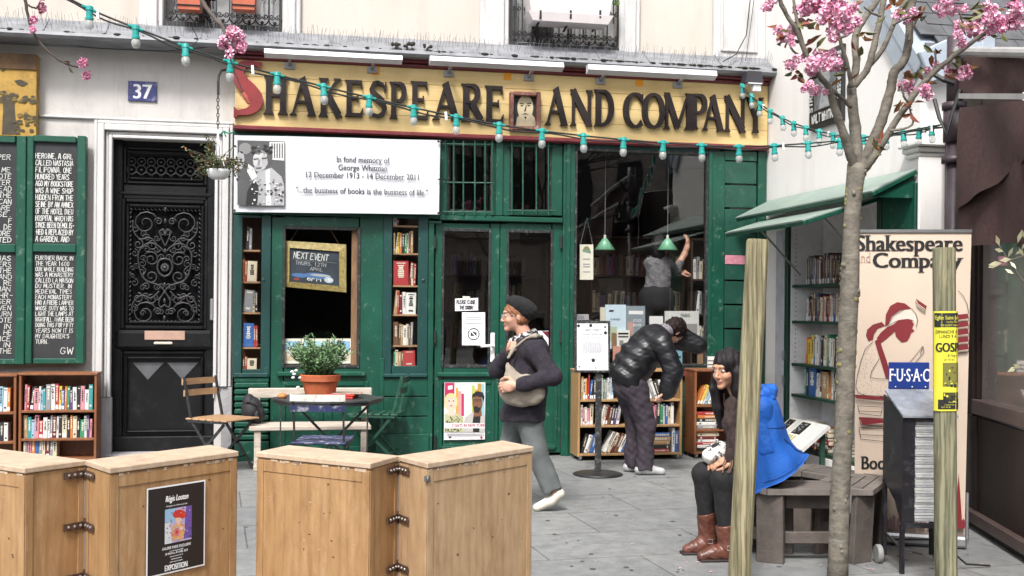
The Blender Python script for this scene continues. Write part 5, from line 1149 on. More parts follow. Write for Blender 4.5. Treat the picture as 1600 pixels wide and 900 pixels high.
def cover_print(px, py, lines, h, col):
    mb = MB()
    for i, s in enumerate(lines): text(mb, s, F(px, py + i * h * 1.7, -.078), EX, EZ, h / 158, bold=.02, sx=.8)
    return mb
SHG = mat('cabinet_dark_green', (.006, .035, .022), .45, var=.25, dirt=(.05, .09, .07), dirt_amt=.4)
CABW = mat('cabinet_white', (.76, .76, .77), .6, var=.08, dirt=(.3, .29, .28), dirt_amt=.4, dscale=5)
cab = thing('wall_book_cabinet', 'tall white lined book cabinet in the side wall under green flaps', 'cabinet', (XR, 9.57, .12), kind='thing')
DX = .34; xb = XR + DX
mb = MB(); mb.box((XR + .001, CY1 - .02, .12), (xb, CY1 - .0005, CZ1 - .001)); mb.mark(); mb.box((XR + .001, CY0 + .0005, .12), (xb, CY0 + .02, CZ1 - .001)); mb.mark(); mb.box((xb, CY0 - .1, .1), (xb + .02, CY1 + .1, CZ1 + .1)); mb.mark(); mb.box((XR + .001, CY0 + .021, CZ1 - .02), (xb - .001, CY1 - .021, CZ1 - .001))
mb.build('lining', CABW, cab)
mb = MB()
for z in np.arange(.9, 2.4, .045): mb.lathe((XR + .05, CY1 - .0205, z), [(.006, 0), (.006, .001)], 6, axis=Matrix.Rotation(radians(90), 3, 'X'))
mb.build('peg_holes', INK, cab)
zs = [onX(1275, py, XR + .03).z for py in (444, 502, 571, 621)]
for z in zs: mb = MB(); mb.box((XR + .01, CY0 + .021, z - .028), (xb - .001, CY1 - .021, z), 0, .003); mb.build('shelf', SHG, cab)
mb = MB()
mb.box((XR - .035, CY1 - .012, .1), (XR + .0, CY1 + .06, CZ1), 0, .004); mb.mark(); mb.box((XR - .035, CY0 - .06, .1), (XR - .0005, CY0 + .01, CZ1), 0, .004); mb.mark(); mb.box((XR - .035, CY0 - .06, CZ1 + .001), (XR - .0005, CY1 + .06, CZ1 + .06), 0, .004)
mb.build('frame', SHG, cab)
mb = MB()
for z in (.75, 1.0, 1.75, 2.1): mb.mark(); mb.box((XR - .05, CY1 + .045, z), (XR - .03, CY1 + .075, z + .09), 0, .004)
mb.build('hinge', STEEL, cab)
mb = MB(); mb.box((XR - .03, YE + .02, .12), (XR - .0005, CY0 - .07, 2.52), 0, .006); mb.build('closed_shutter', GREEN, cab)
mb = MB(); mb.box((XR - .025, CY1 + .075, .35), (XR - .013, CY1 + .29, 2.3), 0, .004); mb.build('open_leaf', mat('pale_grey_leaf', (.42, .42, .46), .5, dirt=(.3, .3, .3), dirt_amt=.3), cab)
UY = Vector((0, -1, 0)); NX = Vector((-1, 0, 0)); CW = ['black'] * 4 + ['white'] * 4 + ['cream'] * 3 + ['grey', 'brown', 'blue', 'dark red', 'tan', 'red', 'yellow']
GRPC = 'books in the wall cabinet'
top_row = CZ1 - .3
book_row(Vector((XR + .07, CY1 - .18, zs[0])), UY, NX, .78, .31, 'on the top wall cabinet shelf', GRPC, 61, cw=['black', 'black', 'brown', 'blue', 'white', 'grey', 'dark red'], stick=.6)
book_row(Vector((XR + .07, CY1 - .20, zs[1])), UY, NX, .78, .28, 'on the second wall cabinet shelf', GRPC, 62, cw=CW, stick=.6)
book_row(Vector((XR + .07, CY1 - .20, zs[2])), UY, NX, .78, .32, 'on the third wall cabinet shelf', GRPC, 63, cw=None, colours=['orange', ('yellow', .07), ('yellow', .05), 'blue', 'white', 'white', 'grey', 'black', 'white', 'cream', 'green', 'white', 'white', 'cream', 'black', 'white', 'cream', 'white', 'black', 'tan', 'white', 'red'], stick=.3, wr=(.03, .045))
book_row(Vector((XR + .07, CY1 - .18, zs[3])), UY, NX, .78, .30, 'on the fourth wall cabinet shelf', GRPC, 64, colours=['teal', 'black', ('blue', .16), 'white', 'white', 'black', ('tan', .12), 'tan', 'orange', 'white', 'black', 'cream', 'blue', 'white'], stick=.2, wr=(.03, .045))
zlow = onX(1285, 668, XR + .05).z
mb = MB(); mb.box((XR + .01, CY0 + .021, zlow - .26), (xb - .001, CY1 - .021, zlow - .23), 0, .003); mb.build('shelf', SHG, cab)
for i, (dy, cs) in enumerate(((.32, ['red', 'blue', 'black', 'white', 'dark red', 'orange', 'white']), (.60, ['brown', 'white', 'red', 'black', 'cream', 'orange']), (.92, ['black', 'white', 'red', 'cream', 'blue']))):
    book_pile(Vector((XR + .06, CY1 - dy, zlow - .23)), UY, NX, cs, f"of the {['far', 'middle', 'near'][i]} low cabinet pile", GRPC, 70 + i, L=.23, tr=(.03, .045))
def flap(lab, y0, y1, zh, w, zo, strut):
    r = thing('awning_flap', lab, 'awning', ((XR - w / 2), (y0 + y1) / 2, min(zh, zo)), group='green flaps over the wall cabinet', kind='thing'); a = Vector((XR - .02, 0, zh)); b = Vector((XR - w, 0, zo)); d = (b - a).normalized(); n = Vector((-d.z, 0, d.x)); n = n if n.z > 0 else -n
    M = Matrix(((d.x, 0, n.x, a.x), (0, -1, 0, y1), (d.z, 0, n.z, a.z), (0, 0, 0, 1)))
    L = (b - a).length; mb = MB(); mb.box((0, 0, 0), (L, y1 - y0, .018), 0, .003, M); mb.build('board', PALEGRN, r)
    mb = MB(); mb.box((.0, .0, -.03), (L - .04, .035, -.001), 0, .003, M); mb.box((0, y1 - y0 - .035, -.03), (L - .04, y1 - y0, -.001), 0, .003, M); mb.box((L - .036, 0, -.03), (L, y1 - y0, -.001), 0, .003, M); mb.build('rim', GREEN, r)
    for y in strut:
        mb = MB(); mb.bar((XR - w * .62, y, zh + (zo - zh) * .62 - .03), (XR - .02, y - .02, zh - .62), .025, .012); mb.build('strut', STEEL, r)
    return r
flap('upper green wooden flap, the longer one fixed over the wall cabinet', 8.12, 10.9, 2.62, .40, 2.43, ())
flap('lower green wooden flap propped open by a steel strut above the books', 8.67, 10.38, 2.46, .72, 2.235, (10.2, 8.85))
mb = MB(); mb.prism([(0, 0), (-.36, -.17), (-.36, -.20), (0, -.20)], .03, (XR - .02, 8.15, 2.60), EX, EZ); sd_ = mb.build('flap_end_board', GREEN); tag(sd_, 'green triangular end board under the near end of the upper flap', 'board', kind='thing')
dis = thing('display_rack', 'white sloping rack low on the cabinet front behind the hexagonal bench', 'display rack', (XR - .2, 9.8, 0));
def rp(u, v, off=0): # u along towards camera, v up the slope
    return Vector((XR - .30 + .27 * v - off * .7, 10.34 - u * .80, .22 + .22 * v + off * .7))
mb = MB(); mb.add([rp(0, 0), rp(1, 0), rp(1, 1), rp(0, 1), rp(0, 0, -.03), rp(1, 0, -.03), rp(1, 1, -.03), rp(0, 1, -.03)], [(0, 1, 2, 3), (7, 6, 5, 4), (0, 4, 5, 1), (1, 5, 6, 2), (2, 6, 7, 3), (3, 7, 4, 0)]); mb.build('sloping_board', flat('rack_off_white', (.50, .50, .49), .6), dis)
for u in (.08, .92): mb = MB(); a = rp(u, .1, -.03); mb.bar((a.x, a.y, 0), a, .04, .04); mb.build('leg', SHG, dis); mb = MB(); a = rp(u, .8, -.03); mb.bar((a.x, a.y, 0), a, .04, .04); mb.build('leg', SHG, dis)
for i, (u0, u1, lab) in enumerate(((.03, .24, 'black and white printed magazine at the far end of the white rack'), (.38, .66, 'black and white printed magazine with a yellow striped edge on the white rack'))):
    m = thing('magazine', lab, 'magazine', rp((u0 + u1) / 2, .1, .01)); mb = MB(); mb.add([rp(u0, .05, .006), rp(u1, .05, .006), rp(u1, .96, .006), rp(u0, .96, .006), rp(u0, .05, .001), rp(u1, .05, .001), rp(u1, .96, .001), rp(u0, .96, .001)], [(0, 1, 2, 3), (7, 6, 5, 4), (0, 4, 5, 1), (1, 5, 6, 2), (2, 6, 7, 3), (3, 7, 4, 0)]); mb.build('cover', PAPERW, m)
    mb = MB();
    def rq(a, b, c, d, mi, off=.008): mb.add([rp(u0 + (u1 - u0) * a, c, off), rp(u0 + (u1 - u0) * b, c, off), rp(u0 + (u1 - u0) * b, d, off), rp(u0 + (u1 - u0) * a, d, off)], [(0, 1, 2, 3)], mi)
    rq(.08, .92, .45, .92, 0)
    for k in range(16): a, c = rnd.uniform(.1, .75), rnd.uniform(.48, .86); rq(a, a + rnd.uniform(.05, .16), c, c + rnd.uniform(.02, .05), 1, .0095)
    if i:
        for k in range(7): rq(.05 + k * .13, .11 + k * .13, .08, .40, 0 if k % 2 else 2)
    mb.build('print', [INK, GREY, flat('print_lime_yellow', (.5, .5, .12), .6)], m)
# inside the shop
inn = thing('shop_interior', 'dim bookshop room seen through the windows', 'room', (2.2, FY + 1.6, 0), kind='thing')
mb = MB(); b0, b1 = SXL - .05, XR + 1.2; yb = FY + 3.4; y_ = FY + .12
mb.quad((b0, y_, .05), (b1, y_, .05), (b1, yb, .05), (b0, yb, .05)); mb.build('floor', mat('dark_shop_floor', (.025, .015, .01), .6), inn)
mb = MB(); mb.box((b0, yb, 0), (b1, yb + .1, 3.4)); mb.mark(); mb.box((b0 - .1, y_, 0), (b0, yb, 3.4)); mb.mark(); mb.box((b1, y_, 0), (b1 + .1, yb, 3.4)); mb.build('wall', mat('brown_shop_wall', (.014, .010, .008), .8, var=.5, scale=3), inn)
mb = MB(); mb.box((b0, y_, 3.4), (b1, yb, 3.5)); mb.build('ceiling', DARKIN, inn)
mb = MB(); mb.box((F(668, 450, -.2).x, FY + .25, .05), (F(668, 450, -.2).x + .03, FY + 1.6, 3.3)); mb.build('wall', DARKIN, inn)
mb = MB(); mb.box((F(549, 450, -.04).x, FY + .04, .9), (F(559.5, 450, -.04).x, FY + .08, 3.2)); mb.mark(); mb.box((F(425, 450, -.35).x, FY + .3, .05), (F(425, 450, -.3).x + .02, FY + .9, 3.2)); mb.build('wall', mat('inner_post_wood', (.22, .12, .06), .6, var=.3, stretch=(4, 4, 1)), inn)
DIMW = mat('dimmed_shelf_wood', (.045, .022, .012), .6, var=.3)  # shelf wood darkened: the dim room's shade is put into its colour
SINK = []
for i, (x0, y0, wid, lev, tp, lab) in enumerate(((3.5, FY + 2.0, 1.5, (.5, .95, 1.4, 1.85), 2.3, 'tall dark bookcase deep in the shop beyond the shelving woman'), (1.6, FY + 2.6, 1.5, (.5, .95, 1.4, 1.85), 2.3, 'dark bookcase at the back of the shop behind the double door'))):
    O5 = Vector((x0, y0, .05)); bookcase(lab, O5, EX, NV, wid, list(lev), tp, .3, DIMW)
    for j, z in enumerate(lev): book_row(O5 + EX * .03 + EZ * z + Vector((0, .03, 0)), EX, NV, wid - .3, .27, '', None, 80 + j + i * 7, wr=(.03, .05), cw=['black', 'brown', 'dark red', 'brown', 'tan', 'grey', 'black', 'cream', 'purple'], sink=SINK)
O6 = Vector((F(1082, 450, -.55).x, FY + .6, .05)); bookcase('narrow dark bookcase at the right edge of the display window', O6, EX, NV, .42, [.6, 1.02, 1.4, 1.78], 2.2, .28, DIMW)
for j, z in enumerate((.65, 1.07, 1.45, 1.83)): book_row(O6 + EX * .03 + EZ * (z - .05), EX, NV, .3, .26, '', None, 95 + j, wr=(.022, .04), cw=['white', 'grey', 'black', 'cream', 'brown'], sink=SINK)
merge_books('shop_books', 'dim rows of books on the shelves deep inside the shop', SINK)
for px, py, lab in ((945, 391, 'green enamel pendant lamp hanging near the arched card in the window'), (1043, 391, 'green enamel pendant lamp hanging in front of the shelving woman')):
    q = F(px, py, -.25); L = thing('pendant_lamp', lab, 'pendant lamp', q, group='green pendant lamps in the display window')
    mb = MB(); mb.lathe(q, [(.105, 0), (.11, .004), (.03, .115), (.02, .125), (.0, .125)], 24); mb.build('shade', flat('green_enamel', (.14, .36, .22), .35), L, smooth=True)
    mb = MB(); mb.tube([q + EZ * .12, q + EZ * .16], .014, 8); mb.build('cap', flat('pale_lamp_cap', (.6, .6, .55), .4), L); mb = MB(); mb.tube([q + EZ * .16, q + EZ * 1.2], .003, 5); mb.build('cord', flat('lamp_cord', (.2, .2, .2), .6), L)
t = sheet('arched_card', 'hanging cream card with an arched picture in the display window', 'card', 906, 382, 927, 437, -.05, m=PAPERW)
mb = MB(); c = F(916.5, 396, -.0485); disc(mb, c, (.045, .075), EX, EZ, 0, 12, 0, 0, pi); disc(mb, c + EZ * .005, (.025, .04), EX, EZ, 1, 10, .001, 0, pi)
for py in (404, 412, 416, 424): rect(mb, 911, py, 922, py + 1.6, -.0485, -.0488, 0, 2)
mb.build('print', [flat('card_olive', (.25, .22, .08), .6), flat('card_teal', (.1, .3, .3), .6), GL], t); mb = MB(); mb.tube([F(907, 382, -.1), F(917, 340, -.1), F(926, 382, -.1)], .0025, 4); mb.build('string', GREY, t)
fcb = thing('framed_chalkboard', 'gilt framed chalkboard announcing the next event in the left window', 'chalkboard', F(494, 455, -.10))
tl = lambda x, y, o: F(443 + (x) * 1.0, y, o)
cor = [(445.5, 448), (541, 457), (541, 382), (444.5, 376)]; inr = [(452, 440), (530, 447), (530, 393), (452.5, 387)]
mb = MB()
for i in range(4):
    a, b = cor[i], cor[(i + 1) % 4]; c, d = inr[(i + 1) % 4], inr[i]; f_ = [F(*a, -.045), F(*b, -.045), F(*c, -.03), F(*d, -.03)]; bk = [v + Vector((0, .03, 0)) for v in f_]
    mb.add(f_ + bk, [(0, 1, 2, 3), (7, 6, 5, 4), (0, 4, 5, 1), (1, 5, 6, 2), (2, 6, 7, 3), (3, 7, 4, 0)])
mb.build('frame', mat('old_gilt_frame', (.34, .26, .09), .45, var=.4, scale=40, bump=.5, bscale=90, dirt=(.12, .08, .03), dirt_amt=.6, dscale=30), fcb)
mb = MB(); mb.quad(*[F(x, y, -.047) for x, y in inr]); mb.build('slate', mat('framed_slate', (.022, .03, .042), .7, var=.4, scale=6), fcb)
mb = MB(); V1 = (F(452, 387, -.046) - F(452, 440, -.046)).normalized(); U1 = (F(530, 447, -.046) - F(452, 440, -.046)).normalized(); O1 = F(452, 440, -.0455)
hand(mb, 'NEXT EVENT', O1 + U1 * .04 + V1 * .235, U1, V1, .06, .34, wt=.12, slant=.2, mi=0); hand(mb, 'THURS. 12TH', O1 + U1 * .06 + V1 * .175, U1, V1, .034, .30, wt=.14, mi=1); hand(mb, 'APRIL', O1 + U1 * .2 + V1 * .128, U1, V1, .03, .13, wt=.14, mi=1); hand(mb, '6PM', O1 + U1 * .17 + V1 * .03, U1, V1, .045, .14, wt=.16, mi=0)
mb.bar(O1 + U1 * .02 + V1 * .222, O1 + U1 * .46 + V1 * .222, .004, .001)
def bl(cx, cy, a, b, mi, off): disc(mb, O1 + U1 * cx + V1 * cy, (a, b), U1, V1, mi, 14, off)
bl(.10, .07, .08, .022, 2, .001); bl(.27, .08, .13, .03, 2, .0012); bl(.30, .088, .1, .012, 1, .002); bl(.38, .05, .045, .03, 3, .0016); bl(.39, .05, .025, .018, 0, .002); bl(.07, .03, .03, .012, 4, .001)
mb.build('chalk_writing', [CHALK, flat('chalk_grey', (.32, .33, .33), .9), flat('chalk_blue', (.07, .14, .30), .9), flat('chalk_pale_blue', (.35, .42, .5), .9), flat('chalk_red', (.25, .04, .04), .9)], fcb)
mb = MB(); mb.tube([F(452, 379, -.1), F(470, 352, -.1)], .003, 4); mb.tube([F(530, 382, -.1), F(512, 352, -.1)], .003, 4); mb.build('string', flat('brown_string', (.2, .11, .06), .8), fcb)
for i, (a, b, lab, c1, c2) in enumerate(((443, 470, 'small pale blue beach picture at the left of the window sill', (.25, .45, .6), (.55, .45, .3)), (471, 514, 'pale turquoise harbour picture in the middle of the window sill', (.35, .55, .6), (.5, .5, .42)), (515, 549, 'blue framed seaside picture at the right of the window sill', (.22, .42, .62), (.6, .55, .4)))):
    t = sheet('small_picture', lab, 'picture', a, 529, b, 568, -.05 - .002 * i, m=PAPERW, kind='thing'); t['group'] = 'pictures along the window sill'
    mb = MB(); rect(mb, a + 2.5, 533, b - 2.5, 549, -.048 - .002 * i, -.0495 - .002 * i, 0, 0); rect(mb, a + 2.5, 549, b - 2.5, 563, -.048 - .002 * i, -.0495 - .002 * i, 0, 1)
    for k in range(5): x = a + 5 + k * (b - a - 10) / 5; rect(mb, x, 546 - (k * 7 % 5), x + 3, 556, -.047 - .002 * i, -.0479 - .002 * i, 0, 2)
    mb.build('print', [flat('picture_sky_%s' % ['a', 'b', 'c'][i], c1, .4, var=.2, scale=20), flat('picture_sand_%s' % ['a', 'b', 'c'][i], c2, .4, var=.3, scale=20), flat('picture_white', (.65, .62, .58), .4)], t)
def cover_book(lab, px0, py0, px1, py1, o, col, prints, tilt=0, cat='book'):
    if o < 0: o = -.03 + (o + .12) * .5 if o < -.12 else -.03
    nm = 'cover_' + '_'.join(lab.split()[:3]); t = sheet('display_book' if cat == 'book' else 'display_card', lab, cat, px0, py0, px1, py1, o, m=flat('display_' + lab.replace(' ', '_')[:40], col, .45, var=.08), th=.018, tilt=tilt); t['group'] = 'books shown cover out in the display window'
    mb = MB()
    ms = []
    for (k, a) in prints:
        c = a[-1]
        mname = 'print_' + '_'.join('%d' % int(v * 100) for v in c); m = flat(mname, c, .5)
        if m not in ms: ms.append(m)
        mi = ms.index(m)
        if k == 'r': rect(mb, px0 + (px1 - px0) * a[0], py0 + (py1 - py0) * a[1], px0 + (px1 - px0) * a[2], py0 + (py1 - py0) * a[3], o + .003 + .0004 * mi, o + .0005, 0, mi)
        else: text(mb, a[0], F(px0 + (px1 - px0) * a[1], py0 + (py1 - py0) * a[2], o + .006), EX, EZ, a[3] / 152, mi, bold=.015, sx=.85)
    if prints: mb.build('print', ms, t)
BK_ = (.02, .02, .02); WH_ = (.68, .68, .68)
cover_book('pale blue magazine standing cover out left in the display window', 946, 476, 978, 545, -.20, (.46, .56, .64), [('t', ('LE MONDE', .48, .35, 2.6, BK_)), ('r', (.1, .5, .55, .8, (.35, .42, .3))), ('r', (.18, .12, .4, .16, BK_))])
cover_book('grey book with a pink portrait beside the pale blue magazine', 978, 478, 1008, 533, -.22, (.20, .24, .27), [('r', (.15, .14, .9, .24, WH_)), ('t', ('COCK', .6, .45, 4, WH_)), ('t', ('BOOK', .6, .58, 4, WH_)), ('r', (.08, .45, .4, .85, (.4, .25, .22)))])
cover_book('thin cream book edge behind the pale blue magazine', 938, 480, 946, 545, -.24, (.5, .47, .38), [])
cover_book('small picture postcard lying on the sill above the notice board', 901, 491, 920, 500, -.12, (.35, .33, .34), [('r', (.1, .2, .6, .8, (.2, .22, .25)))], cat='card')
cover_book('white card with black lettering behind the bending man', 964, 516, 984, 542, -.16, (.6, .6, .58), [('r', (.1, .15, .9, .25, BK_)), ('r', (.1, .35, .9, .42, BK_)), ('r', (.2, .6, .5, .9, (.2, .2, .2)))], cat='card')
cover_book('tan wooden block book below the grey cover', 956, 520, 963, 545, -.17, (.2, .12, .06), [])
cover_book('salmon pink book low in the window beside the white card', 958, 541, 975, 571, -.15, (.45, .22, .17), [])
cover_book('white card standing just above the bending back', 1015, 494, 1036, 520, -.24, (.6, .6, .6), [], cat='card')
cover_book('wide white and grey art book at the right of the window', 1039, 486, 1092, 530, -.26, (.5, .5, .48), [('t', ('PARIS', .6, .20, 5, (.15, .15, .15))), ('r', (.05, .45, .95, .95, (.22, .21, .2)))])
cover_book('mint green book standing in front of the bending man', 1050, 512, 1071, 548, -.14, (.16, .52, .38), [('t', ('TO', .7, .4, 5, WH_)), ('r', (.85, .05, 1.0, .95, (.5, .55, .1)))])
cover_book('blue book with dark mountains under the mint green one', 1046, 545, 1066, 572, -.12, (.16, .34, .42), [('r', (.05, .3, .6, .42, BK_)), ('r', (.3, .42, .9, .52, BK_))])
cover_book('brown paper bag book at the right corner of the window', 1090, 540, 1102, 571, -.14, (.22, .14, .08), [])
mb = MB(); rect(mb, 899, 571.5, 1105, 575, -.02, -.45, .003); mb.build('window_ledge', WOODIN, dsp)
cover_book('stack of white papers on the sill by the seated woman', 1106, 557, 1119, 577, .07, (.62, .62, .60), [('r', (0, .3, 1, .36, BK_)), ('r', (0, .6, 1, .66, BK_)), ('r', (0, .82, 1, .9, (.3, .3, .3)))], cat='papers')
# hinged plywood display boxes in the foreground
PLY = mat('varnished_plywood', (.37, .205, .085), .55, var=.26, stain=(.13, .062, .025), stain_amt=.6, sscale=3.2, sstretch=(1.5, 1.5, .7), sthr=(.5, .78), scale=7, stretch=(3.2, 3.2, .9), detail=12, bump=.12, bscale=40, dirt=(.46, .31, .18), dirt_amt=.6, dscale=7, dstretch=(2, 2, .7), col2=(.38, .225, .105))
PLYP = mat('paler_plywood', (.43, .27, .14), .6, var=.24, stain=(.20, .105, .045), stain_amt=.6, sscale=3.2, sstretch=(1.5, 1.5, .7), sthr=(.5, .78), scale=7, stretch=(3.2, 3.2, .9), detail=12, bump=.12, bscale=40, dirt=(.24, .13, .06), dirt_amt=.6, dscale=6, dstretch=(2, 2, .6), col2=(.46, .31, .18))
PLYT = mat('worn_plywood_top', (.44, .33, .235), .7, var=.18, stain=(.25, .16, .09), stain_amt=.6, sscale=6, scale=5, stretch=(3, 3, 1), bump=.15, dirt=(.28, .18, .10), dirt_amt=.7, dscale=9)
grain(PLY, 9, 7, .12, .78, .5); grain(PLYP, 9, 7, .12, .8, .45)
RUST = mat('rusty_hinge', (.085, .048, .036), .6, var=.5, scale=30, bump=.2, metal=.3, dirt=(.18, .10, .06), dirt_amt=.5, dscale=40)
HC = .90; EE = EYE - HC
def camxy(xc, z): p = CAM + RT * xc + FW * z; return Vector((p.x, p.y, 0))
def boxcase(parent, H, along, side, L, Dp, m, name='case'):
    """H: hinge corner on plan, along: unit vector of the long side (from the hinge), side: unit vector to the near face."""
    M = Matrix(((along.x, side.x, 0, H.x), (along.y, side.y, 0, H.y), (0, 0, 1, 0), (0, 0, 0, 1)))
    b = MB(); b.box((0, 0, .02), (L, Dp, HC - .022), 0, .004, M)
    e = .035
    for x0, x1, y0, y1 in ((0, e, -.004, .0), (L - e, L, Dp, Dp + .004), (0, e, Dp, Dp + .004)): b.box((x0, y0, .03), (x1, y1, HC - .03), 0, .001, M)
    b.box((e + .001, Dp, HC - .075), (L - e - .001, Dp + .0035, HC - .03), 0, .001, M)
    for x0 in (-.004, L): b.box((x0, .0, .03), (x0 + .004, .03, HC - .03), 0, .001, M); b.box((x0, Dp - .03, .03), (x0 + .004, Dp, HC - .03), 0, .001, M)
    c = b.build(name, m, parent)
    t = MB(); t.box((-.006, -.006, HC - .0215), (L + .006, Dp + .008, HC), 0, .003, M); t.build('lid', PLYT, c)
    sc2 = MB()
    for k in range(16):
        x = rnd.uniform(.0, L - .03); z = rnd.uniform(.5, HC - .1); sc2.box((x, Dp + .0002, z), (x + rnd.uniform(.002, .014), Dp + .0007, z + rnd.uniform(.001, .003)), 0, 0, M)
        x = rnd.uniform(.0, L - .04); sc2.box((x, Dp + .0042, HC - .031 - rnd.uniform(0, .006)), (x + rnd.uniform(.006, .04), Dp + .0047, HC - .024), 0, 0, M)
    sc2.build('scuff', PLYT, c)['kind'] = 'stuff'
    if L > .3:
        d = MB();
        for k in range(8): x, z = rnd.uniform(.05, L - .05), rnd.uniform(.5, HC - .08); d.box((x, Dp + .0002, z), (x + rnd.uniform(.004, .012), Dp + .0012, z + rnd.uniform(.003, .008)), 0, 0, M)
        d.build('chip', flat('dark_knot', (.09, .045, .02), .8), c)
    return M
def hinge(parent, H, a1, a2, z):
    mb = MB()
    for a in (a1, a2):
        n = Vector((-a.y, a.x, 0)); n = n if n.dot(FW) < 0 else -n
        p0 = H + n * .004 + EZ * z; mb.bar(p0 + a * .004, p0 + a * .098, .003, .028, up=(0, 0, 1))
        for k in (.024, .05, .076): mb.ell(p0 + a * k + n * .002, (.006, .006, .006), 1, 8, 5)
    mb.tube([H - FW * .004 + EZ * (z - .025), H - FW * .004 + EZ * (z + .025)], .006, 8); mb.build('hinge', [RUST, flat('bright_screw', (.32, .28, .25), .3, metal=.6)], parent)
def unit(a): a = Vector(a); return a.normalized()
def pair(lab, H, l1, s1, L1, l2, s2, L2, m1, m2, Dp):
    r = thing('hinged_display_box', lab, 'display box', H)
    boxcase(r, H + l1 * .004, l1, s1, L1, Dp, m1); boxcase(r, H + l2 * .004, l2, s2, L2, Dp, m2)
    for z in (HC - .05, HC - .245, HC - .44, .1): hinge(r, H, s1, s2, z)
    mb = MB(); mb.tube([H - FW * .003 + EZ * .02, H - FW * .003 + EZ * (HC - .03)], .0045, 6); mb.build('piano_hinge_pin', STEEL, r)
    return r
def perp(l, s): s = s - l * s.dot(l); return s.normalized()
W2 = lambda x, z: (RT * x + FW * z)
H1 = camxy(-.7495 * EE, 7.488 * EE)
l1 = unit(W2(-.832, .501)); s1 = unit(W2(-.139, -.374)); l2 = unit(W2(.688, .905)); s2 = unit(W2(.2175, -.339))
bx = pair('pale pair of plywood boxes hinged in a V, in front of the walking woman', H1, l1, s1, .965 * EE, l2, s2, 1.13 * EE, PLY, PLYP, .398 * EE)
mb = MB(); c_ = H1 + s2 * .398 * EE + EZ * (HC - .06); mb.bar(c_ - l2 * .012 + s2 * .003, c_ + l2 * .014 + s2 * .003, .010, .022); mb.ell(c_ + s2 * .008, (.007, .007, .011)); mb.build('catch', mat('dull_catch_metal', (.16, .15, .14), .5, metal=.5), bx)
H0 = camxy(-2.706 * EE, 7.135 * EE)
l1 = unit(W2(-.84, .54)); s1 = perp(l1, W2(-.2, -.32)); l2 = unit(W2(.575, .835)); s2 = unit(W2(.267, -.324))
bl_ = pair('darker pair of plywood boxes hinged in a V, with the black exhibition poster', H0, l1, s1, 1.05 * EE, l2, s2, 1.0 * EE, PLY, PLY, .42 * EE)
po = H0 + l2 * (.004) + s2 * (.42 * EE + .0065)
def PO(u, z): return po + l2 * u + EZ * z
pu0, pu1 = .262 * EE, .725 * EE
def pz(px, py, u): # height on the poster plane of a photo pixel
    p = PO(u, 0); d = zc(p); hor = PCY + (px - PCX) * ROLL; return EYE - (py - hor) * d / FPX
zt = pz(274, 756, .5 * EE); zb = pz(274, 893, .5 * EE)
ep = thing('exhibition_poster', 'black exhibition poster with a red haired figure taped on the left plywood box', 'poster', PO((pu0 + pu1) / 2, zb), kind='thing')
def pbox(u0, u1, z0, z1, off, mbx, mi): mbx.add([PO(u, z) + s2 * off for u, z in ((u0, z0), (u1, z0), (u1, z1), (u0, z1))], [(0, 1, 2, 3)], mi)
PWd, PHt = pu1 - pu0, zt - zb
mb = MB(); pbox(pu0, pu1, zb, zt, .001, mb, 0); pbox(pu0 + .006, pu1 - .006, zb + .006, zt - .006, .0018, mb, 1); mb.build('sheet', [WHITE, mat('glossy_black_paper', (.007, .006, .008), .45, var=.3, scale=6, bump=.05)], ep)
mb = MB(); pcx = (pu0 + pu1) / 2; V = EZ
text(mb, 'R\u00e9gis Looten', PO(pcx, zt - PHt * .185) + s2 * .0025, l2, V, PHt * .066, bold=.06, slant=.25, sx=.62); text(mb, '- Perception de l\'ombre et du divin -', PO(pcx, zt - PHt * .245) + s2 * .0025, l2, V, PHt * .02, slant=.2, sx=.72)
for i, (s, h) in enumerate((('GALERIE PARIS EXCLUSIVE', .030), ('4, rue de la Boucherie, 75005', .014), ('20 MARS au 30 AVRIL 2012', .024), ('ouvert tous les jours de 11h', .014), ('exposition permanente', .014), ('galerie ouverte le dimanche', .014))):
    text(mb, s, PO(pcx, zb + PHt * (.275 - .031 * i)) + s2 * .0025, l2, V, PHt * h, sx=.78, slant=.2 if i % 2 == 0 else 0, bold=.01)
text(mb, 'EXPOSITION', PO(pcx, zb + PHt * .035) + s2 * .0025, l2, V, PHt * .062, bold=.07, sx=.62)
mb.build('lettering', WHITE, ep)
mb = MB(); q = lambda u, v, off: PO(pu0 + PWd * u, zb + PHt * v) + s2 * off
def qa(pts, mi, off): mb.add([q(u, v, off) for u, v in pts], [tuple(range(len(pts)))], mi)
def qe(cu, cv, a, b, mi, off, n=16): qa([(cu + a * cos(2 * pi * i / n), cv + b * sin(2 * pi * i / n)) for i in range(n)], mi, off)
qa([(.30, .34), (.76, .34), (.76, .73), (.30, .73)], 0, .0024); qa([(.30, .34), (.42, .34), (.40, .56), (.30, .6)], 5, .0027); qa([(.30, .58), (.46, .56), (.48, .73), (.30, .73)], 1, .0027); qa([(.62, .36), (.76, .36), (.76, .73), (.66, .73)], 2, .0027)
qa([(.40, .42), (.44, .53), (.48, .55), (.58, .55), (.64, .52), (.64, .44), (.60, .36), (.45, .36)], 3, .0031); qe(.53, .60, .055, .05, 4, .0033); qe(.53, .66, .10, .045, 6, .0036); qe(.60, .64, .06, .04, 6, .0038); qe(.50, .455, .05, .05, 7, .0036); qe(.58, .49, .035, .03, 4, .0038); qe(.5, .455, .02, .02, 6, .0040); qa([(.51, .53), (.55, .53), (.55, .58), (.51, .58)], 4, .0034)
for k in range(50): qe(rnd.uniform(.31, .75), rnd.uniform(.36, .72), rnd.uniform(.004, .014), rnd.uniform(.004, .012), rnd.choice((0, 1, 2, 5, 8, 3, 6)), .0042 + k * .00002, 7)
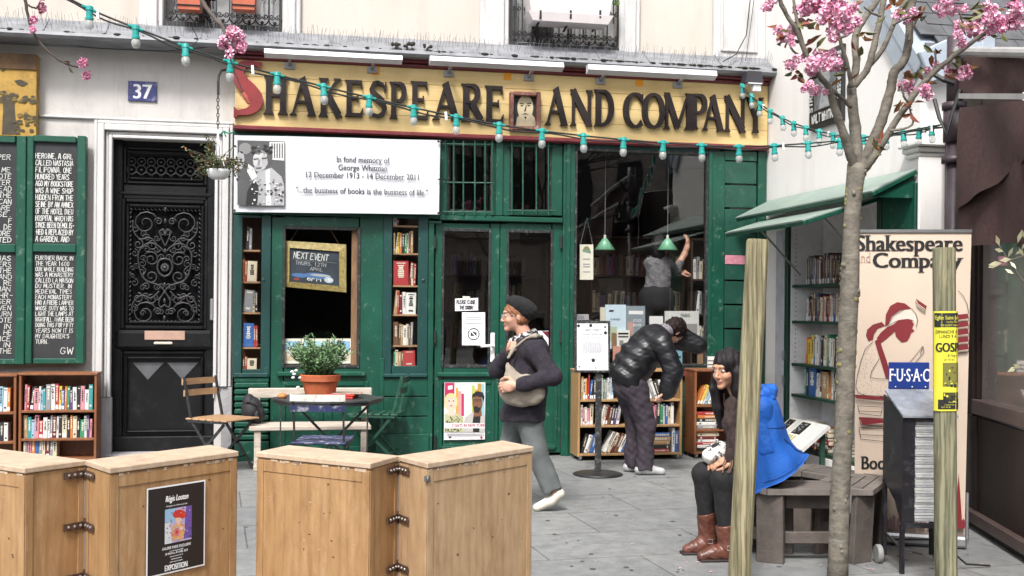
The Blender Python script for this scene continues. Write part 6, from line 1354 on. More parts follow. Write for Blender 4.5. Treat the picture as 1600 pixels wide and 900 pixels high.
mb.build('picture', [flat('paint_lilac', (.42, .36, .55), .4), flat('paint_sky', (.25, .42, .58), .4), flat('paint_violet', (.12, .07, .3), .4), flat('paint_apricot', (.6, .3, .12), .4), flat('paint_flesh', (.62, .42, .36), .4), flat('paint_mist', (.55, .57, .6), .4), flat('paint_scarlet', (.5, .03, .02), .4), flat('paint_rose', (.5, .15, .18), .4), INK], ep)
# cafe furniture in front of the left window
OLDW = mat('weathered_white_wood', (.44, .38, .32), .75, var=.2, scale=4, stretch=(1, 6, 6), bump=.25, dirt=(.20, .15, .12), dirt_amt=.7, dscale=9, dstretch=(1, 4, 4))
bench = thing('wooden_bench', 'weathered pale wooden bench against the green shopfront', 'bench', F(484, 725, .6))
by0, by1 = 10.34, 10.80; q = lambda px, py, y: onY(px, py, y)
zse = q(484, 664, by0 + .1).z; zbt = q(484, 606, by1).z
xa, xb_ = q(389, 664, by0).x, q(580, 664, by0).x
mb = MB()
for i in range(3): mb.box((xa, by0 + i * .14, zse - .04), (xb_, by0 + i * .14 + .133, zse), 0, .006)
mb.build('seat', OLDW, bench)
mb = MB(); x0, x1 = q(388, 612, by1).x, q(581, 612, by1).x; mb.box((x0, by1 - .02, zbt - .095), (x1, by1 + .02, zbt), 0, .008); mb.build('backrest', OLDW, bench)
for px in (402, 569):
    x = q(px, 650, by1).x; mb = MB(); mb.box((x - .025, by1 - .021, 0), (x + .025, by1 + .028, zbt - .096), 0, .005); mb.build('leg', OLDW, bench)
    x = q(px, 700, by0).x; mb = MB(); mb.box((x - .03, by0 + .02, 0), (x + .03, by0 + .08, zse - .041), 0, .005); mb.box((x - .024, by0 + .081, zse - .12), (x + .024, by1 - .03, zse - .0415), 0, .004); mb.box((x - .034, by0 + .0, 0), (x + .034, by0 + .12, .05), 0, .005); mb.build('leg', OLDW, bench)
bag = thing('black_bag', 'black bag slumped on the left end of the wooden bench', 'bag', onY(399, 662, by1 - .2))
c = onY(394, 643, by1 - .16); mb = MB(); c.z = zse + .135; mb.ell(c + Vector((0, 0, -.01)), (.10, .12, .125), n=14, k=10); mb.ell(c + Vector((-.03, 0, .06)), (.06, .09, .08), n=12, k=8); mb.ell(c + Vector((.05, -.02, -.05)), (.07, .1, .085), n=12, k=8); mb.build('body', mat('black_nylon', (.012, .012, .016), .7, var=.4, scale=14, bump=.4), bag, smooth=True)
mb = MB(); mb.tube([c + Vector((-.05, -.08, .06)), c + Vector((0, -.13, .08)), c + Vector((.05, -.11, .04)), c + Vector((.07, -.12, -.06))], .009, 6); mb.build('strap', INK, bag, smooth=True)
BLK = mat('black_chair_iron', (.016, .017, .018), .45, var=.3, scale=20, bump=.15, dirt=(.2, .2, .2), dirt_amt=.3, dscale=40)
def bistro(lab, loc, rz, slat_m, frame_m, back_ms=None, wd=.40, nseat=6, backs=((.80, .055), (.70, .055)), group='folding chairs around the round table'):
    """folding chair, facing its own +x."""
    r = thing('folding_chair', lab, 'chair', loc, rz, group)
    for s in (-1, 1):
        y = s * wd / 2
        mb = MB(); mb.bar((-.26, y, .84), (-.17, y, .46), .012, .026); mb.bar((-.17, y, .46), (.21, y, .0), .012, .026); localize(mb, r).build('leg', frame_m, r)
        mb = MB(); mb.bar((.20, y - s * .018, .44), (-.24, y - s * .018, .0), .012, .026); localize(mb, r).build('leg', frame_m, r)
    mb = MB(); mb.tube([(.11, -wd / 2, .12), (.11, wd / 2, .12)], .007, 6); mb.mark(); mb.tube([(-.15, -wd / 2, .1), (-.15, wd / 2, .1)], .007, 6); localize(mb, r).build('cross_rod', frame_m, r)
    mb = MB(); mb.bar((-.2, -wd / 2 - .012, .452), (.23, -wd / 2 - .012, .458), .014, .02); mb.mark(); mb.bar((-.2, wd / 2 + .012, .452), (.23, wd / 2 + .012, .458), .014, .02); localize(mb, r).build('seat_rail', frame_m, r)
    for i in range(nseat):
        x = -.19 + i * .41 / (nseat - 1); mb = MB(); w_ = .34 / nseat + .012; mb.box((x - w_ / 2, -wd / 2 - .02, .464), (x + w_ / 2, wd / 2 + .02, .480), 0, .005); localize(mb, r).build('seat_slat', slat_m, r)
    for i, (z, h) in enumerate(backs):
        x = -.26 + (.84 - z) * .24 - .013; mb = MB(); n = 8; vs = []
        for k in range(n + 1):
            y = -wd / 2 - .02 + (wd + .04) * k / n; bow = -.018 * cos((k / n - .5) * pi); vs += [(x + bow - .008, y, z - h / 2), (x + bow + .008, y, z - h / 2), (x + bow + .008, y, z + h / 2), (x + bow - .008, y, z + h / 2)]
        fs = [(k * 4 + a, k * 4 + (a + 1) % 4, k * 4 + 4 + (a + 1) % 4, k * 4 + 4 + a) for k in range(n) for a in range(4)] + [(0, 3, 2, 1), (n * 4, n * 4 + 1, n * 4 + 2, n * 4 + 3)]
        mb.add(vs, fs); localize(mb, r).build('back_slat', (back_ms[i] if back_ms else slat_m), r)
    return r
TANW = mat('tan_chair_wood', (.36, .215, .115), .5, var=.2, scale=4, stretch=(6, 1, 6), bump=.12, dirt=(.55, .4, .25), dirt_amt=.4, dscale=8)
g0 = gnd(345, 735); bistro('folding chair with tan wooden slats by the black door', (g0.x, g0.y, 0), radians(-28) - YAW, TANW, BLK)
NAVY = mat('chipped_navy_paint', (.012, .018, .07), .5, var=.3, scale=6, dirt=(.6, .6, .6), dirt_amt=.95, dscale=16, dstretch=(4, .8, 1)); CHIPW = mat('chipped_white_paint', (.56, .54, .50), .5, dirt=(.12, .1, .09), dirt_amt=.6, dscale=20)
a_ = at(505, 700, 8.55); bistro('folding chair with chipped navy and white slats in front of the round table', (a_.x, a_.y, 0), radians(90) - YAW, NAVY, BLK, back_ms=[CHIPW, NAVY], wd=.37, backs=((.815, .05), (.735, .045)))
GCH = mat('dark_green_chair_paint', (.012, .055, .035), .4, var=.3, scale=10, dirt=(.1, .18, .14), dirt_amt=.4, dscale=15)
g0 = gnd(590, 722); bistro('dark green slatted folding chair right of the round table', (g0.x, g0.y, 0), radians(176) - YAW, GCH, GCH, wd=.38)
tb = thing('round_table', 'small dark metal cafe table with many sided top holding the daisy pot', 'table', at(513, 700, 9.55) * 1)
tc_ = at(513, 622, 9.5); tz = tc_.z
M_ = Matrix.Translation((tc_.x, tc_.y, 0))
mb = MB(); mb.lathe((tc_.x, tc_.y, tz - .012), [(.001, 0), (.465, 0), (.475, .004), (.475, .016), (.465, .02), (.001, .02)], 8); mb.lathe((tc_.x, tc_.y, tz - .04), [(.44, 0), (.455, 0), (.455, .027), (.44, .027)], 8); mb.build('top', mat('dark_table_metal', (.06, .062, .065), .4, var=.3, scale=8, metal=.4, dirt=(.2, .2, .2), dirt_amt=.4), tb)
for s in (-1, 1):
    for k in (-1, 1):
        mb = MB(); p0 = Vector((tc_.x, tc_.y, tz - .03)) + RT * (.36 * k) + FW * (.2 * s); p1 = Vector((tc_.x, tc_.y, .0)) + RT * (-.30 * k if s > 0 else .36 * k) + FW * (.24 * s); mb.bar(p0, p1, .012, .022); mb.build('leg', BLK, tb)
mb = MB(); mb.tube([Vector((tc_.x, tc_.y, .35)) + RT * .0 + FW * .22, Vector((tc_.x, tc_.y, .35)) - FW * .22], .008, 6); mb.build('cross_rod', BLK, tb)
pt = at(500, 620, 9.45); pt.z = tz + .0085
pot = thing('potted_daisy', 'terracotta pot of bushy white daisies on the cafe table', 'potted plant', pt)
TERRA = mat('terracotta', (.40, .095, .032), .75, var=.15, scale=6, bump=.15, dirt=(.55, .25, .16), dirt_amt=.4, dscale=10)
mb = MB(); mb.lathe(pt, [(.0, 0), (.118, 0), (.15, .135), (.158, .137), (.168, .142), (.172, .19), (.166, .196), (.15, .196), (.145, .17), (.0, .165)], 28); smooth_by_angle(mb.build('pot', TERRA, pot), 40)
mb = MB(); mb.lathe(pt + EZ * .166, [(0, .0), (.144, .0), (.1, .012), (0, .016)], 20); mb.build('soil', mat('dark_soil', (.02, .014, .01), .95, bump=.5), pot)
lf, st, fl_ = MB(), MB(), MB(); cc = pt + EZ * .17
for k in range(230):
    a = rnd.uniform(0, 2 * pi); r = rnd.uniform(.02, .14); base = cc + Vector((r * .75 * cos(a), r * .75 * sin(a), 0)); H = rnd.uniform(.16, .33) * (1.1 - r * 1.8); sp_ = rnd.uniform(.05, .19); tip = base + Vector((cos(a) * sp_, sin(a) * sp_, H))
    mid = base.lerp(tip, .5) + EZ * .03; st.tube([base, mid, tip], .0022, 4, caps=False)
    for j in range(16):
        t = rnd.uniform(.25, 1.0); b = base * (1 - t) ** 2 + mid * 2 * t * (1 - t) + tip * t * t; d = Vector((rnd.uniform(-1, 1), rnd.uniform(-1, 1), rnd.uniform(-.1, 1.2))).normalized(); L = rnd.uniform(.025, .055); w_ = d.orthogonal().normalized() * .0035
        lf.add([b - w_, b + w_, b + d * L * .6 + w_ * 1.6, b + d * L, b + d * L * .6 - w_ * 1.6], [(0, 1, 2, 3, 4)], 0 if rnd.random() < .6 else 1)
    if rnd.random() < .2: fl_.mark(); p = tip + EZ * .01; [fl_.add([p, p + Vector((cos(q0) * .016, sin(q0) * .016, .004)), p + Vector((cos(q0 + .5) * .02, sin(q0 + .5) * .02, .005)), p + Vector((cos(q0 + .9) * .016, sin(q0 + .9) * .016, .004))], [(0, 1, 2, 3)]) for q0 in [i * pi / 4 for i in range(8)]]; fl_.ell(p, (.006, .006, .005), 1, 6, 4)
for dx, dz in ((-.26, .05), (-.24, .03), (-.22, .06), (-.20, -.08), (-.18, .0), (-.25, -.0)):
    p = cc + RT * dx * .85 + EZ * dz - FW * .08; st.tube([cc - RT * .1, cc + RT * dx * .6 + EZ * (dz + .05) - FW * .06, p], .002, 4, caps=False); fl_.mark(); fl_.ell(p, (.016, .016, .011), 0, 8, 5); fl_.ell(p - FW * .01, (.006, .006, .006), 1, 6, 4)
lf.build('foliage', [flat('daisy_leaf', (.095, .19, .075), .6, var=.3, scale=20), flat('daisy_leaf_pale', (.16, .25, .12), .6)], pot); st.build('stem', flat('daisy_stem', (.06, .11, .04), .6), pot); fl_.build('flower', [WHITE, flat('daisy_eye', (.5, .32, .03), .6)], pot)
p = at(534, 617, 9.45); p.z = tz + .0085; fd = thing('red_folder', 'red folder with loose papers on the cafe table beside the daisy pot', 'folder', p)
Mf = Matrix.Translation(p) @ Matrix.Rotation(radians(-15), 4, 'Z'); mb = MB(); mb.box((-.2, -.13, .0), (.12, .12, .018), 0, .004, Mf); mb.box((-.16, -.12, .0205), (.13, .12, .036), 0, .004, Mf); mb.build('cover', mat('red_card', (.42, .03, .025), .5), fd)
mb = MB(); mb.box((-.08, -.09, .0365), (.17, .10, .044), 0, .002, Mf @ Matrix.Rotation(radians(8), 4, 'Z')); mb.build('papers', mat('paper_bundle', (.30, .22, .18), .7, var=.4, scale=30, stretch=(1, 1, 10)), fd)
p = at(441, 619, 9.35); p.z = tz + .0085; bun = MB(); bun.lathe(p, [(0, 0), (.03, 0), (.04, .012), (.036, .03), (.02, .042), (0, .046)], 14); o = bun.build('small_bun', mat('bun_crust', (.42, .18, .06), .6, var=.3, scale=30), smooth=True); tag(o, 'small round orange brown bun near the left edge of the cafe table', 'bun')
# event notice on a black stand
gp = gnd(934, 742); ns = thing('notice_stand', 'black pole stand with a white next event sheet beside the bending man', 'notice stand', gp)
BM_ = mat('scuffed_black_board', (.018, .018, .018), .6, var=.3, scale=10, dirt=(.4, .4, .4), dirt_amt=.6, dscale=42)
y_ = gp.y; nf = lambda px, py, o=0: onY(px, py, y_ - o)
mb = MB(); n = 28; mb.lathe(gp, [(.22, 0), (.225, .012), (.2, .022), (.05, .032), (.0, .034)], n); mb.build('base', mat('scuffed_black_iron', (.03, .03, .03), .4, var=.5, scale=8, metal=.4), ns, smooth=True)
mb = MB(); mb.box((gp.x - .028, y_ - .012, .03), (gp.x + .028, y_ + .012, nf(930, 560).z), 0, .003); mb.build('pole', BM_, ns)
a, b = nf(898, 541, .02), nf(953, 541, .02); t_, q_ = nf(926, 501, .02).z, nf(926, 582, .02).z
mb = MB(); mb.box((a.x, y_ - .03, q_), (b.x, y_ - .0125, t_), 0, .003); mb.build('board', BM_, ns)
mb = MB(); mb.quad(*[nf(px, py, .0315) for px, py in ((901.5, 578.5), (950.5, 578.5), (949.5, 505.5), (901.5, 505.5))]); mb.build('paper', WHITE, ns)
mb = MB(); text(mb, 'NEXT EVENT', nf(926, 517.5, .033), EX, EZ, 3.4 / 172, serif=True, sx=.9); text(mb, 'Thursday, 12th April 6pm', nf(926, 523, .033), EX, EZ, 2.6 / 172, sx=.8)
rg = random.Random(8)
for i, yy in enumerate(list(np.arange(527, 533, 2)) + list(np.arange(535, 552, 1.7)) + [559, 561.5]):
    w_ = 15 if i > 1 else 12; w_ = 10 if yy > 556 else w_; xx0 = 926 - w_;
    while xx0 < 926 + w_: L = rg.uniform(1.5, 4); mb.quad(*[nf(px, py, .033) for px, py in ((xx0, yy + .75), (min(xx0 + L, 926 + w_), yy + .75), (min(xx0 + L, 926 + w_), yy), (xx0, yy))], mi=1); xx0 += L + .8
for px, py, r in ((904, 509, 2.4), (923, 508.5, 2.6), (927, 563, 2.8), (905, 573, 1.3), (946, 520, 2.6), (945.5, 511, 1.6), (930, 575, 1)): disc(mb, nf(px, py, .034), r / 172, EX, EZ, 0, 12)
mb.build('print', [INK, GL], ns)
# hexagonal tree bench
OAK = mat('weathered_dark_oak', (.10, .082, .071), .75, var=.35, scale=3, stretch=(2, 2, 2), bump=.3, bscale=30, dirt=(.15, .12, .105), dirt_amt=.5, dscale=9, dstretch=(2, 2, .6))
OAKT = mat('weathered_grey_oak_top', (.155, .133, .118), .75, var=.3, scale=6, bump=.3, bscale=40, dirt=(.22, .19, .17), dirt_amt=.5, dscale=11)
hc = camxy(1.80, 7.12); hxr = Matrix.Rotation(-YAW + radians(2), 4, 'Z'); RB, ZB = .635, .445
hx = thing('hexagonal_bench', 'weathered dark hexagonal wooden bench with a hole in the middle', 'bench', hc)
def hv(k, r, z=0): a = radians(-120 + 60 * k); return hc + (hxr @ Vector((cos(a) * r, sin(a) * r, z)))
NS = 5; r_in = .21
for k in range(6):
    for j in range(NS):
        ra, rb = r_in + (RB - r_in) * j / NS + .006, r_in + (RB - r_in) * (j + 1) / NS - .004; mb = MB(); e = .003
        A_, B_ = hv(k, 1), hv(k + 1, 1); u = (B_ - A_).normalized()
        pts = [hv(k, rb) + u * e, hv(k + 1, rb) - u * e, hv(k + 1, ra) - u * e, hv(k, ra) + u * e]
        lo = [p + EZ * (ZB - .032) for p in pts]; hi = [p + EZ * (ZB + rnd.uniform(-.002, .002)) for p in pts]
        mb.add(lo + hi, [(3, 2, 1, 0), (4, 5, 6, 7), (0, 1, 5, 4), (1, 2, 6, 5), (2, 3, 7, 6), (3, 0, 4, 7)]); mb.build('seat_plank', OAKT, hx)
for k in range(6):
    o = (hv(k, 1) - hc).normalized(); t = Vector((-o.y, o.x, 0)); p = hc + o * (RB - .10); mb = MB()
    M = Matrix(((t.x, o.x, 0, p.x), (t.y, o.y, 0, p.y), (0, 0, 1, 0), (0, 0, 0, 1))); M = M @ Matrix.Rotation(radians(-3), 4, 'X')
    mb.box((-.08, -.02, 0), (.08, .022, ZB - .034), 0, .004, M); mb.build('leg', OAK, hx)
    mb = MB(); p2 = hc + o * (r_in + .03); M2 = M.copy(); M2.translation = p2; mb.box((-.06, -.02, 0), (.06, .02, ZB - .034), 0, .004, M2); mb.build('leg', OAK, hx)
    mb = MB(); mb.bar(p2 + EZ * .17, p + EZ * .17 - o * .024, .05, .07, bev=.004); mb.build('stretcher', OAK, hx)
    mb = MB(); a, b = hv(k, RB - .15, 0), hv(k + 1, RB - .15, 0); d = (b - a).normalized(); mb.bar(a + EZ * .36 + d * .07, b + EZ * .36 - d * .07, .035, .09, bev=.004); mb.mark(); mb.bar(a + EZ * .14 + d * .07, b + EZ * .14 - d * .07, .035, .07, bev=.004); mb.build('rail', OAK, hx)
# tree stakes
STAKE = mat('pale_green_timber', (.215, .187, .102), .75, var=.35, ramp=(.42, .60), scale=2.6, stretch=(14, 14, .8), bump=.25, bscale=12, dirt=(.11, .095, .05), dirt_amt=.75, dscale=6, dstretch=(9, 9, .5), col2=(.31, .275, .165))
STAKE2 = mat('grey_green_timber', (.185, .18, .112), .8, var=.35, ramp=(.42, .60), scale=2.6, stretch=(14, 14, .8), bump=.25, bscale=12, dirt=(.35, .30, .17), dirt_amt=.6, dscale=4, dstretch=(3, 3, .7), col2=(.24, .23, .145))
grain(STAKE, 13, 7, .09, .5, .85); grain(STAKE2, 13, 7, .09, .5, .85)
def stake(lab, t, b, d, r, m):
    T = at(*t, d); B0 = at(*b, d); dirn = (B0 - T).normalized(); k = -T.z / dirn.z; B1 = T + dirn * k; mb = MB(); n = 20
    A1 = (B1 - T).normalized(); x = A1.cross(FW).normalized(); y = A1.cross(x)
    vs, fs = [], []; rings = [(0, .90), (.012, 1.0)] + [(T.z * f + .02, 1.0) for f in (.2, .4, .6, .8, .98)]
    L = (B1 - T).length; S_ = [0, .012] + [L * f for f in (.2, .4, .6, .8, 1.0)]; R_ = [.9] + [1] * 6
    for s, q in zip(S_, R_):
        for i in range(n):
            a = 2 * pi * i / n; rx_, ry_ = r * q * (1 - .06 * max(0, cos(a * 2))), r * q; yy = ry_ * sin(a); pt_ = T + A1 * s + x * rx_ * cos(a) + y * yy; fwd_ = (y if y.dot(FW) > 0 else -y); dd_ = (pt_ - T - A1 * s).dot(fwd_); pt_ = pt_ - fwd_ * min(0, dd_ + r * .78); vs.append(pt_)
    for i in range(len(S_) - 1):
        for j in range(n): fs.append((i * n + j, i * n + (j + 1) % n, (i + 1) * n + (j + 1) % n, (i + 1) * n + j))
    fs.append(tuple(range(n))); mb.add(vs, fs); o = mb.build('tree_stake', m); smooth_by_angle(o, 40)
    return tag(o, lab, 'stake', 'timber stakes beside the cherry tree', 'thing'), T, A1
stake('pale timber stake leaning in front of the seated woman', (1184, 374), (1155, 900), 5.9, .062, STAKE)
ST2, T2, A2 = stake('greenish timber stake wrapped with a yellow concert poster', (1475, 387), (1478, 900), 5.85, .060, STAKE2)
for (px, py) in ((1181, 790), (1470, 830), (1487, 838)):
    pass
yp = thing('concert_poster', 'yellow concert poster wrapped round the right timber stake', 'poster', at(1474, 642, 5.8), kind='thing')
ax_p = lambda py: at(1476, py, 5.85); YT, YB = 486, 641; x2 = A2.cross(FW).normalized() * -1
if x2.dot(RT) < 0: x2 = -x2
def wrap(u, py, off=.0):
    c = ax_p(py); r = .0625 + off; a = u / .0625; return c + x2 * r * sin(a) - FW * r * min(cos(a), .80)
def wquad(mbx, u0, u1, y0, y1, off, mi, n=10):
    for i in range(n):
        ua, ub = u0 + (u1 - u0) * i / n, u0 + (u1 - u0) * (i + 1) / n; mbx.add([wrap(ua, y1, off), wrap(ub, y1, off), wrap(ub, y0, off), wrap(ua, y0, off)], [(0, 1, 2, 3)], mi)
mb = MB(); wquad(mb, -.085, .09, YT, YB, .002, 0, 14); o_ = mb.build('sheet', mat('yellow_paper', (.62, .58, .045), .55, var=.08, scale=10), yp)
mb = MB(); wquad(mb, -.078, .09, 489, 511, .0032, 0); wquad(mb, -.03, .09, 566, 603, .0032, 2); wquad(mb, -.028, .09, 612, 630, .0032, 1); wquad(mb, -.055, .09, 623, 638, .0038, 0)
for k in range(46):
    u, y = rnd.uniform(-.026, .05), rnd.uniform(568, 628);
    if 601 < y < 613: continue
    wquad(mb, u, u + rnd.uniform(.004, .014), y, y + rnd.uniform(1, 5), .0042 + k * .00003, rnd.choice((0, 0, 2, 3)), 1)
mb.build('print_block', [INK, flat('print_dark_olive', (.05, .05, .012), .6), flat('print_olive', (.16, .15, .03), .6), flat('print_yellow', (.6, .56, .08), .6)], yp)
def wtext(s, py, size, u0, m, off=.0045, **k):
    t = MB(); text(t, s, (0, 0, 0), EX, EZ, size, align='l', **k); t.v = [tuple(wrap(u0 + v[0], py, off) + Vector((0, 0, v[2]))) for v in t.v]; t.build('lettering', m, yp)
YEL = flat('print_yellow', (.6, .56, .08), .6)
wtext('Eglise Saint-Julien', 499, .020, -.070, YEL, sx=.72, bold=.02); wtext('La plus vieille', 504, .010, -.01, YEL, sx=.8); wtext('THE OLDEST CHURCH', 509.5, .010, -.042, YEL, sx=.72)
wtext('DIMANCHE 8', 520.5, .016, -.068, INK, sx=.8, serif=True, bold=.01); wtext('LUNDI 9 A', 527.5, .016, -.048, INK, sx=.8, serif=True, bold=.01)
wtext('GOSPEL', 549, .046, -.068, INK, sx=.72, bold=.05); wtext('& Negro', 556.5, .014, -.005, INK, sx=.7, slant=.2); wtext('par The Star', 562.5, .010, -.022, INK, sx=.7, slant=.2)
wtext('Prix des Places', 628, .007, .0, YEL, sx=.8); wtext('Locations Fnac', 632, .007, -.02, YEL, sx=.8); wtext('Tel 01 42 26', 636, .008, -.04, YEL, sx=.8)
# magazine dispenser
mr = camxy(0, 0); a0 = gnd(1408, 897); FR_ = radians(2) - YAW
dx_, dy_ = Vector((cos(FR_), sin(FR_), 0)), Vector((-sin(FR_), cos(FR_), 0))
C0 = a0 - dx_ * .0
ds = thing('magazine_dispenser', 'black street dispenser of free papers under a small blue header sign', 'dispenser', C0 + dx_ * .15 + dy_ * .15)
M = Matrix(((dx_.x, dy_.x, 0, C0.x), (dx_.y, dy_.y, 0, C0.y), (0, 0, 1, 0), (0, 0, 0, 1)))
BDK = mat('black_dispenser_metal', (.014, .013, .016), .35, var=.4, scale=6, bump=.06, dirt=(.12, .12, .125), dirt_amt=.5, dscale=14)
zt_, zb_ = .905, .26; Wd, Dd = .31, .30
mb = MB(); zb2 = .50
sidep = [(0, zb_), (Dd * .35, zb2 - .1), (Dd, zb2), (Dd, 1.0), (0, zt_)]
for x in (0, Wd - .012):
    mb.mark(); vs = [M @ Vector((xx_, y, z)) for xx_ in (x, x + .012) for y, z in sidep]; k = 5; mb.add(vs, [tuple(range(k)), tuple(range(k, 2 * k))[::-1]] + [((i + 1) % k, i, i + k, (i + 1) % k + k) for i in range(k)])
mb.build('side_panel', BDK, ds)
mb = MB(); mb.box((.0125, .002, zb_), (Wd - .0125, .012, zb_ + .03), 0, .002, M); mb.mark(); mb.box((.0125, .002, zb_ + .031), (.075, .012, zt_ - .01), 0, .002, M); mb.mark(); mb.box((Wd - .04, .002, zb_ + .031), (Wd - .0125, .012, zt_ - .01), 0, .002, M); mb.mark(); mb.box((.0125, Dd - .012, zb2), (Wd - .0125, Dd, .99), 0, 0, M); mb.build('body', BDK, ds)
mb = MB(); z = zb_ + .035; i = 0
while z < zt_ - .05: t = rnd.uniform(.010, .02); mb.box((.083 + rnd.uniform(-.004, .004), .016 + rnd.uniform(0, .008), z), (Wd - .05, .24, z + t - .0015), 0 if i % 3 else 1, .002, M); z += t; i += 1
mb.build('paper_stack', [mat('folded_newsprint', (.56, .56, .55), .8, var=.15, scale=25), mat('grey_newsprint', (.40, .40, .41), .8, var=.2, scale=25)], ds)
mb = MB(); P = [M @ Vector(v) for v in ((-.005, -.02, zt_), (Wd + .005, -.02, zt_), (Wd + .005, Dd * .9, 1.035), (-.005, Dd * .9, 1.035))]; mb.add(P + [p - EZ * .012 for p in P], [(0, 1, 2, 3), (7, 6, 5, 4), (0, 4, 5, 1), (1, 5, 6, 2), (2, 6, 7, 3), (3, 7, 4, 0)]); mb.build('lid', mat('scratched_lid_metal', (.36, .38, .42), .32, var=.4, scale=10, metal=.5), ds)
mb = MB(); hy = Dd * .9; mb.box((.02, hy, 1.035), (Wd - .045, hy + .012, 1.195), 0, .004, M); mb.build('header_sign', mat('blue_sign_paint', (.012, .035, .19), .35, var=.15, scale=8), ds)
mb = MB(); text(mb, 'F\u00b7U\u00b7S\u00b7A\u00b7C', M @ Vector((Wd / 2 - .012, hy - .0015, 1.082)), dx_, EZ, .074, serif=True, sx=.56, bold=.02); mb.build('lettering', WHITE, ds)
mb = MB()
for x in (.06, .16, .24): mb.ell(M @ Vector((x, hy - .002, 1.048)), (.006, .006, .006), n=8, k=5)
mb.build('rivet', STEEL, ds)
for x, y in ((.006, .006), (.006, Dd - .02), (Wd - .02, .006), (Wd - .02, Dd - .02)):
    mb = MB(); mb.bar(M @ Vector((x, y, .0 if y < .1 else .05)), M @ Vector((x, y, zb2 if y > .1 else zb_ + .02)), .022, .022); mb.build('leg', BDK, ds)
mb = MB(); mb.tube([M @ Vector((.01, Dd - .02, .14)), M @ Vector((Wd - .02, Dd - .02, .14))], .007, 6); mb.mark(); mb.tube([M @ Vector((.01, .01, .14)), M @ Vector((.01, Dd - .02, .18))], .007, 6); mb.build('cross_rod', BDK, ds)
for x in (-.028, Wd + .02):
    mb = MB(); c = M @ Vector((x, Dd - .02, .055)); ax3 = Matrix(((0, 0, dx_.x), (0, 0, 0), (0, 0, 0)));
    A3 = Matrix(((dy_.x, 0, dx_.x), (dy_.y, 0, dx_.y), (0, 1, 0))); mb.lathe(c - dx_ * .016, [(.02, 0), (.05, .0), (.055, .006), (.055, .026), (.05, .032), (.02, .032)], 20, axis=A3); mb.build('wheel', flat('grey_wheel_rubber', (.24, .24, .23), .6), ds, smooth=False)
mb = MB(); mb.tube([M @ Vector((Wd + .01, .1, .12)), M @ Vector((Wd + .12, .12, .03)), M @ Vector((Wd + .28, .16, .012))], .006, 6); mb.build('chain', INK, ds)
# roll-up banner
DB = 7.25; RBm = thing('roll_up_banner', 'tall pale roll-up banner with a reading woman and the shop name', 'banner', gnd(1425, 848), kind='thing')
yaw_b = radians(0); bq_ = lambda px, py, off=0: at(px, py, DB - off)
BNP = mat('banner_print_cream', (.62, .50, .40), .5, var=.06, scale=1.0)
mb = MB(); P = [bq_(1335, 832), bq_(1507, 838), bq_(1518, 361), bq_(1337, 361)]; pl0 = bq_(1337, 361); n = 10; vs = []
for j in range(2):
    for i in range(n + 1):
        u = i / n; p = (P[0].lerp(P[1], u) if j == 0 else P[3].lerp(P[2], u)) ; vs.append(p)
bnn = -FW
mb.add(vs + [v - bnn * .003 for v in vs], [(i, i + 1, i + n + 2, i + n + 1) for i in range(n)] + [(2 * (n + 1) + i + 1, 2 * (n + 1) + i, 2 * (n + 1) + i + n + 1, 2 * (n + 1) + i + n + 2) for i in range(n)]); mb.build('sheet', BNP, RBm)
mb = MB(); a = gnd(1330, 846); b = gnd(1510, 857); zz_ = .075; d = (b - a).normalized(); mb.bar(a + EZ * .045, b + EZ * .045, .12, .07, bev=.015); mb.mark(); mb.bar(bq_(1336, 361), bq_(1518, 361), .02, .02); mb.build('base', STEEL, RBm)
mb = MB(); mb.tube([bq_(1507, 770) + RT * .02, bq_(1506, 850) + RT * .02], .010, 6); mb.build('support_pole', STEEL, RBm)
mb = MB()
text(mb, 'Shakespeare', bq_(1337, 392, .004), RI, UI, 24.5 / FPX * DB, align='l', serif=True, bold=.035, sx=.93); text(mb, 'Company', bq_(1363, 418, .004), RI, UI, 23 / FPX * DB, align='l', serif=True, bold=.035, sx=1.06); text(mb, 'Books', bq_(1345, 733, .004), RI, UI, 20 / FPX * DB, align='l', serif=True, bold=.03, sx=.8)
mb.build('lettering', INK, RBm)
mb = MB(); text(mb, 'and', bq_(1338, 410, .004), RI, UI, 15 / FPX * DB, align='l', serif=True, sx=.72); mb.build('lettering', flat('pale_brown_ink', (.40, .28, .22), .6), RBm)
mb = MB(); KO = [0]
def ba(pts, mi):
    KO[0] += 1; ar = sum(pts[i][0] * pts[(i + 1) % len(pts)][1] - pts[(i + 1) % len(pts)][0] * pts[i][1] for i in range(len(pts)))
    mb.add([bq_(x, y, .003 + .00025 * KO[0]) for x, y in (pts if ar < 0 else pts[::-1])], [tuple(range(len(pts)))], mi)
def bline(pts, w_=.8, mi=1):
    for i in range(len(pts) - 1):
        (x0, y0), (x1, y1) = pts[i], pts[i + 1]; L = sqrt((x1 - x0) ** 2 + (y1 - y0) ** 2) or 1; nx, ny = -(y1 - y0) / L * w_ / 2, (x1 - x0) / L * w_ / 2
        mb.add([bq_(x, y, .010) for x, y in ((x0 + nx, y0 + ny), (x0 - nx, y0 - ny), (x1 - nx, y1 - ny), (x1 + nx, y1 + ny))], [(3, 2, 1, 0)], mi)
ba([(1357, 533), (1353, 524), (1355, 515), (1364, 507), (1378, 503), (1383, 509), (1371, 514), (1366, 522), (1364, 531)], 0)
ba([(1370, 528), (1376, 520), (1386, 511), (1398, 506), (1404, 512), (1394, 522), (1382, 532), (1375, 537)], 0)
ba([(1383, 510), (1384, 492), (1391, 478), (1402, 472), (1414, 474), (1424, 482), (1408, 484), (1396, 492), (1387, 508)], 0)
ba([(1396, 507), (1404, 500), (1414, 499), (1423, 497), (1428, 507), (1425, 513), (1429, 517), (1424, 520), (1421, 528), (1417, 533), (1409, 535), (1400, 526)], 0)
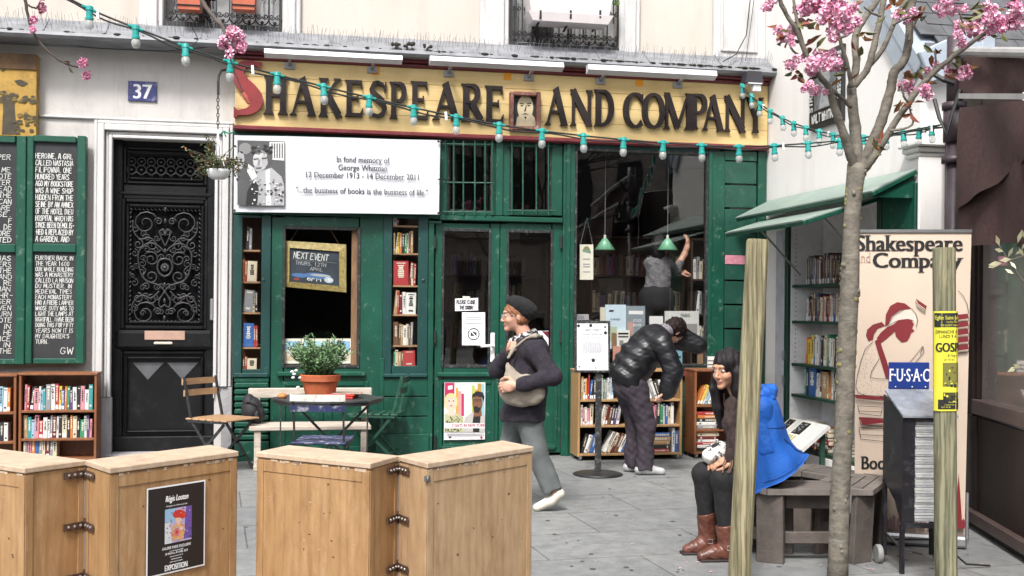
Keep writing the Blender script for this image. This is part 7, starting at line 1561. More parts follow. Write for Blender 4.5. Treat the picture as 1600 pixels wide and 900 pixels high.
ba([(1387, 508), (1394, 494), (1406, 486), (1420, 484), (1429, 488), (1433, 497), (1431, 510), (1427, 500), (1418, 498), (1404, 500)], 2)
bline([(1424, 482), (1431, 490), (1434, 500), (1432, 511)]); bline([(1387, 508), (1396, 493), (1412, 484)])
ba([(1367, 533), (1374, 528), (1379, 545), (1385, 562), (1390, 580), (1389, 592), (1384, 590), (1378, 570), (1371, 548)], 0)
bline([(1364, 534), (1352, 545), (1346, 562), (1340, 585), (1337, 604), (1341, 614), (1356, 619), (1372, 620), (1387, 618)]); bline([(1374, 560), (1362, 580), (1360, 590), (1374, 592), (1388, 592)])
for k in range(150):
    x, y = rnd.uniform(1340, 1386), rnd.uniform(540, 617)
    if (x < 1366 and y > 545 - (x - 1350) * .3 and y > 540 + (1352 - x) * 3) or (y > 590): ba([(x - .55, y), (x, y - .55), (x + .55, y), (x, y + .55)], 1)
bline([(1418, 570), (1430, 556), (1442, 541), (1444, 550), (1434, 562), (1424, 573), (1418, 570)]); bline([(1442, 541), (1438, 554)]); ba([(1415, 569), (1420, 566), (1436, 570), (1428, 575)], 0)
ba([(1432, 467), (1436, 470), (1448, 478), (1446, 483), (1434, 474)], 0); bline([(1432, 467), (1431, 473), (1445, 485), (1448, 478)])
for i, (x0, x1, y, h, mi) in enumerate(((1334, 1382, 617, 9, 0), (1340, 1379, 634, 16, -1), (1342, 1386, 652, 15, 0), (1342, 1386, 668, 22, -1))):
    if mi == 0: ba([(x0, y), (x1, y + 3), (x1, y + 8), (x0 + 6, y + h - 3)], 0)
    bline([(x0, y), (x1, y + 2), (x1 - 3, y + h), (x0 + 3, y + h - 4), (x0, y)]); bline([(x0 + 2, y + h * .5), (x1, y + h * .6)])
for i in range(5): ba([(1493, 492 + i * 12), (1512, 490 + i * 12), (1514, 497 + i * 12), (1494, 500 + i * 12)], 0); bline([(1493, 500 + i * 12), (1514, 497 + i * 12), (1513, 502 + i * 12), (1494, 504 + i * 12), (1493, 500 + i * 12)])
bline([(1497, 454), (1505, 462), (1511, 474), (1514, 490)])
x = 1338
while x < 1505: h = rnd.uniform(5, 20); ba([(x, 826), (x + 5, 826), (x + 5, 826 - h), (x + 2.5, 822 - h), (x, 826 - h)], 0 if (x > 1480) else 3); x += rnd.uniform(5, 8)
ba([(1494, 826), (1504, 826), (1501, 780), (1498, 738), (1495, 780)], 0)
mb.build('illustration', [flat('banner_maroon', (.19, .022, .028), .5), INK, flat('banner_pale', (.66, .56, .48), .5), flat('banner_mauve', (.33, .2, .2), .5)], RBm)
# people: one continuous body each, clothing as children
class SDF:
    def __init__(s, h): s.h, s.ops = h, []
    def cone(s, a, b, r0, r1=None, k=.02, sc=(1, 1, 1), op='+'): s.ops.append((op, 'c', np.array(a, float), np.array(b, float), r0, r0 if r1 is None else r1, k, np.array(sc, float))); return s
    def chain(s, pts, rs, k=.02, sc=(1, 1, 1)):
        for i in range(len(pts) - 1): s.cone(pts[i], pts[i + 1], rs[i], rs[i + 1], k, sc)
        return s
    def ell(s, c, r, rot=None, k=.02, op='+'): s.ops.append((op, 'e', np.array(c, float), np.array(r, float), np.array(rot.to_3x3() if rot is not None else np.eye(3), float), 0, k, None)); return s
    def cut(s, p, n, k=.006): s.ops.append(('-', 'p', np.array(p, float), np.array(n, float) / np.linalg.norm(n), 0, 0, k, None)); return s
    def mesh(s, wob=0.0, wscale=10, seed=0, wdir=(1, 1, 1)):
        h = s.h; lo, hi = np.full(3, 9e9), np.full(3, -9e9)
        for o in s.ops:
            if o[0] != '+': continue
            if o[1] == 'c': r = max(o[4], o[5]) * max(o[7]); q = np.array([o[2], o[3]]); lo = np.minimum(lo, q.min(0) - r); hi = np.maximum(hi, q.max(0) + r)
            else: r = max(o[3]); lo = np.minimum(lo, o[2] - r); hi = np.maximum(hi, o[2] + r)
        lo -= 4 * h; hi += 4 * h; n = np.ceil((hi - lo) / h).astype(int) + 1
        ax = [(lo[i] + h * np.arange(n[i])).astype(np.float32) for i in range(3)]; f = np.full(n, .2, np.float32)
        for o in s.ops:
            if o[1] == 'p':
                d = -((ax[0][:, None, None] - o[2][0]) * o[3][0] + (ax[1][None, :, None] - o[2][1]) * o[3][1] + (ax[2][None, None, :] - o[2][2]) * o[3][2]); f = np.maximum(f, -d); continue
            if o[1] == 'c': r = max(o[4], o[5]) * max(o[7]); q = np.array([o[2], o[3]]); a, b = q.min(0) - r - .07, q.max(0) + r + .07
            else: r = max(o[3]); a, b = o[2] - r - .07, o[2] + r + .07
            i0 = np.clip(((a - lo) / h).astype(int), 0, n - 1); i1 = np.clip(((b - lo) / h).astype(int) + 2, 1, n)
            X, Y, Z = np.meshgrid(*[ax[i][i0[i]:i1[i]] for i in range(3)], indexing='ij'); P = np.stack((X, Y, Z), -1)
            if o[1] == 'c':
                sc = o[7]; A, B = o[2] / sc, o[3] / sc; P = P / sc; ab = B - A; t = np.clip(((P - A) @ ab) / max(ab @ ab, 1e-9), 0, 1); d = (np.linalg.norm(P - A - t[..., None] * ab, axis=-1) - (o[4] + (o[5] - o[4]) * t)) * sc.min()
            else:
                q = (P - o[2]) @ o[4]; k0 = np.linalg.norm(q / o[3], axis=-1); k1 = np.linalg.norm(q / o[3] ** 2, axis=-1); d = k0 * (k0 - 1) / np.maximum(k1, 1e-6)
            sl_ = tuple(slice(i0[i], i1[i]) for i in range(3)); g = f[sl_]; k = o[6]
            if o[0] == '+': hh = np.clip(.5 + .5 * (g - d) / k, 0, 1); f[sl_] = g * (1 - hh) + d * hh - k * hh * (1 - hh)
            else: hh = np.clip(.5 - .5 * (g + d) / k, 0, 1); f[sl_] = g * (1 - hh) - d * hh + k * hh * (1 - hh)
        if wob:
            rg = np.random.RandomState(seed); X, Y, Z = np.meshgrid(*ax, indexing='ij'); w_ = 0
            for i in range(9):
                v = rg.normal(size=3) * np.array(wdir) * wscale * (1 + .35 * i); w_ = w_ + np.sin(X * v[0] + Y * v[1] + Z * v[2] + rg.uniform(0, 6)) / (1 + .35 * i)
            f = f + (wob * w_ / 2.2).astype(np.float32)
        return nets(f, lo, h)
def nets(f, lo, h):
    ins = f < 0; c = np.zeros(tuple(np.array(f.shape) - 1), int)
    corners = [(i, j, k) for i in (0, 1) for j in (0, 1) for k in (0, 1)]; S0 = [slice(0, -1), slice(1, None)]
    for q in corners: c += ins[S0[q[0]], S0[q[1]], S0[q[2]]]
    act = (c > 0) & (c < 8); idx = np.argwhere(act); ids = np.full(act.shape, -1, int); ids[act] = np.arange(len(idx))
    acc, cnt = np.zeros((len(idx), 3)), np.zeros(len(idx)); V = {q: f[idx[:, 0] + q[0], idx[:, 1] + q[1], idx[:, 2] + q[2]] for q in corners}
    for q in corners:
        for a in range(3):
            if q[a]: continue
            r = list(q); r[a] = 1; r = tuple(r); va, vb = V[q], V[r]; m = (va < 0) != (vb < 0); t = np.where(m, va / np.where(m, va - vb, 1), 0)
            p = np.array(q, float)[None].repeat(len(idx), 0); p[:, a] += t; acc[m] += p[m]; cnt[m] += 1
    vs = (idx + acc / cnt[:, None]) * h + lo; fs = []
    for a in range(3):
        b_, c_ = (a + 1) % 3, (a + 2) % 3; s1 = [slice(1, -1)] * 3; s1[a] = slice(0, -1); s2 = [slice(1, -1)] * 3; s2[a] = slice(1, None)
        A, B = ins[tuple(s1)], ins[tuple(s2)]
        for flip in (0, 1):
            e = np.argwhere((A & ~B) if not flip else (~A & B));
            if not len(e): continue
            off = np.ones(3, int); off[a] = 0; e = e + off; q = []
            for db, dc in ((-1, -1), (0, -1), (0, 0), (-1, 0)): t = e.copy(); t[:, b_] += db; t[:, c_] += dc; q.append(ids[t[:, 0], t[:, 1], t[:, 2]])
            q = np.stack(q, 1); fs.append(q if not flip else q[:, ::-1])
    return vs, np.concatenate(fs)
def skin(name, sdf, mats, parent, region=None, **k):
    vs, fs = sdf.mesh(**k); mb = MB(); M = WORLD[parent.name]; Mn = np.array(M); W_ = vs @ Mn[:3, :3].T + Mn[:3, 3]
    mb.v = [tuple(v) for v in W_]; mb.f = [tuple(int(i) for i in q) for q in fs]
    if region is not None: ce = vs[fs].mean(1); mb.m = [region(p) for p in ce]
    else: mb.m = [0] * len(mb.f)
    return mb.build(name, mats, parent, smooth=True)
def hand_sdf(s, wrist, d, n, side=1, curl=.9, sc=1.0, k=.006):
    """palm and five fingers: d = pointing direction, n = back-of-hand normal, side = which way the thumb leaves."""
    d = Vector(d).normalized(); n = Vector(n); n = (n - d * n.dot(d)).normalized(); t = d.cross(n) * side; w_ = Vector(wrist)
    R_ = Matrix(((t.x, d.x, n.x), (t.y, d.y, n.y), (t.z, d.z, n.z)))
    s.ell(w_ + d * .05 * sc, (.041 * sc, .052 * sc, .018 * sc), R_, k=.012); s.cone(w_ - d * .02, w_ + d * .02 * sc, .027 * sc, .026 * sc, .012)
    for i, (o, L) in enumerate(((.030, .072), (.010, .080), (-.011, .074), (-.030, .058))):
        p = w_ + d * (.085 - .004 * abs(i - 1)) * sc + t * o * sc; a = 0.15; q = [p - d * .02 * sc]
        for sgm in (.45, .32, .25): a += curl * (.55 if sgm == .45 else .8); p2 = q[-1] + (d * cos(a) - n * sin(a)) * (L * sgm + (.02 if sgm == .45 else 0)) * sc; q.append(p2)
        s.chain(q, [.0105 * sc, .0098 * sc, .009 * sc, .0078 * sc], k)
    p = w_ + d * .02 * sc + t * .03 * sc; q = [p, p + (d * .6 + t * .75 - n * .2) * .034 * sc, p + (d * 1.1 + t * .75 - n * (.3 + curl * .4)) * .052 * sc, p + (d * 1.5 + t * .45 - n * (.4 + curl * .5)) * .06 * sc]
    s.chain(q, [.014 * sc, .0115 * sc, .010 * sc, .0082 * sc], k)
def head_sdf(s, c, fwd, up=(0, 0, 1), sc=1.0, fem=True):
    """c = centre of the head; height about 0.23 m. returns the frame."""
    f = Vector(fwd).normalized(); u = Vector(up); u = (u - f * u.dot(f)).normalized(); r = f.cross(u); c = Vector(c)
    R_ = Matrix(((f.x, r.x, u.x), (f.y, r.y, u.y), (f.z, r.z, u.z))); P = lambda x, y, z: c + (f * x + r * y + u * z) * sc
    s.ell(P(-.012, 0, .028), (.096 * sc, .074 * sc, .088 * sc), R_, k=.02)
    s.ell(P(.035, 0, -.035), (.056 * sc, .054 * sc, .070 * sc), R_, k=.03); s.ell(P(.072, 0, -.092), (.022 * sc, .024 * sc, .020 * sc), R_, k=.02)
    s.ell(P(.082, 0, .03), (.012 * sc, .05 * sc, .012 * sc), R_, k=.02)
    for y in (-1, 1):
        s.ell(P(.06, y * .038, -.028), (.024 * sc, .020 * sc, .02 * sc), R_, k=.02); s.ell(P(.092, y * .031, .008), (.014 * sc, .018 * sc, .010 * sc), R_, k=.008, op='-')
        s.ell(P(.078, y * .031, .008), (.014 * sc, .0145 * sc, .0115 * sc), R_, k=.003); s.ell(P(-.012, y * .073, -.008), (.018 * sc, .010 * sc, .03 * sc), R_, k=.006)
        s.ell(P(.099, y * .010, -.034), (.008 * sc, .007 * sc, .006 * sc), R_, k=.006)
    s.cone(P(.088, 0, .012), P(.108 if fem else .113, 0, -.028), .0075 * sc, (.0095 if fem else .0115) * sc, k=.009)
    s.ell(P(.088, 0, -.058), (.011 * sc, .023 * sc, .0055 * sc), R_, k=.005); s.ell(P(.086, 0, -.069), (.011 * sc, .019 * sc, .006 * sc), R_, k=.005); s.ell(P(.1, 0, -.0635), (.008 * sc, .026 * sc, .0014 * sc), R_, k=.003, op='-')
    def loc(p): v = Vector(p) - c; return v.dot(f) / sc, v.dot(r) / sc, v.dot(u) / sc
    return P, R_, loc
def face_region(loc, base=0):
    """material index by place on the face: 0 skin, 1 lips, 2 eye white, 3 iris and lashes"""
    def g(p):
        x, y, z = loc(p)
        if abs(x) > .2 or abs(z) > .16: return 0
        if x > .08 and abs(y) < .024 and -.077 < z < -.051: return 1
        for s_ in (-1, 1):
            dy, dz = (y - s_ * .031) / .0135, (z - .008) / .0085
            if x > .07 and dy * dy + dz * dz < 1: return 3 if (abs(y - s_ * .031) < .006 or z > .0142) else 2
            if x > .06 and abs(y - s_ * .033) < .017 and .025 < z - .15 * abs(y - s_ * .02) < .0295: return 3
        return 0
    return g
SKIN = mat('fair_skin', (.50, .27, .19), .5, var=.1, scale=20, bump=.04); SKIN2 = mat('warm_skin', (.46, .24, .15), .5, var=.1, scale=20, bump=.04)
LIPS = flat('lips', (.34, .14, .115), .45); EYEW = flat('eye_white', (.62, .60, .57), .3); IRIS = flat('dark_iris', (.015, .011, .009), .3)
# ---- elderly woman walking to the left
g_ = gnd(815, 795); W1 = thing('person', 'elderly woman in a black beret and dark coat walking past with a beige shoulder bag', 'person', (g_.x, g_.y, 0), -YAW)
L1_ = lambda px, py, y=0.0: Vector(((px - 815) / 210, y, (795 - py) / 210))
def local_tube(parent, name, pts, r, m, n=6): mb = MB(); mb.tube(pts, r, n); return localize(mb, parent).build(name, m, parent, smooth=True)
HC_ = Vector((-.055, 0, 1.435)); s = SDF(.005)
P, R_, loc = head_sdf(s, HC_, (-1, -.10, -.06))
s.cone(P(-.03, 0, -.07), (.03, 0, 1.24), .052, .058, .03)
s.cone((.06, 0, 1.17), (.0, 0, .80), .12, .13, .05, (1, 1.25, 1)); s.cone((.05, -.13, 1.2), (.05, .13, 1.2), .06, .06, .05)
s.chain([(.07, -.16, 1.2), (.2, -.25, 1.0), (-.04, -.345, .945)], [.048, .042, .03], .02); s.chain([(.03, .16, 1.2), (-.19, .13, 1.03), (-.085, -.02, 1.165)], [.048, .042, .03], .02)
for y, kn, an, toe in ((-.09, (.14, .43), (.255, .13), (.13, .03)), (.09, (-.10, .43), (-.17, .08), (-.30, .03))): s.chain([(.0, y, .78), (kn[0], y, kn[1]), (an[0], y, an[1])], [.07, .045, .034], .03); s.cone((an[0], y, an[1] - .01), (toe[0], y, toe[1]), .034, .024, .02)
hand_sdf(s, (-.05, -.347, .945), (-1, .12, -.18), (0, -1, .15), 1, .6); hand_sdf(s, (-.10, -.03, 1.175), (-.05, -.75, .6), (-.75, -.3, .5), -1, 1.6)
skin('body', s, [SKIN, LIPS, EYEW, IRIS], W1, face_region(loc))
h_ = SDF(.006); h_.ell(P(-.015, 0, .03), (.105, .083, .094), R_); h_.ell(P(-.03, 0, -.03), (.07, .079, .05), R_); h_.ell(P(.105, 0, -.03), (.075, .12, .082), R_, k=.01, op='-'); h_.ell(P(.02, -.09, -.03), (.03, .04, .045), R_, k=.01, op='-')
skin('hair', h_, [mat('auburn_hair', (.22, .085, .035), .5, var=.4, scale=60, stretch=(1, 1, .3), bump=.5, bscale=200)], W1, wob=.004, wscale=60)
h_ = SDF(.006); tl_ = R_ @ Matrix.Rotation(radians(33), 3, 'Y').to_3x3()
f_, u_ = Vector((R_[0][0], R_[1][0], R_[2][0])), Vector((R_[0][2], R_[1][2], R_[2][2])); f2 = (f_ * cos(radians(32)) + u_ * sin(radians(32))); u2 = (u_ * cos(radians(32)) - f_ * sin(radians(32))); r2 = f2.cross(u2); RB_ = Matrix(((f2.x, r2.x, u2.x), (f2.y, r2.y, u2.y), (f2.z, r2.z, u2.z)))
h_.ell(P(-.045, 0, .065), (.125, .105, .070), RB_); h_.ell(P(-.075, 0, .035), (.08, .095, .075), RB_, k=.03); h_.ell(P(.03, 0, .03), (.085, .064, .075), R_, k=.01, op='-')
skin('beret', h_, [mat('black_knit', (.008, .008, .009), .95, var=.5, scale=60, bump=.8, bscale=160)], W1, wob=.003, wscale=50)
gm_ = flat('silver_glasses', (.45, .42, .36), .3, metal=.6)
for y in (-1, 1): local_tube(W1, 'glasses', [P(.103, y * .032 + .019 * cos(a), .004 + .015 * sin(a)) for a in [i * pi / 6 for i in range(13)]], .0016, gm_, 4); local_tube(W1, 'glasses', [P(.10, y * .052, .008), P(.03, y * .077, .012), P(-.02, y * .08, .005)], .0016, gm_, 4)
c_ = SDF(.0085); c_.cone((.065, 0, 1.18), (.005, 0, .70), (.13), .168, .05, (1, 1.32, 1)); c_.cone((.06, -.15, 1.19), (.04, .15, 1.19), .085, .085, .05); c_.ell((.03, 0, 1.235), (.11, .15, .07), k=.04)
c_.chain([(.075, -.18, 1.19), (.21, -.265, 1.0), (-.025, -.345, .945)], [.076, .064, .052], .03); c_.chain([(.02, .18, 1.18), (-.19, .12, 1.03), (-.115, .0, 1.155)], [.082, .07, .052], .03)
c_.cut((0, 0, .665), (0, 0, -1)); c_.cut((-.066, -.27, .945), (-1, -.05, 0)) if False else None
skin('coat', c_, [mat('dark_wool_coat', (.018, .014, .022), .95, var=.5, scale=25, bump=.7, bscale=120, dirt=(.05, .045, .055), dirt_amt=.6, dscale=60)], W1, wob=.007, wscale=14, wdir=(1, 1, .7))
t_ = SDF(.008); t_.cone((0, 0, .80), (0, 0, .74), .13, .135, .04, (1, 1.1, 1))
t_.chain([(.03, -.075, .76), (.10, -.09, .45), (.225, -.09, .15)], [.105, .085, .074], .03); t_.cut((.245, -.09, .155), (.38, 0, -.95)); t_.chain([(-.02, .075, .76), (-.09, .09, .45), (-.165, .09, .09)], [.108, .082, .074], .03); t_.cut((.235, -.09, .115), (.7, 0, -1)) if False else None
skin('trousers', t_, [mat('grey_flannel', (.105, .115, .115), .9, var=.2, scale=10, bump=.3, bscale=150)], W1, wob=.006, wscale=14, wdir=(1, 1, .4))
for (a, b, c, y) in (((.272, .13), (.21, .075), (.115, .028), -.09), ((-.15, .045), (-.22, .04), (-.33, .03), .09)):
    q = SDF(.006); q.chain([(a[0], y, a[1]), (b[0], y, b[1]), (c[0], y, c[1])], [.046, .042, .034], .02, (1, 1.0, .9)); skin('shoe', q, [flat('cream_leather', (.55, .51, .44), .45)], W1)
sc_ = SDF(.006); sc_.chain([(-.075, -.055, 1.255), (.0, -.10, 1.285), (.075, -.06, 1.31), (.08, .06, 1.31), (0, .1, 1.285), (-.07, .05, 1.255), (-.085, -.03, 1.235), (-.095, -.04, 1.16)], [.024, .026, .026, .026, .026, .026, .028, .024], .02)
scm = mat('black_white_scarf', (.02, .018, .02), .9, var=.3, scale=10, dirt=(.6, .58, .58), dirt_amt=1.0, dscale=30, dthr=(.50, .53)); skin('scarf', sc_, [scm], W1, wob=.004, wscale=40)
b_ = SDF(.007); b_.ell((-.005, -.255, .885), (.165, .055, .105), k=.04); b_.cone((-.115, -.24, 1.09), (-.07, -.245, .94), .016, .075, .05, (1, .6, 1)); b_.cone((-.08, -.25, .96), (.10, -.25, .96), .03, .03, .06, (1, .8, 1)); b_.chain([(-.11, -.2, 1.13), (-.07, -.17, 1.20), (.02, -.20, 1.275), (.09, -.19, 1.295), (.14, -.1, 1.29)], [.010, .011, .012, .013, .012], .01); b_.chain([(.13, -.25, .95), (.17, -.24, 1.05)], [.02, .012], .01)
BG = thing('shoulder_bag', 'slouchy beige shoulder bag carried by the woman in the beret', 'bag', (g_.x, g_.y, .8), -YAW); WORLD[BG.name] = Matrix.Translation((g_.x, g_.y, 0)) @ Matrix.Rotation(-YAW, 4, 'Z')
def bag_skin(root, sdf, m, base, **k):
    vs, fs = sdf.mesh(**k); Mn = np.array(WORLD[root.name]); W_ = vs @ Mn[:3, :3].T + Mn[:3, 3]; mb = MB(); mb.v = [tuple(v) for v in W_]; mb.f = [tuple(int(i) for i in q) for q in fs]; mb.m = [0] * len(mb.f); WORLD[root.name] = base; return mb.build('body', m, root, smooth=True)
bag_skin(BG, b_, mat('beige_suede', (.27, .23, .185), .85, var=.25, scale=8, bump=.3), Matrix.Translation((g_.x, g_.y, .8)) @ Matrix.Rotation(-YAW, 4, 'Z'), wob=.006, wscale=16)
# ---- man bending towards the window
g_ = gnd(1012, 740); W2_ = thing('person', 'dark haired man in a shiny black padded jacket bending to peer into the window', 'person', (g_.x, g_.y, 0), -YAW)
HC2 = Vector((.235, .05, 1.295)); s = SDF(.006); P, R_, loc = head_sdf(s, HC2, (.45, .45, -.80), (.75, .25, .55))
s.cone(P(-.04, 0, -.08), (.08, 0, 1.25), .055, .06, .03); s.cone((.07, 0, 1.22), (-.2, 0, .88), .12, .12, .05, (1, 1.3, 1)); s.cone((.08, -.14, 1.2), (.1, .15, 1.22), .06, .06, .05)
s.chain([(.1, -.18, 1.2), (.19, -.22, .93), (.13, -.2, .74)], [.048, .042, .03], .02); s.chain([(.14, .17, 1.24), (.47, .16, 1.15), (.30, .14, 1.30)], [.048, .042, .03], .02)
for y, hp, kn, an, toe in ((-.08, -.14, (-.03, .43), (-.05, .09), (.12, .03)), (.10, -.19, (-.11, .43), (-.12, .1), (.02, .03))): s.chain([(hp, y, .82), (kn[0], y, kn[1]), (an[0], y, an[1])], [.095, .06, .04], .03); s.cone((an[0], y, .06), (toe[0], y, .035), .038, .026, .02)
hand_sdf(s, (.13, -.2, .775), (-.2, 0, -1), (.9, -.4, 0), 1, .8); hand_sdf(s, (.305, .14, 1.30), (-.6, -.25, .7), (.4, .5, .6), 1, .5)
skin('body', s, [SKIN, LIPS, EYEW, IRIS], W2_, face_region(loc))
h_ = SDF(.006); h_.ell(P(-.016, 0, .034), (.108, .086, .098), R_); h_.ell(P(-.05, 0, -.02), (.075, .082, .075), R_); h_.ell(P(.095, 0, -.045), (.07, .10, .085), R_, k=.01, op='-')
skin('hair', h_, [mat('dark_red_brown_hair', (.012, .006, .006), .5, spec=.2, var=.5, scale=50, bump=.6, bscale=160, dirt=(.08, .02, .02), dirt_amt=.5, dscale=20)], W2_, wob=.006, wscale=50)
JK = mat('shiny_black_padded', (.007, .007, .009), .42, var=.4, scale=10, bump=.12, bscale=30)
c_ = SDF(.0075); bx0, bx1 = Vector((-.225, 0, .83)), Vector((.08, 0, 1.235)); n_ = 5
for i in range(n_):
    a, b = bx0.lerp(bx1, i / n_), bx0.lerp(bx1, (i + 1) / n_); bow = Vector((-.035, 0, .03)) * sin(pi * (i + .5) / n_); r = .178 - .012 * i * .4; c_.ell((a + b) / 2 + bow, (.085, .222, r), Matrix.Rotation(-atan2(bx1.z - bx0.z, bx1.x - bx0.x), 3, 'Y'), k=.045)
c_.cone((-.2, 0, .86), (.05, 0, 1.2), .158, .160, .05, (1, 1.25, 1)); c_.cone((.07, -.15, 1.21), (.09, .15, 1.22), .085, .085, .05)
arm = [Vector((.09, -.2, 1.2)), Vector((.195, -.235, .94)), Vector((.135, -.21, .755))]
for a, b, r in ((arm[0], arm[1], .09), (arm[1], arm[2], .075)):
    for i in range(3): c_.ell(a.lerp(b, (i + .5) / 3), (.056 if True else 0, r, r), Matrix.Rotation(-atan2((b - a).z, (b - a).x), 3, 'Y'), k=.05)
c_.chain(arm, [.088, .080, .070], .03); c_.chain([(.13, .17, 1.23), (.48, .17, 1.16), (.31, .14, 1.285)], [.088, .072, .058], .03); c_.cut((-.235, 0, .815), (-.5, 0, -1))
skin('jacket', c_, [JK], W2_, wob=.0045, wscale=18, wdir=(.7, .7, 1.3))
sc_ = SDF(.007); sc_.ell((.155, 0, 1.30), (.075, .085, .062), Matrix.Rotation(radians(40), 3, 'Y')); skin('collar', sc_, [mat('grey_knit_collar', (.16, .15, .17), .95, var=.5, scale=60, bump=.6)], W2_, wob=.003, wscale=60)
t_ = SDF(.008); t_.cone((-.2, 0, .84), (-.19, 0, .78), .135, .14, .04, (1, 1.2, 1)); t_.chain([(-.14, -.08, .8), (-.025, -.08, .44), (-.035, -.08, .055)], [.118, .082, .074], .03); t_.chain([(-.2, .10, .8), (-.12, .1, .44), (-.125, .1, .07)], [.112, .080, .072], .03); t_.cut((0, 0, .045), (0, 0, -1))
skin('trousers', t_, [mat('plum_grey_cotton', (.030, .022, .031), .85, var=.25, scale=8, bump=.3, bscale=100)], W2_, wob=.010, wscale=20, wdir=(1, 1, .7))
for x, y in ((-.055, -.08), (-.14, .1)):
    q = SDF(.006); q.chain([(x - .03, y, .045), (x + .06, y, .05), (x + .17, y, .033)], [.046, .048, .036], .02, (1, .95, .9)); q.cut((0, 0, .004), (0, 0, -1)); skin('shoe', q, [mat('silver_leather', (.45, .45, .46), .3, metal=.3, var=.2)], W2_)
# ---- young woman sitting on the hexagonal bench
g_ = gnd(1165, 870); W3_ = thing('person', 'seated young woman with long black hair, blue jacket and brown boots', 'person', (g_.x, g_.y, 0), -YAW)
HC3 = Vector((-.125, -.02, 1.135)); s = SDF(.005); P, R_, loc = head_sdf(s, HC3, (-.76, -.62, -.14), sc=.98)
s.cone(P(-.03, 0, -.07), (-.02, 0, .92), .048, .055, .03); s.cone((.01, 0, .86), (.12, 0, .56), .10, .125, .05, (1, 1.3, 1)); s.cone((.0, -.13, .9), (.02, .13, .9), .055, .055, .05)
s.chain([(.02, -.15, .88), (.05, -.15, .67), (-.08, -.12, .60)], [.045, .04, .028], .02); s.chain([(.02, .16, .88), (.06, .2, .66), (-.10, .06, .60)], [.045, .04, .028], .02)
LEGS = (((.10, -.09, .53), (-.165, -.11, .485), (-.135, -.11, .08), (-.285, -.13, .03)), ((.10, .08, .53), (-.25, .07, .49), (-.215, .08, .08), (-.34, .06, .03)))
for a, b, c, d in LEGS: s.chain([a, b, c], [.088, .058, .04], .03); s.cone(Vector(c) - Vector((0, 0, .03)), d, .036, .025, .02)
hand_sdf(s, (-.09, -.115, .605), (-1, .25, -.1), (0, -.3, 1), -1, .5); hand_sdf(s, (-.105, .055, .60), (-1, -.4, -.1), (0, .2, 1), 1, .5)
skin('body', s, [SKIN2, LIPS, EYEW, IRIS], W3_, face_region(loc))
h_ = SDF(.006); h_.ell(P(-.016, 0, .034), (.108, .086, .099), R_); h_.ell(P(-.055, 0, -.04), (.075, .088, .10), R_, k=.03); h_.ell(P(.105, 0, -.045), (.07, .066, .092), R_, k=.012, op='-')
h_.chain([P(.0, -.078, -.02), P(.005, -.085, -.12), P(.0, -.085, -.26), P(-.01, -.085, -.40)], [.038, .042, .042, .022], .02); h_.chain([P(.02, .07, -.02), P(.03, .08, -.12), P(.03, .075, -.24), P(.02, .07, -.36)], [.032, .04, .038, .02], .02); h_.chain([P(-.07, 0, -.06), P(-.1, .0, -.2), P(-.11, -.02, -.36)], [.085, .09, .06], .03)
skin('hair', h_, [mat('glossy_black_hair', (.007, .005, .006), .45, var=.5, scale=40, stretch=(3, 3, .3), bump=.5, bscale=120, spec=.3)], W3_, wob=.005, wscale=45, wdir=(1, 1, .2))
t_ = SDF(.007); t_.cone((.11, 0, .56), (.09, 0, .53), .13, .14, .04, (1, 1.2, .9))
for a, b, c, d in LEGS: t_.chain([a, b, Vector(c) + Vector((0, 0, .06))], [.10, .066, .05], .03)
skin('leggings', t_, [mat('black_leggings', (.005, .0045, .0055), .85, var=.4, scale=30, bump=.2)], W3_, wob=.003, wscale=20)
BOOT = mat('brown_boot_leather', (.105, .035, .022), .4, var=.35, scale=10, bump=.25, bscale=40, dirt=(.03, .012, .01), dirt_amt=.5, dscale=12)
for (a, b, c, d), ht in zip(LEGS, (.215, .25)):
    q = SDF(.006); c, d = Vector(c), Vector(d); k = (Vector(b) - c) / (b[2] - c.z); top = c + k * (ht - c.z)
    q.chain([top, c, c - Vector((0, 0, .03))], [.062, .052, .048], .02); q.chain([c + Vector((.015, 0, -.035)), c.lerp(d, .5) - Vector((0, 0, .008)), d], [.046, .044, .034], .02); q.cut(top, (-.2, 0, 1)); q.cut((0, 0, .006), (0, 0, -1)); skin('boot', q, [BOOT], W3_, wob=.004, wscale=30)
    mb = MB(); dd = (d - c).normalized(); mb.box((-.05, -.045, .0), (.17, .045, .016), 0, .006, Matrix.Translation((c.x, c.y, 0)) @ Matrix.Rotation(atan2(dd.y, dd.x), 4, 'Z')); localize(mb, W3_).build('boot_sole', flat('dark_sole', (.02, .012, .01), .7), W3_)
    mb = MB(); ax_ = [c + Vector((.0, 0, .005)) + Vector((cos(t) * .052, sin(t) * .052, .018 * cos(t))) for t in [i * pi / 8 for i in range(16)]]; mb.tube(ax_, .007, 5, closed=True); localize(mb, W3_).build('boot_strap', BOOT, W3_)
    mb = MB(); p = c + Vector((.005, -.056, .005)); mb.tube([p + Vector(v) for v in ((-.014, 0, -.012), (.014, 0, -.012), (.014, 0, .014), (-.014, 0, .014))], .003, 5, closed=True); localize(mb, W3_).build('buckle', STEEL, W3_)
BRN = mat('brown_knit', (.030, .017, .016), .95, var=.5, scale=40, bump=.7, bscale=120)
c_ = SDF(.008); c_.cone((.0, 0, .87), (.11, 0, .57), .125, .145, .05, (1, 1.25, 1)); c_.cone((.0, -.13, .89), (.02, .13, .89), .075, .075, .05); c_.chain([(.05, -.15, .68), (-.07, -.125, .605)], [.058, .045], .02); c_.chain([(.05, .2, .68), (-.085, .065, .60)], [.058, .045], .02)
skin('cardigan', c_, [BRN], W3_, wob=.006, wscale=25)
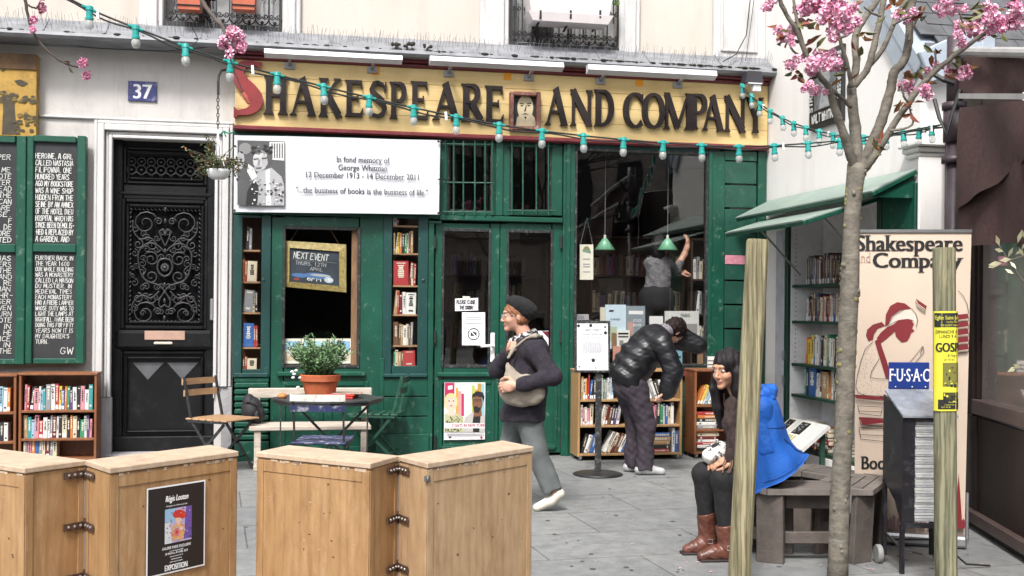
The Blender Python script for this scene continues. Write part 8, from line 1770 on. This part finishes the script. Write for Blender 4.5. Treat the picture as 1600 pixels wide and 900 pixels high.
sc_ = SDF(.007); sc_.chain([(-.06, -.06, .95), (.02, -.09, .97), (.08, 0, .98), (.02, .09, .97), (-.06, .06, .95), (-.09, 0, .93), (-.06, -.06, .95)], [.045] * 7, .02); sc_.chain([(-.09, -.06, .93), (-.115, -.09, .82), (-.085, -.12, .72), (-.11, -.13, .62)], [.045, .048, .05, .05], .03, (1, 1, 1)); skin('scarf', sc_, [BRN], W3_, wob=.008, wscale=30, wdir=(1, 1, .4))
fr_ = MB()
for k in range(16): x, y = -.11 + rnd.uniform(-.05, .045), -.13 + rnd.uniform(-.05, .03); fr_.tube([(x, y, .61), (x + rnd.uniform(-.02, .01), y - .01, .58), (x + rnd.uniform(-.03, .01), y - .012, .535)], .004, 4)
localize(fr_, W3_).build('scarf_fringe', flat('tan_fringe', (.16, .09, .06), .9, var=.4, scale=30), W3_)
BLU = mat('bright_blue_softshell', (.005, .09, .40), .7, var=.25, scale=5, bump=.4, bscale=90, stain=(.004, .06, .30), stain_amt=.6, sscale=5)
rows, segs = 30, 72; jv, jf = [], []
for i in range(rows + 1):
    t = i / rows; z0 = 1.0 - .53 * t
    cx = np.interp(t, [0, .2, .5, .8, 1], [.07, .055, .075, .13, .165]); rx_ = np.interp(t, [0, .08, .2, .5, .8, 1], [.06, .11, .14, .168, .185, .19]); ry_ = np.interp(t, [0, .08, .2, .5, .8, 1], [.07, .16, .205, .225, .23, .23])
    for j in range(segs):
        a = 2 * pi * j / segs; fo = 1 + t * (.05 * sin(5 * a + 1.2 + t) + .022 * sin(11 * a + 2 * t + .5)) + .006 * sin(17 * a + 9 * t) + .012 * sin(3 * a + 14 * t)
        x, y = cx + rx_ * fo * cos(a), ry_ * fo * sin(a); hem = .455 + (x - .088) * .62; z = z0 if t < .55 else z0 + (hem - .47) * ((t - .55) / .45); z += .003 * sin(9 * a) * t * t; jv.append((x, y - .01, z))
for i in range(rows):
    for j in range(segs): jf.append((i * segs + j, i * segs + (j + 1) % segs, (i + 1) * segs + (j + 1) % segs, (i + 1) * segs + j))
mb = MB(); n0 = len(jv); inner = [(.17 + (x - .17) * .96, y * .96, z + .004) for x, y, z in jv[-segs:]]; mb.add(jv + inner, [q[::-1] for q in jf] + [(rows * segs + j, rows * segs + (j + 1) % segs, n0 + (j + 1) % segs, n0 + j) for j in range(segs)] + [tuple(n0 + j for j in range(segs)), tuple(range(segs))])
localize(mb, W3_).build('jacket', BLU, W3_, smooth=True)
j_ = SDF(.0065); j_.chain([(.04, -.15, .90), (.08, -.185, .68)], [.072, .058], .03); j_.chain([(.03, .19, .90), (.08, .22, .68)], [.082, .066], .03); j_.cone((.045, -.16, .91), (.055, .16, .91), .07, .07, .04); skin('jacket_sleeves', j_, [BLU], W3_, wob=.003, wscale=20, wdir=(1, 1, 1.4))
j_ = SDF(.006); j_.chain([(.02, -.10, .97), (.10, -.09, 1.005), (.145, -.0, 1.01), (.10, .09, 1.005), (.02, .1, .97)], [.022, .03, .036, .03, .022], .02); j_.ell((.125, -.03, .965), (.04, .09, .05), k=.03); skin('hood', j_, [BLU], W3_, wob=.006, wscale=26)
def onj(t, a): i = int(t * rows); j = int(a / (2 * pi) * segs) % segs; return Vector(jv[i * segs + j]) + Vector((cos(a), sin(a), 0)) * .002
mb = MB(); mb.tube([onj(.38, radians(q)) for q in range(250, 372, 6)], .0025, 4); mb.mark(); mb.tube([onj(.955, radians(q)) for q in range(240, 372, 6)], .0022, 4); localize(mb, W3_).build('seam', flat('dark_blue_thread', (.003, .045, .22), .7), W3_)
mb = MB(); mb.tube([onj(.52 + .38 * k / 10, radians(318 + 4 * k)) for k in range(11)], .004, 5); localize(mb, W3_).build('zip', flat('dark_blue_zip', (.003, .03, .16), .5), W3_)
LB_ = thing('lap_bag', 'small black and white patterned bag on the seated woman lap', 'bag', (g_.x, g_.y, .55), -YAW); WORLD[LB_.name] = Matrix.Translation((g_.x, g_.y, 0)) @ Matrix.Rotation(-YAW, 4, 'Z')
b_ = SDF(.006); b_.ell((-.175, .03, .625), (.095, .085, .06), Matrix.Rotation(radians(-25), 3, 'Y')); b_.ell((-.14, -.0, .66), (.06, .06, .04)); bag_skin(LB_, b_, mat('cow_pattern_cloth', (.015, .014, .015), .8, var=.2, dirt=(.62, .60, .57), dirt_amt=1.0, dscale=11, dthr=(.49, .51)), Matrix.Translation((g_.x, g_.y, .55)) @ Matrix.Rotation(-YAW, 4, 'Z'), wob=.006, wscale=22)
# ---- shop assistant inside the big window
ZC4 = 11.95; sC = FPX / ZC4; g_ = at(1030, 480, ZC4); g_.z = 0; W4_ = thing('person', 'shop assistant in a grey cardigan reaching up to a shelf inside the window', 'person', (g_.x, g_.y, 0), -YAW)
Q4 = lambda px, py, y=0.0: Vector(((px - 1030) / sC, y, EYE + (482 - py) / sC))
HC4 = Q4(1031, 384, .0); s = SDF(.007); P, R_, loc = head_sdf(s, HC4, (.55, .75, .1))
s.cone(P(-.03, 0, -.07), Q4(1028, 408), .05, .06, .03); s.cone(Q4(1028, 415), Q4(1026, 462), .09, .1, .05, (1.2, 1, 1)); s.chain([Q4(1042, 412), Q4(1056, 422, .1), Q4(1072, 396, .15), Q4(1076, 384, .15)], [.05, .042, .032, .03], .02); s.chain([Q4(1016, 412), Q4(1036, 432, .12), Q4(1062, 425, .18)], [.05, .042, .03], .02)
for dx in (-.09, .09): s.chain([Q4(1026, 462) + Vector((dx, 0, 0)), Q4(1026, 520) + Vector((dx, 0, 0)), Q4(1026, 575) + Vector((dx, 0, 0))], [.09, .06, .045], .03)
hand_sdf(s, Q4(1076, 384, .15), (.2, .2, 1), (1, -.6, 0), 1, .5); hand_sdf(s, Q4(1063, 425, .18), (1, .2, .2), (0, -.5, 1), 1, .5); skin('body', s, [SKIN, LIPS, EYEW, IRIS], W4_, face_region(loc))
h_ = SDF(.007); h_.ell(P(-.016, 0, .034), (.108, .088, .1), R_); h_.ell(P(-.06, 0, -.06), (.07, .085, .11), R_, k=.03); h_.ell(P(.105, 0, -.045), (.07, .07, .092), R_, k=.012, op='-'); skin('hair', h_, [MATS['glossy_black_hair']], W4_, wob=.004, wscale=40)
c_ = SDF(.009); c_.cone(Q4(1029, 413), Q4(1026, 456), .11, .115, .05, (1.2, 1, 1)); c_.cone(Q4(1017, 411), Q4(1041, 411), .062, .062, .05); c_.chain([Q4(1044, 412), Q4(1057, 422, .1), Q4(1066, 408, .13)], [.058, .048, .042], .03); c_.chain([Q4(1014, 412), Q4(1036, 434, .12), Q4(1056, 427, .17)], [.058, .048, .042], .03); skin('cardigan', c_, [mat('grey_marl_knit', (.13, .125, .135), .95, var=.4, scale=40, bump=.6)], W4_, wob=.006, wscale=20)
t_ = SDF(.009); t_.cone(Q4(1026, 462), Q4(1026, 472), .15, .15, .04, (1.15, 1, 1))
for dx in (-.085, .085): t_.chain([Q4(1026, 465) + Vector((dx, 0, 0)), Q4(1026, 520) + Vector((dx, 0, 0)), Q4(1026, 578) + Vector((dx, 0, 0))], [.11, .075, .06], .03)
skin('trousers', t_, [MATS['black_leggings']], W4_)
ft = Q4(1026, 580).z - .06; sp4 = thing('step_stool', 'low dark step stool under the shop assistant inside the window', 'stool', (g_.x, g_.y, .05), -YAW); mb = MB(); mb.box((-.25, -.18, ft - .04), (.2, .18, ft), 0, .004); localize(mb, sp4).build('top', WOODIN, sp4)
for x in (-.22, .17):
    for y in (-.15, .15): mb = MB(); mb.box((x - .02, y - .02, .05), (x + .02, y + .02, ft - .041)); localize(mb, sp4).build('leg', WOODIN, sp4)
# the young cherry tree
BARK = mat('cherry_bark', (.125, .110, .088), .85, var=.5, scale=5, stretch=(3, 3, 4), bump=.5, bscale=14, dirt=(.24, .225, .19), dirt_amt=.7, dscale=9, dstretch=(1, 1, 4))
LICH = flat('yellow_lichen', (.19, .175, .065), .9, var=.4, scale=40)
TD = 5.9
tree = thing('cherry_tree', 'young cherry tree with pink double blossom between two timber stakes', 'tree', gnd(1312, 915))
tp = [(1308, 925, 17.5), (1310, 860, 16), (1312, 780, 15.5), (1317, 700, 14.5), (1321, 600, 15), (1324, 520, 15), (1328, 440, 14.5), (1330, 370, 13.5), (1333, 310, 13), (1337, 275, 14), (1339, 256, 15)]
P = [at(x, y, TD) for x, y, r in tp]; P[0].z = 0
mb = MB(); mb.tube(P, [r * TD / FPX * (1 + rnd.uniform(-.04, .04)) for _, _, r in tp], 14);
for k in range(26):
    i = rnd.randrange(0, 10); t = rnd.random(); c = P[i].lerp(P[i + 1], t); a = rnd.uniform(0, 2 * pi); r = .048; mb.ell(c + RT * r * cos(a) + FW * r * sin(a), (.010, .010, .014), 0, 7, 5)
mb.build('trunk', BARK, tree, smooth=True)
mb = MB()
for k in range(34):
    i = rnd.randrange(3, 10); t = rnd.random(); c = P[i].lerp(P[i + 1], t); a = rnd.choice((rnd.uniform(3.3, 6.1), pi + .2, -.2)); r = tp[i][2] * TD / FPX * .97; mb.ell(c + RT * r * cos(a) + FW * r * sin(a), (.014, .0035, .012), 0, 7, 5, M=Matrix.Rotation(a + pi / 2 - YAW, 3, 'Z'))
mb.build('lichen', LICH, tree, smooth=True)
def br(pts, d0, d1, r0, r1, parent=tree, name='branch', m=BARK):
    k = len(pts); Q = [at(x, y, d0 + (d1 - d0) * i / (k - 1)) for i, (x, y) in enumerate(pts)]; S_ = []
    for i in range(k - 1):
        p0, p1, p2, p3 = Q[max(i - 1, 0)], Q[i], Q[i + 1], Q[min(i + 2, k - 1)]
        for j in range(5):
            t = j / 5; S_.append(.5 * ((2 * p1) + (p2 - p0) * t + (2 * p0 - 5 * p1 + 4 * p2 - p3) * t * t + (3 * p1 - p0 - 3 * p2 + p3) * t ** 3) + Vector([rnd.uniform(-.002, .002) for _ in range(3)]))
    S_.append(Q[-1]); n = len(S_); mb = MB(); mb.tube(S_, [(r0 + (r1 - r0) * i / (n - 1)) * TD / FPX * (1 + rnd.uniform(-.06, .1)) for i in range(n)], 9)
    mb.build(name, m, parent, smooth=True); return S_
br([(1338, 268), (1328, 240), (1317, 205), (1303, 165), (1296, 138)], TD, 5.75, 8, 5); br([(1296, 138), (1280, 118), (1262, 92), (1246, 50), (1228, 22), (1214, -10)], 5.75, 5.6, 5, 3)
br([(1262, 92), (1252, 60), (1243, 20), (1238, -10)], 5.68, 5.7, 3, 2); br([(1296, 138), (1312, 150), (1330, 168)], 5.75, 5.85, 3, 3)
br([(1339, 262), (1337, 220), (1333, 170), (1330, 138)], TD, 5.95, 11, 7); br([(1330, 138), (1345, 122), (1356, 105), (1366, 70), (1376, 25), (1382, -10)], 5.95, 6.0, 6, 4.5); br([(1330, 138), (1338, 100), (1336, 60), (1350, 30), (1368, 5), (1380, -15)], 5.95, 6.1, 6.5, 4)
br([(1356, 105), (1380, 75), (1395, 40), (1402, 20), (1418, 0)], 5.98, 6.0, 4.5, 3); br([(1330, 138), (1324, 100), (1312, 60), (1300, 20), (1300, -10)], 5.9, 5.8, 3.4, 2)
br([(1343, 266), (1362, 225), (1380, 180), (1392, 138), (1396, 115), (1412, 95), (1420, 65), (1421, 30), (1428, -10)], TD, 5.8, 9, 5)
br([(1346, 268), (1362, 250), (1390, 205), (1420, 160), (1450, 122), (1490, 88), (1530, 58), (1560, 40), (1592, 22)], TD, 5.6, 6.5, 2.2)
for pts in ([(1450, 122), (1462, 100), (1460, 78)], [(1490, 88), (1507, 70), (1505, 40), (1498, 15)], [(1420, 160), (1412, 150), (1408, 130)], [(1390, 205), (1425, 195), (1420, 165)], [(1262, 92), (1240, 80), (1228, 55)], [(1280, 118), (1262, 128), (1256, 145)], [(1246, 50), (1232, 55), (1215, 62)], [(1312, 60), (1330, 50), (1336, 30)], [(1376, 25), (1362, 20), (1350, 10)], [(1395, 40), (1412, 30), (1430, 25)], [(1420, 65), (1428, 40), (1436, 25)], [(1530, 58), (1545, 30), (1556, 10)]):
    br(pts, 5.75, 5.7, 2.2, 1.2)
PETM = [flat('petal_pink', (.66, .28, .42), .7, var=.2, scale=30), flat('petal_pale_pink', (.75, .47, .57), .7, var=.1, scale=30), flat('petal_deep_pink', (.58, .20, .33), .7, var=.2, scale=30)]
for m in PETM:
    b = m.node_tree.nodes['Principled BSDF']; b.inputs['Subsurface Weight'].default_value = .0
LEAFM = [flat('young_bronze_leaf', (.16, .07, .025), .55, var=.4, scale=20), flat('olive_leaf', (.10, .105, .03), .55, var=.3, scale=20), flat('rust_leaf', (.20, .055, .03), .55, var=.3, scale=20)]
def pompom(mb, c, R, k=46):
    """one double cherry flower: a loose ball of crumpled petals"""
    for i in range(k):
        z = 1 - 2 * (i + .5) / k; a = i * 2.39996 + rnd.uniform(-.3, .3); r = sqrt(max(0, 1 - z * z)); d = Vector((r * cos(a), r * sin(a), z)); t = d.orthogonal().normalized(); t = (Matrix.Rotation(rnd.uniform(0, 6.28), 3, d) @ t); b = d.cross(t); rr_ = R * rnd.uniform(.5, 1.0); w_ = R * rnd.uniform(.30, .46)
        lean = d * rnd.uniform(.1, .5) * R; p = c + d * rr_ * .82
        mb.add([p - t * w_ * .35 - b * w_ * .3, p - t * w_ * .1 + b * w_ * .2, p + t * w_ * .35 - b * w_ * .25, p + t * w_ + lean * .7 - b * w_ * .1, p + t * w_ * .55 + lean + b * w_ * .7, p - t * w_ * .5 + lean + b * w_ * .75, p - t * w_ + lean * .8], [(0, 2, 1), (1, 2, 3, 4), (1, 4, 5), (1, 5, 6, 0)], rnd.choice((0, 0, 1, 1, 1, 2)))
def cluster(px, py, d, rpx, n, parent=tree, deep=0, spread=1.0):
    R = rpx * 1.25 * d / FPX; c0 = at(px, py, d); mb = MB()
    for i in range(n):
        c = c0 + Vector([rnd.uniform(-1, 1) * R * spread * .75 for _ in range(3)]); pompom(mb, c, R * rnd.uniform(.42, .6), 34)
    mb.build('blossom', PETM if not deep else [PETM[0], PETM[2], PETM[2]], parent)
def leaves(px, py, d, n, sc=1.0, parent=tree, updir=None):
    c0 = at(px, py, d); mb = MB()
    for i in range(n):
        dr_ = Vector((rnd.uniform(-1, 1), rnd.uniform(-1, 1), rnd.uniform(-.6, .8))).normalized(); L = rnd.uniform(.05, .085) * sc; t = dr_.orthogonal().normalized(); t = Matrix.Rotation(rnd.uniform(0, 6.28), 3, dr_) @ t; nrm = dr_.cross(t); w_ = L * .2; b = c0 + Vector([rnd.uniform(-.03, .03) for _ in range(3)])
        f = [b, b + dr_ * L * .35 + t * w_ + nrm * .006, b + dr_ * L * .7 + t * w_ * .7, b + dr_ * L - nrm * .012, b + dr_ * L * .7 - t * w_ * .7, b + dr_ * L * .35 - t * w_ + nrm * .006, b + dr_ * L * .5 - nrm * .006]
        mb.add(f, [(0, 1, 6), (1, 2, 6), (2, 3, 6), (3, 4, 6), (4, 5, 6), (5, 0, 6)], rnd.choice((0, 0, 1, 1, 2)))
    mb.build('leaf_spray', LEAFM, parent)
for px, py, r, n in ((1282, 12, 20, 5), (1300, 25, 17, 5), (1268, 8, 14, 3), (1308, 8, 16, 4), (1325, 36, 17, 4), (1338, 28, 14, 3), (1222, 62, 16, 3), (1232, 68, 10, 2), (1238, 94, 13, 3), (1262, 100, 14, 3), (1280, 98, 17, 5), (1298, 94, 15, 4), (1255, 140, 12, 2), (1270, 143, 12, 3), (1282, 146, 8, 2), (1300, 58, 12, 3), (1250, 25, 12, 2), (1200, 3, 12, 3), (1418, 28, 13, 3), (1428, 20, 9, 2), (1478, 8, 16, 4), (1497, 3, 14, 3), (1466, 14, 10, 2), (1510, 52, 17, 4), (1535, 42, 15, 4), (1555, 32, 15, 4), (1575, 30, 18, 5), (1585, 12, 12, 3), (1502, 58, 12, 3), (1553, 8, 12, 2), (1452, 100, 11, 2), (1476, 98, 8, 1), (1422, 132, 15, 3), (1449, 148, 14, 3), (1493, 122, 14, 3), (1506, 114, 8, 1), (1312, 100, 9, 2)):
    cluster(px, py, rnd.uniform(5.55, 5.85), r, n)
for px, py, n in ((1212, 48, 4), (1226, 75, 3), (1250, 118, 4), (1260, 70, 4), (1240, 110, 3), (1270, 68, 5), (1276, 40, 4), (1296, 45, 4), (1310, 42, 4), (1345, 52, 5), (1345, 85, 3), (1320, 115, 4), (1338, 12, 5), (1262, 30, 4), (1248, 48, 3), (1398, 15, 5), (1405, 8, 4), (1436, 25, 5), (1432, 35, 3), (1520, 22, 4), (1512, 35, 4), (1540, 20, 5), (1580, 8, 4), (1560, 50, 3), (1430, 118, 4), (1412, 122, 4), (1440, 130, 3), (1462, 78, 4), (1500, 100, 5), (1510, 108, 3), (1475, 115, 3), (1420, 168, 4), (1405, 175, 3), (1426, 172, 3), (1378, 228, 3), (1372, 233, 3), (1218, 2, 4)):
    leaves(px, py, rnd.uniform(5.6, 5.85), n)
tw1 = thing('blossom_branch', 'thin drooping twig with two small pink flowers at the upper left', 'branch', at(80, 60, 5.4), group='blossom twigs hanging in from above')
br([(36, -25), (42, 15), (52, 50), (75, 80), (100, 98), (122, 105)], 5.4, 5.4, 2.4, 1.4, tw1, 'stem', mat('dark_twig', (.045, .03, .025), .8))
br([(44, 8), (52, 12), (58, 12), (62, 4)], 5.4, 5.4, 1.5, 1, tw1, 'stem', MATS['dark_twig'])
cluster(62, 41, 5.4, 11, 2, tw1, 1); cluster(128, 109, 5.4, 12, 2, tw1, 1); cluster(74, 4, 5.4, 12, 2, tw1, 1); leaves(118, 108, 5.4, 2, .5, tw1)
tw2 = thing('blossom_branch', 'thicker twig ending in a large pink blossom near the red initial of the sign', 'branch', at(345, 60, 5.3), group='blossom twigs hanging in from above')
br([(308, -20), (318, 5), (335, 28), (348, 42), (354, 60)], 5.3, 5.3, 3.2, 2.4, tw2, 'stem', mat('grey_twig', (.10, .08, .07), .8))
br([(352, 70), (362, 100), (370, 120), (378, 140), (386, 158)], 5.3, 5.32, 1, .7, tw2, 'stem', MATS['dark_twig'])
for px, py, r in ((368, 54, 14), (372, 70, 15), (350, 68, 13), (358, 82, 12), (366, 62, 15), (375, 58, 10), (346, 60, 9), (362, 48, 9)): cluster(px, py, 5.3, r, 2, tw2, 0, .5)
mb = MB(); p0, p1 = at(380, 145, 5.32), at(389, 162, 5.32); mb.tube([p0, p0.lerp(p1, .5), p1], [.010, .012, .008], 7); mb.build('bud', flat('dried_bud', (.30, .06, .04), .7), tw2)
ol = thing('olive_sprig', 'pale olive sprig reaching in at the right edge before the dark terrace', 'plant', at(1600, 430, 5.6)); S1 = br([(1640, 470), (1600, 440), (1575, 405), (1562, 385)], 5.6, 5.6, 1.6, .8, ol, 'stem', MATS['grey_twig']); S2 = br([(1640, 395), (1600, 400), (1560, 412)], 5.6, 5.6, 1.4, .8, ol, 'stem', MATS['grey_twig']); br([(1640, 600), (1605, 580), (1590, 572)], 5.6, 5.6, 1, .6, ol, 'stem', MATS['grey_twig'])
mb = MB()
for x, y, dx, dy in ((1562, 385, -6, -18), (1568, 393, -14, -4), (1575, 402, 8, -16), (1580, 405, -18, 2), (1590, 380, 6, -20), (1596, 390, 10, -14), (1586, 398, 12, -8), (1566, 411, -22, 3), (1560, 412, -16, 6), (1578, 408, 10, 12), (1600, 400, -8, -12), (1595, 575, -12, -6), (1600, 578, 12, -14), (1590, 573, -16, 8), (1600, 372, -4, -14), (1570, 420, 14, 8)):
    a, b = at(x, y, 5.6), at(x + dx, y + dy, 5.57); d = b - a; t = d.cross(FW).normalized() * d.length * .17; mb.add([a, a.lerp(b, .5) + t, b, a.lerp(b, .5) - t], [(0, 1, 2, 3)])
mb.build('leaves', flat('olive_silver_leaf', (.42, .40, .26), .6, var=.2, scale=30), ol)
for px, lab in ((297, 'orange plastic flowerpot on the left end of the left balcony'), (382, 'orange plastic flowerpot on the right end of the left balcony')):
    c = F(px, 18, .12); t = thing('balcony_pot', lab, 'flowerpot', c, group='orange pots on the left balcony'); mb = MB(); w0, w1_ = .105, .125
    M = Matrix.Translation(c); mb.add([M @ Vector(v) for v in ((-w0, -.08, 0), (w0, -.08, 0), (w0, .06, 0), (-w0, .06, 0), (-w1_, -.1, .32), (w1_, -.1, .32), (w1_, .07, .32), (-w1_, .07, .32))], [(3, 2, 1, 0), (4, 5, 6, 7), (0, 1, 5, 4), (1, 2, 6, 5), (2, 3, 7, 6), (3, 0, 4, 7)]); mb.build('pot', mat('orange_plastic', (.42, .10, .05), .45, var=.1, dirt=(.5, .2, .12), dirt_amt=.4), t)
    mb = MB(); mb.tube([c + Vector((-.11, -.09, .04)), c + Vector((.11, -.09, .04))], .006, 5); mb.tube([c + Vector((.1, -.09, .0)), c + Vector((.12, -.105, .3))], .006, 5); mb.build('holder', INK, t)
c = F(888, 34, .13); t = thing('window_planter', 'long white planter box hung on the right balcony railing', 'planter', c); mb = MB(); z0 = F(888, 32, .2).z; hw0, hw1 = F(948, 20, .2).x - F(888, 20, .2).x, F(956, 0, .2).x - F(888, 0, .2).x
def trap(mbx, h0, h1, za, zb3, y0, y1): mbx.add([(c.x - h0, y0, za), (c.x + h0, y0, za), (c.x + h0, y1, za), (c.x - h0, y1, za), (c.x - h1, y0 - .02, zb3), (c.x + h1, y0 - .02, zb3), (c.x + h1, y1, zb3), (c.x - h1, y1, zb3)], [(3, 2, 1, 0), (4, 5, 6, 7), (0, 1, 5, 4), (1, 2, 6, 5), (2, 3, 7, 6), (3, 0, 4, 7)])
trap(mb, hw0, hw1, F(888, 22, .2).z, F(888, -18, .2).z, FY - .22, FY + .02); mb.build('box', flat('white_planter', (.62, .57, .57), .5), t)
mb = MB(); trap(mb, hw0 * .97, hw1 * .97, F(888, 36, .2).z, F(888, 22.5, .2).z, FY - .235, FY + .01); mb.build('tray', flat('white_planter_tray', (.60, .55, .55), .5), t)
mb = MB()
for px in (843, 890, 936): x = F(px, 20, .2).x; mb.mark(); mb.bar((x, FY - .25, F(px, 18, .2).z), (x, FY - .245, F(px, 30, .2).z), .02, .012); mb.bar((x, FY - .245, F(px, 30, .2).z), (x, FY + .05, F(px, 40, .2).z), .02, .012)
mb.build('hook', INK, t)
mb = MB()
for k in range(90): p = F(rnd.uniform(948, 968), rnd.uniform(-8, 8), rnd.uniform(.05, .2)); r = rnd.uniform(.012, .03); U = Vector([rnd.uniform(-1, 1) for _ in range(3)]).normalized(); V = U.orthogonal().normalized(); mb.add([p - U * r, p + V * r * .6, p + U * r, p - V * r * .6], [(0, 1, 2, 3)])
mb.build('foliage', flat('bright_ivy_leaf', (.10, .22, .03), .5, var=.3, scale=20), t)
# across the street, seen only as reflections in the panes
OPS = mat('dark_quay_stone', (.40, .34, .29), .9, var=.3, scale=2)
ob = thing('stone_building', 'grey stone building across the street, mirrored in the big window', 'building', (9, -22, 0), kind='thing')
mb = MB(); mb.box((3, -26, 0), (19, -22, 13)); mb.box((2.7, -26.2, 12.4), (19.3, -21.5, 13)); mb.box((2.8, -26.2, 8.3), (19.2, -21.75, 8.6)); mb.box((2.8, -26.2, 4.2), (19.2, -21.75, 4.5)); mb.build('wall', OPS, ob)
for fl in range(3):
    for k in range(7): x = 4.1 + k * 2.2; z = .9 + fl * 4.1; mb = MB(); mb.box((x, -21.98, z), (x + 1.0, -21.9, z + 2.5)); mb.build('window', INK, ob)
HG = flat('added_hedge_foliage', (.018, .026, .012), .8, var=.5, scale=2)
hedge = MB(); rr3 = random.Random(5)  # leafy mass added out of view so the left panes don't mirror sky
for k in range(14000):
    x, z = rr3.uniform(-24, 2.5), rr3.betavariate(1.3, 1.2) * 9.5; y = -18 + rr3.uniform(-1.2, 1.2); r = rr3.uniform(.04, .13); U = Vector([rr3.uniform(-1, 1) for _ in range(3)]).normalized(); V = U.orthogonal().normalized(); c = Vector((x, y, z))
    hedge.add([c - U * r, c + V * r * .7, c + U * r, c - V * r * .7], [(0, 1, 2, 3)])
hedge.box((-24, -19.4, 0), (2.5, -18.8, 7.2))
tag(hedge.build('added_hedge', HG), 'tall hedge added unseen across the road so the left panes mirror dark', 'hedge', kind='thing')
BARE = flat('bare_twig_bark', (.045, .035, .03), .9)
rr2 = random.Random(77)
for i, (x, y, h) in enumerate(((-9, -13, 9), (-4.5, -16, 10), (-.5, -12, 9), (3.5, -15, 10), (-13, -15, 10), (7.5, -13, 8.5))):
    t = thing('street_tree', ['tall', 'broad', 'forked', 'leaning', 'old', 'young'][i] + ' bare street tree across the road, mirrored in the shop panes', 'tree', (x, y, 0), group='bare trees across the street')
    mb = MB(); mb.tube([(x, y, 0), (x + .1, y, h * .3), (x, y, h * .45)], [.24, .2, .17], 8); mb.build('trunk', BARE, t)
    mb = MB()
    def grow(p, d, L, r, dep):
        q = p + d * L; mb.tube([p, p.lerp(q, .5) + Vector([rr2.uniform(-.05, .05) * L for _ in range(3)]), q], [r, r * .8, r * .6], 4 if dep < 3 else 3, caps=False)
        if dep >= 5: return
        for _ in range(3 if dep < 4 else 2):
            e = Vector([rr2.uniform(-1, 1) for _ in range(3)]); nd = (d + e * .62 + Vector((0, 0, .12))).normalized(); grow(q, nd, L * rr2.uniform(.6, .82), r * .6, dep + 1)
    for _ in range(4): grow(Vector((x, y, h * .42)), Vector((rr2.uniform(-.8, .8), rr2.uniform(-.8, .8), 1)).normalized(), h * .2, .11, 1)
    mb.build('crown', BARE, t)
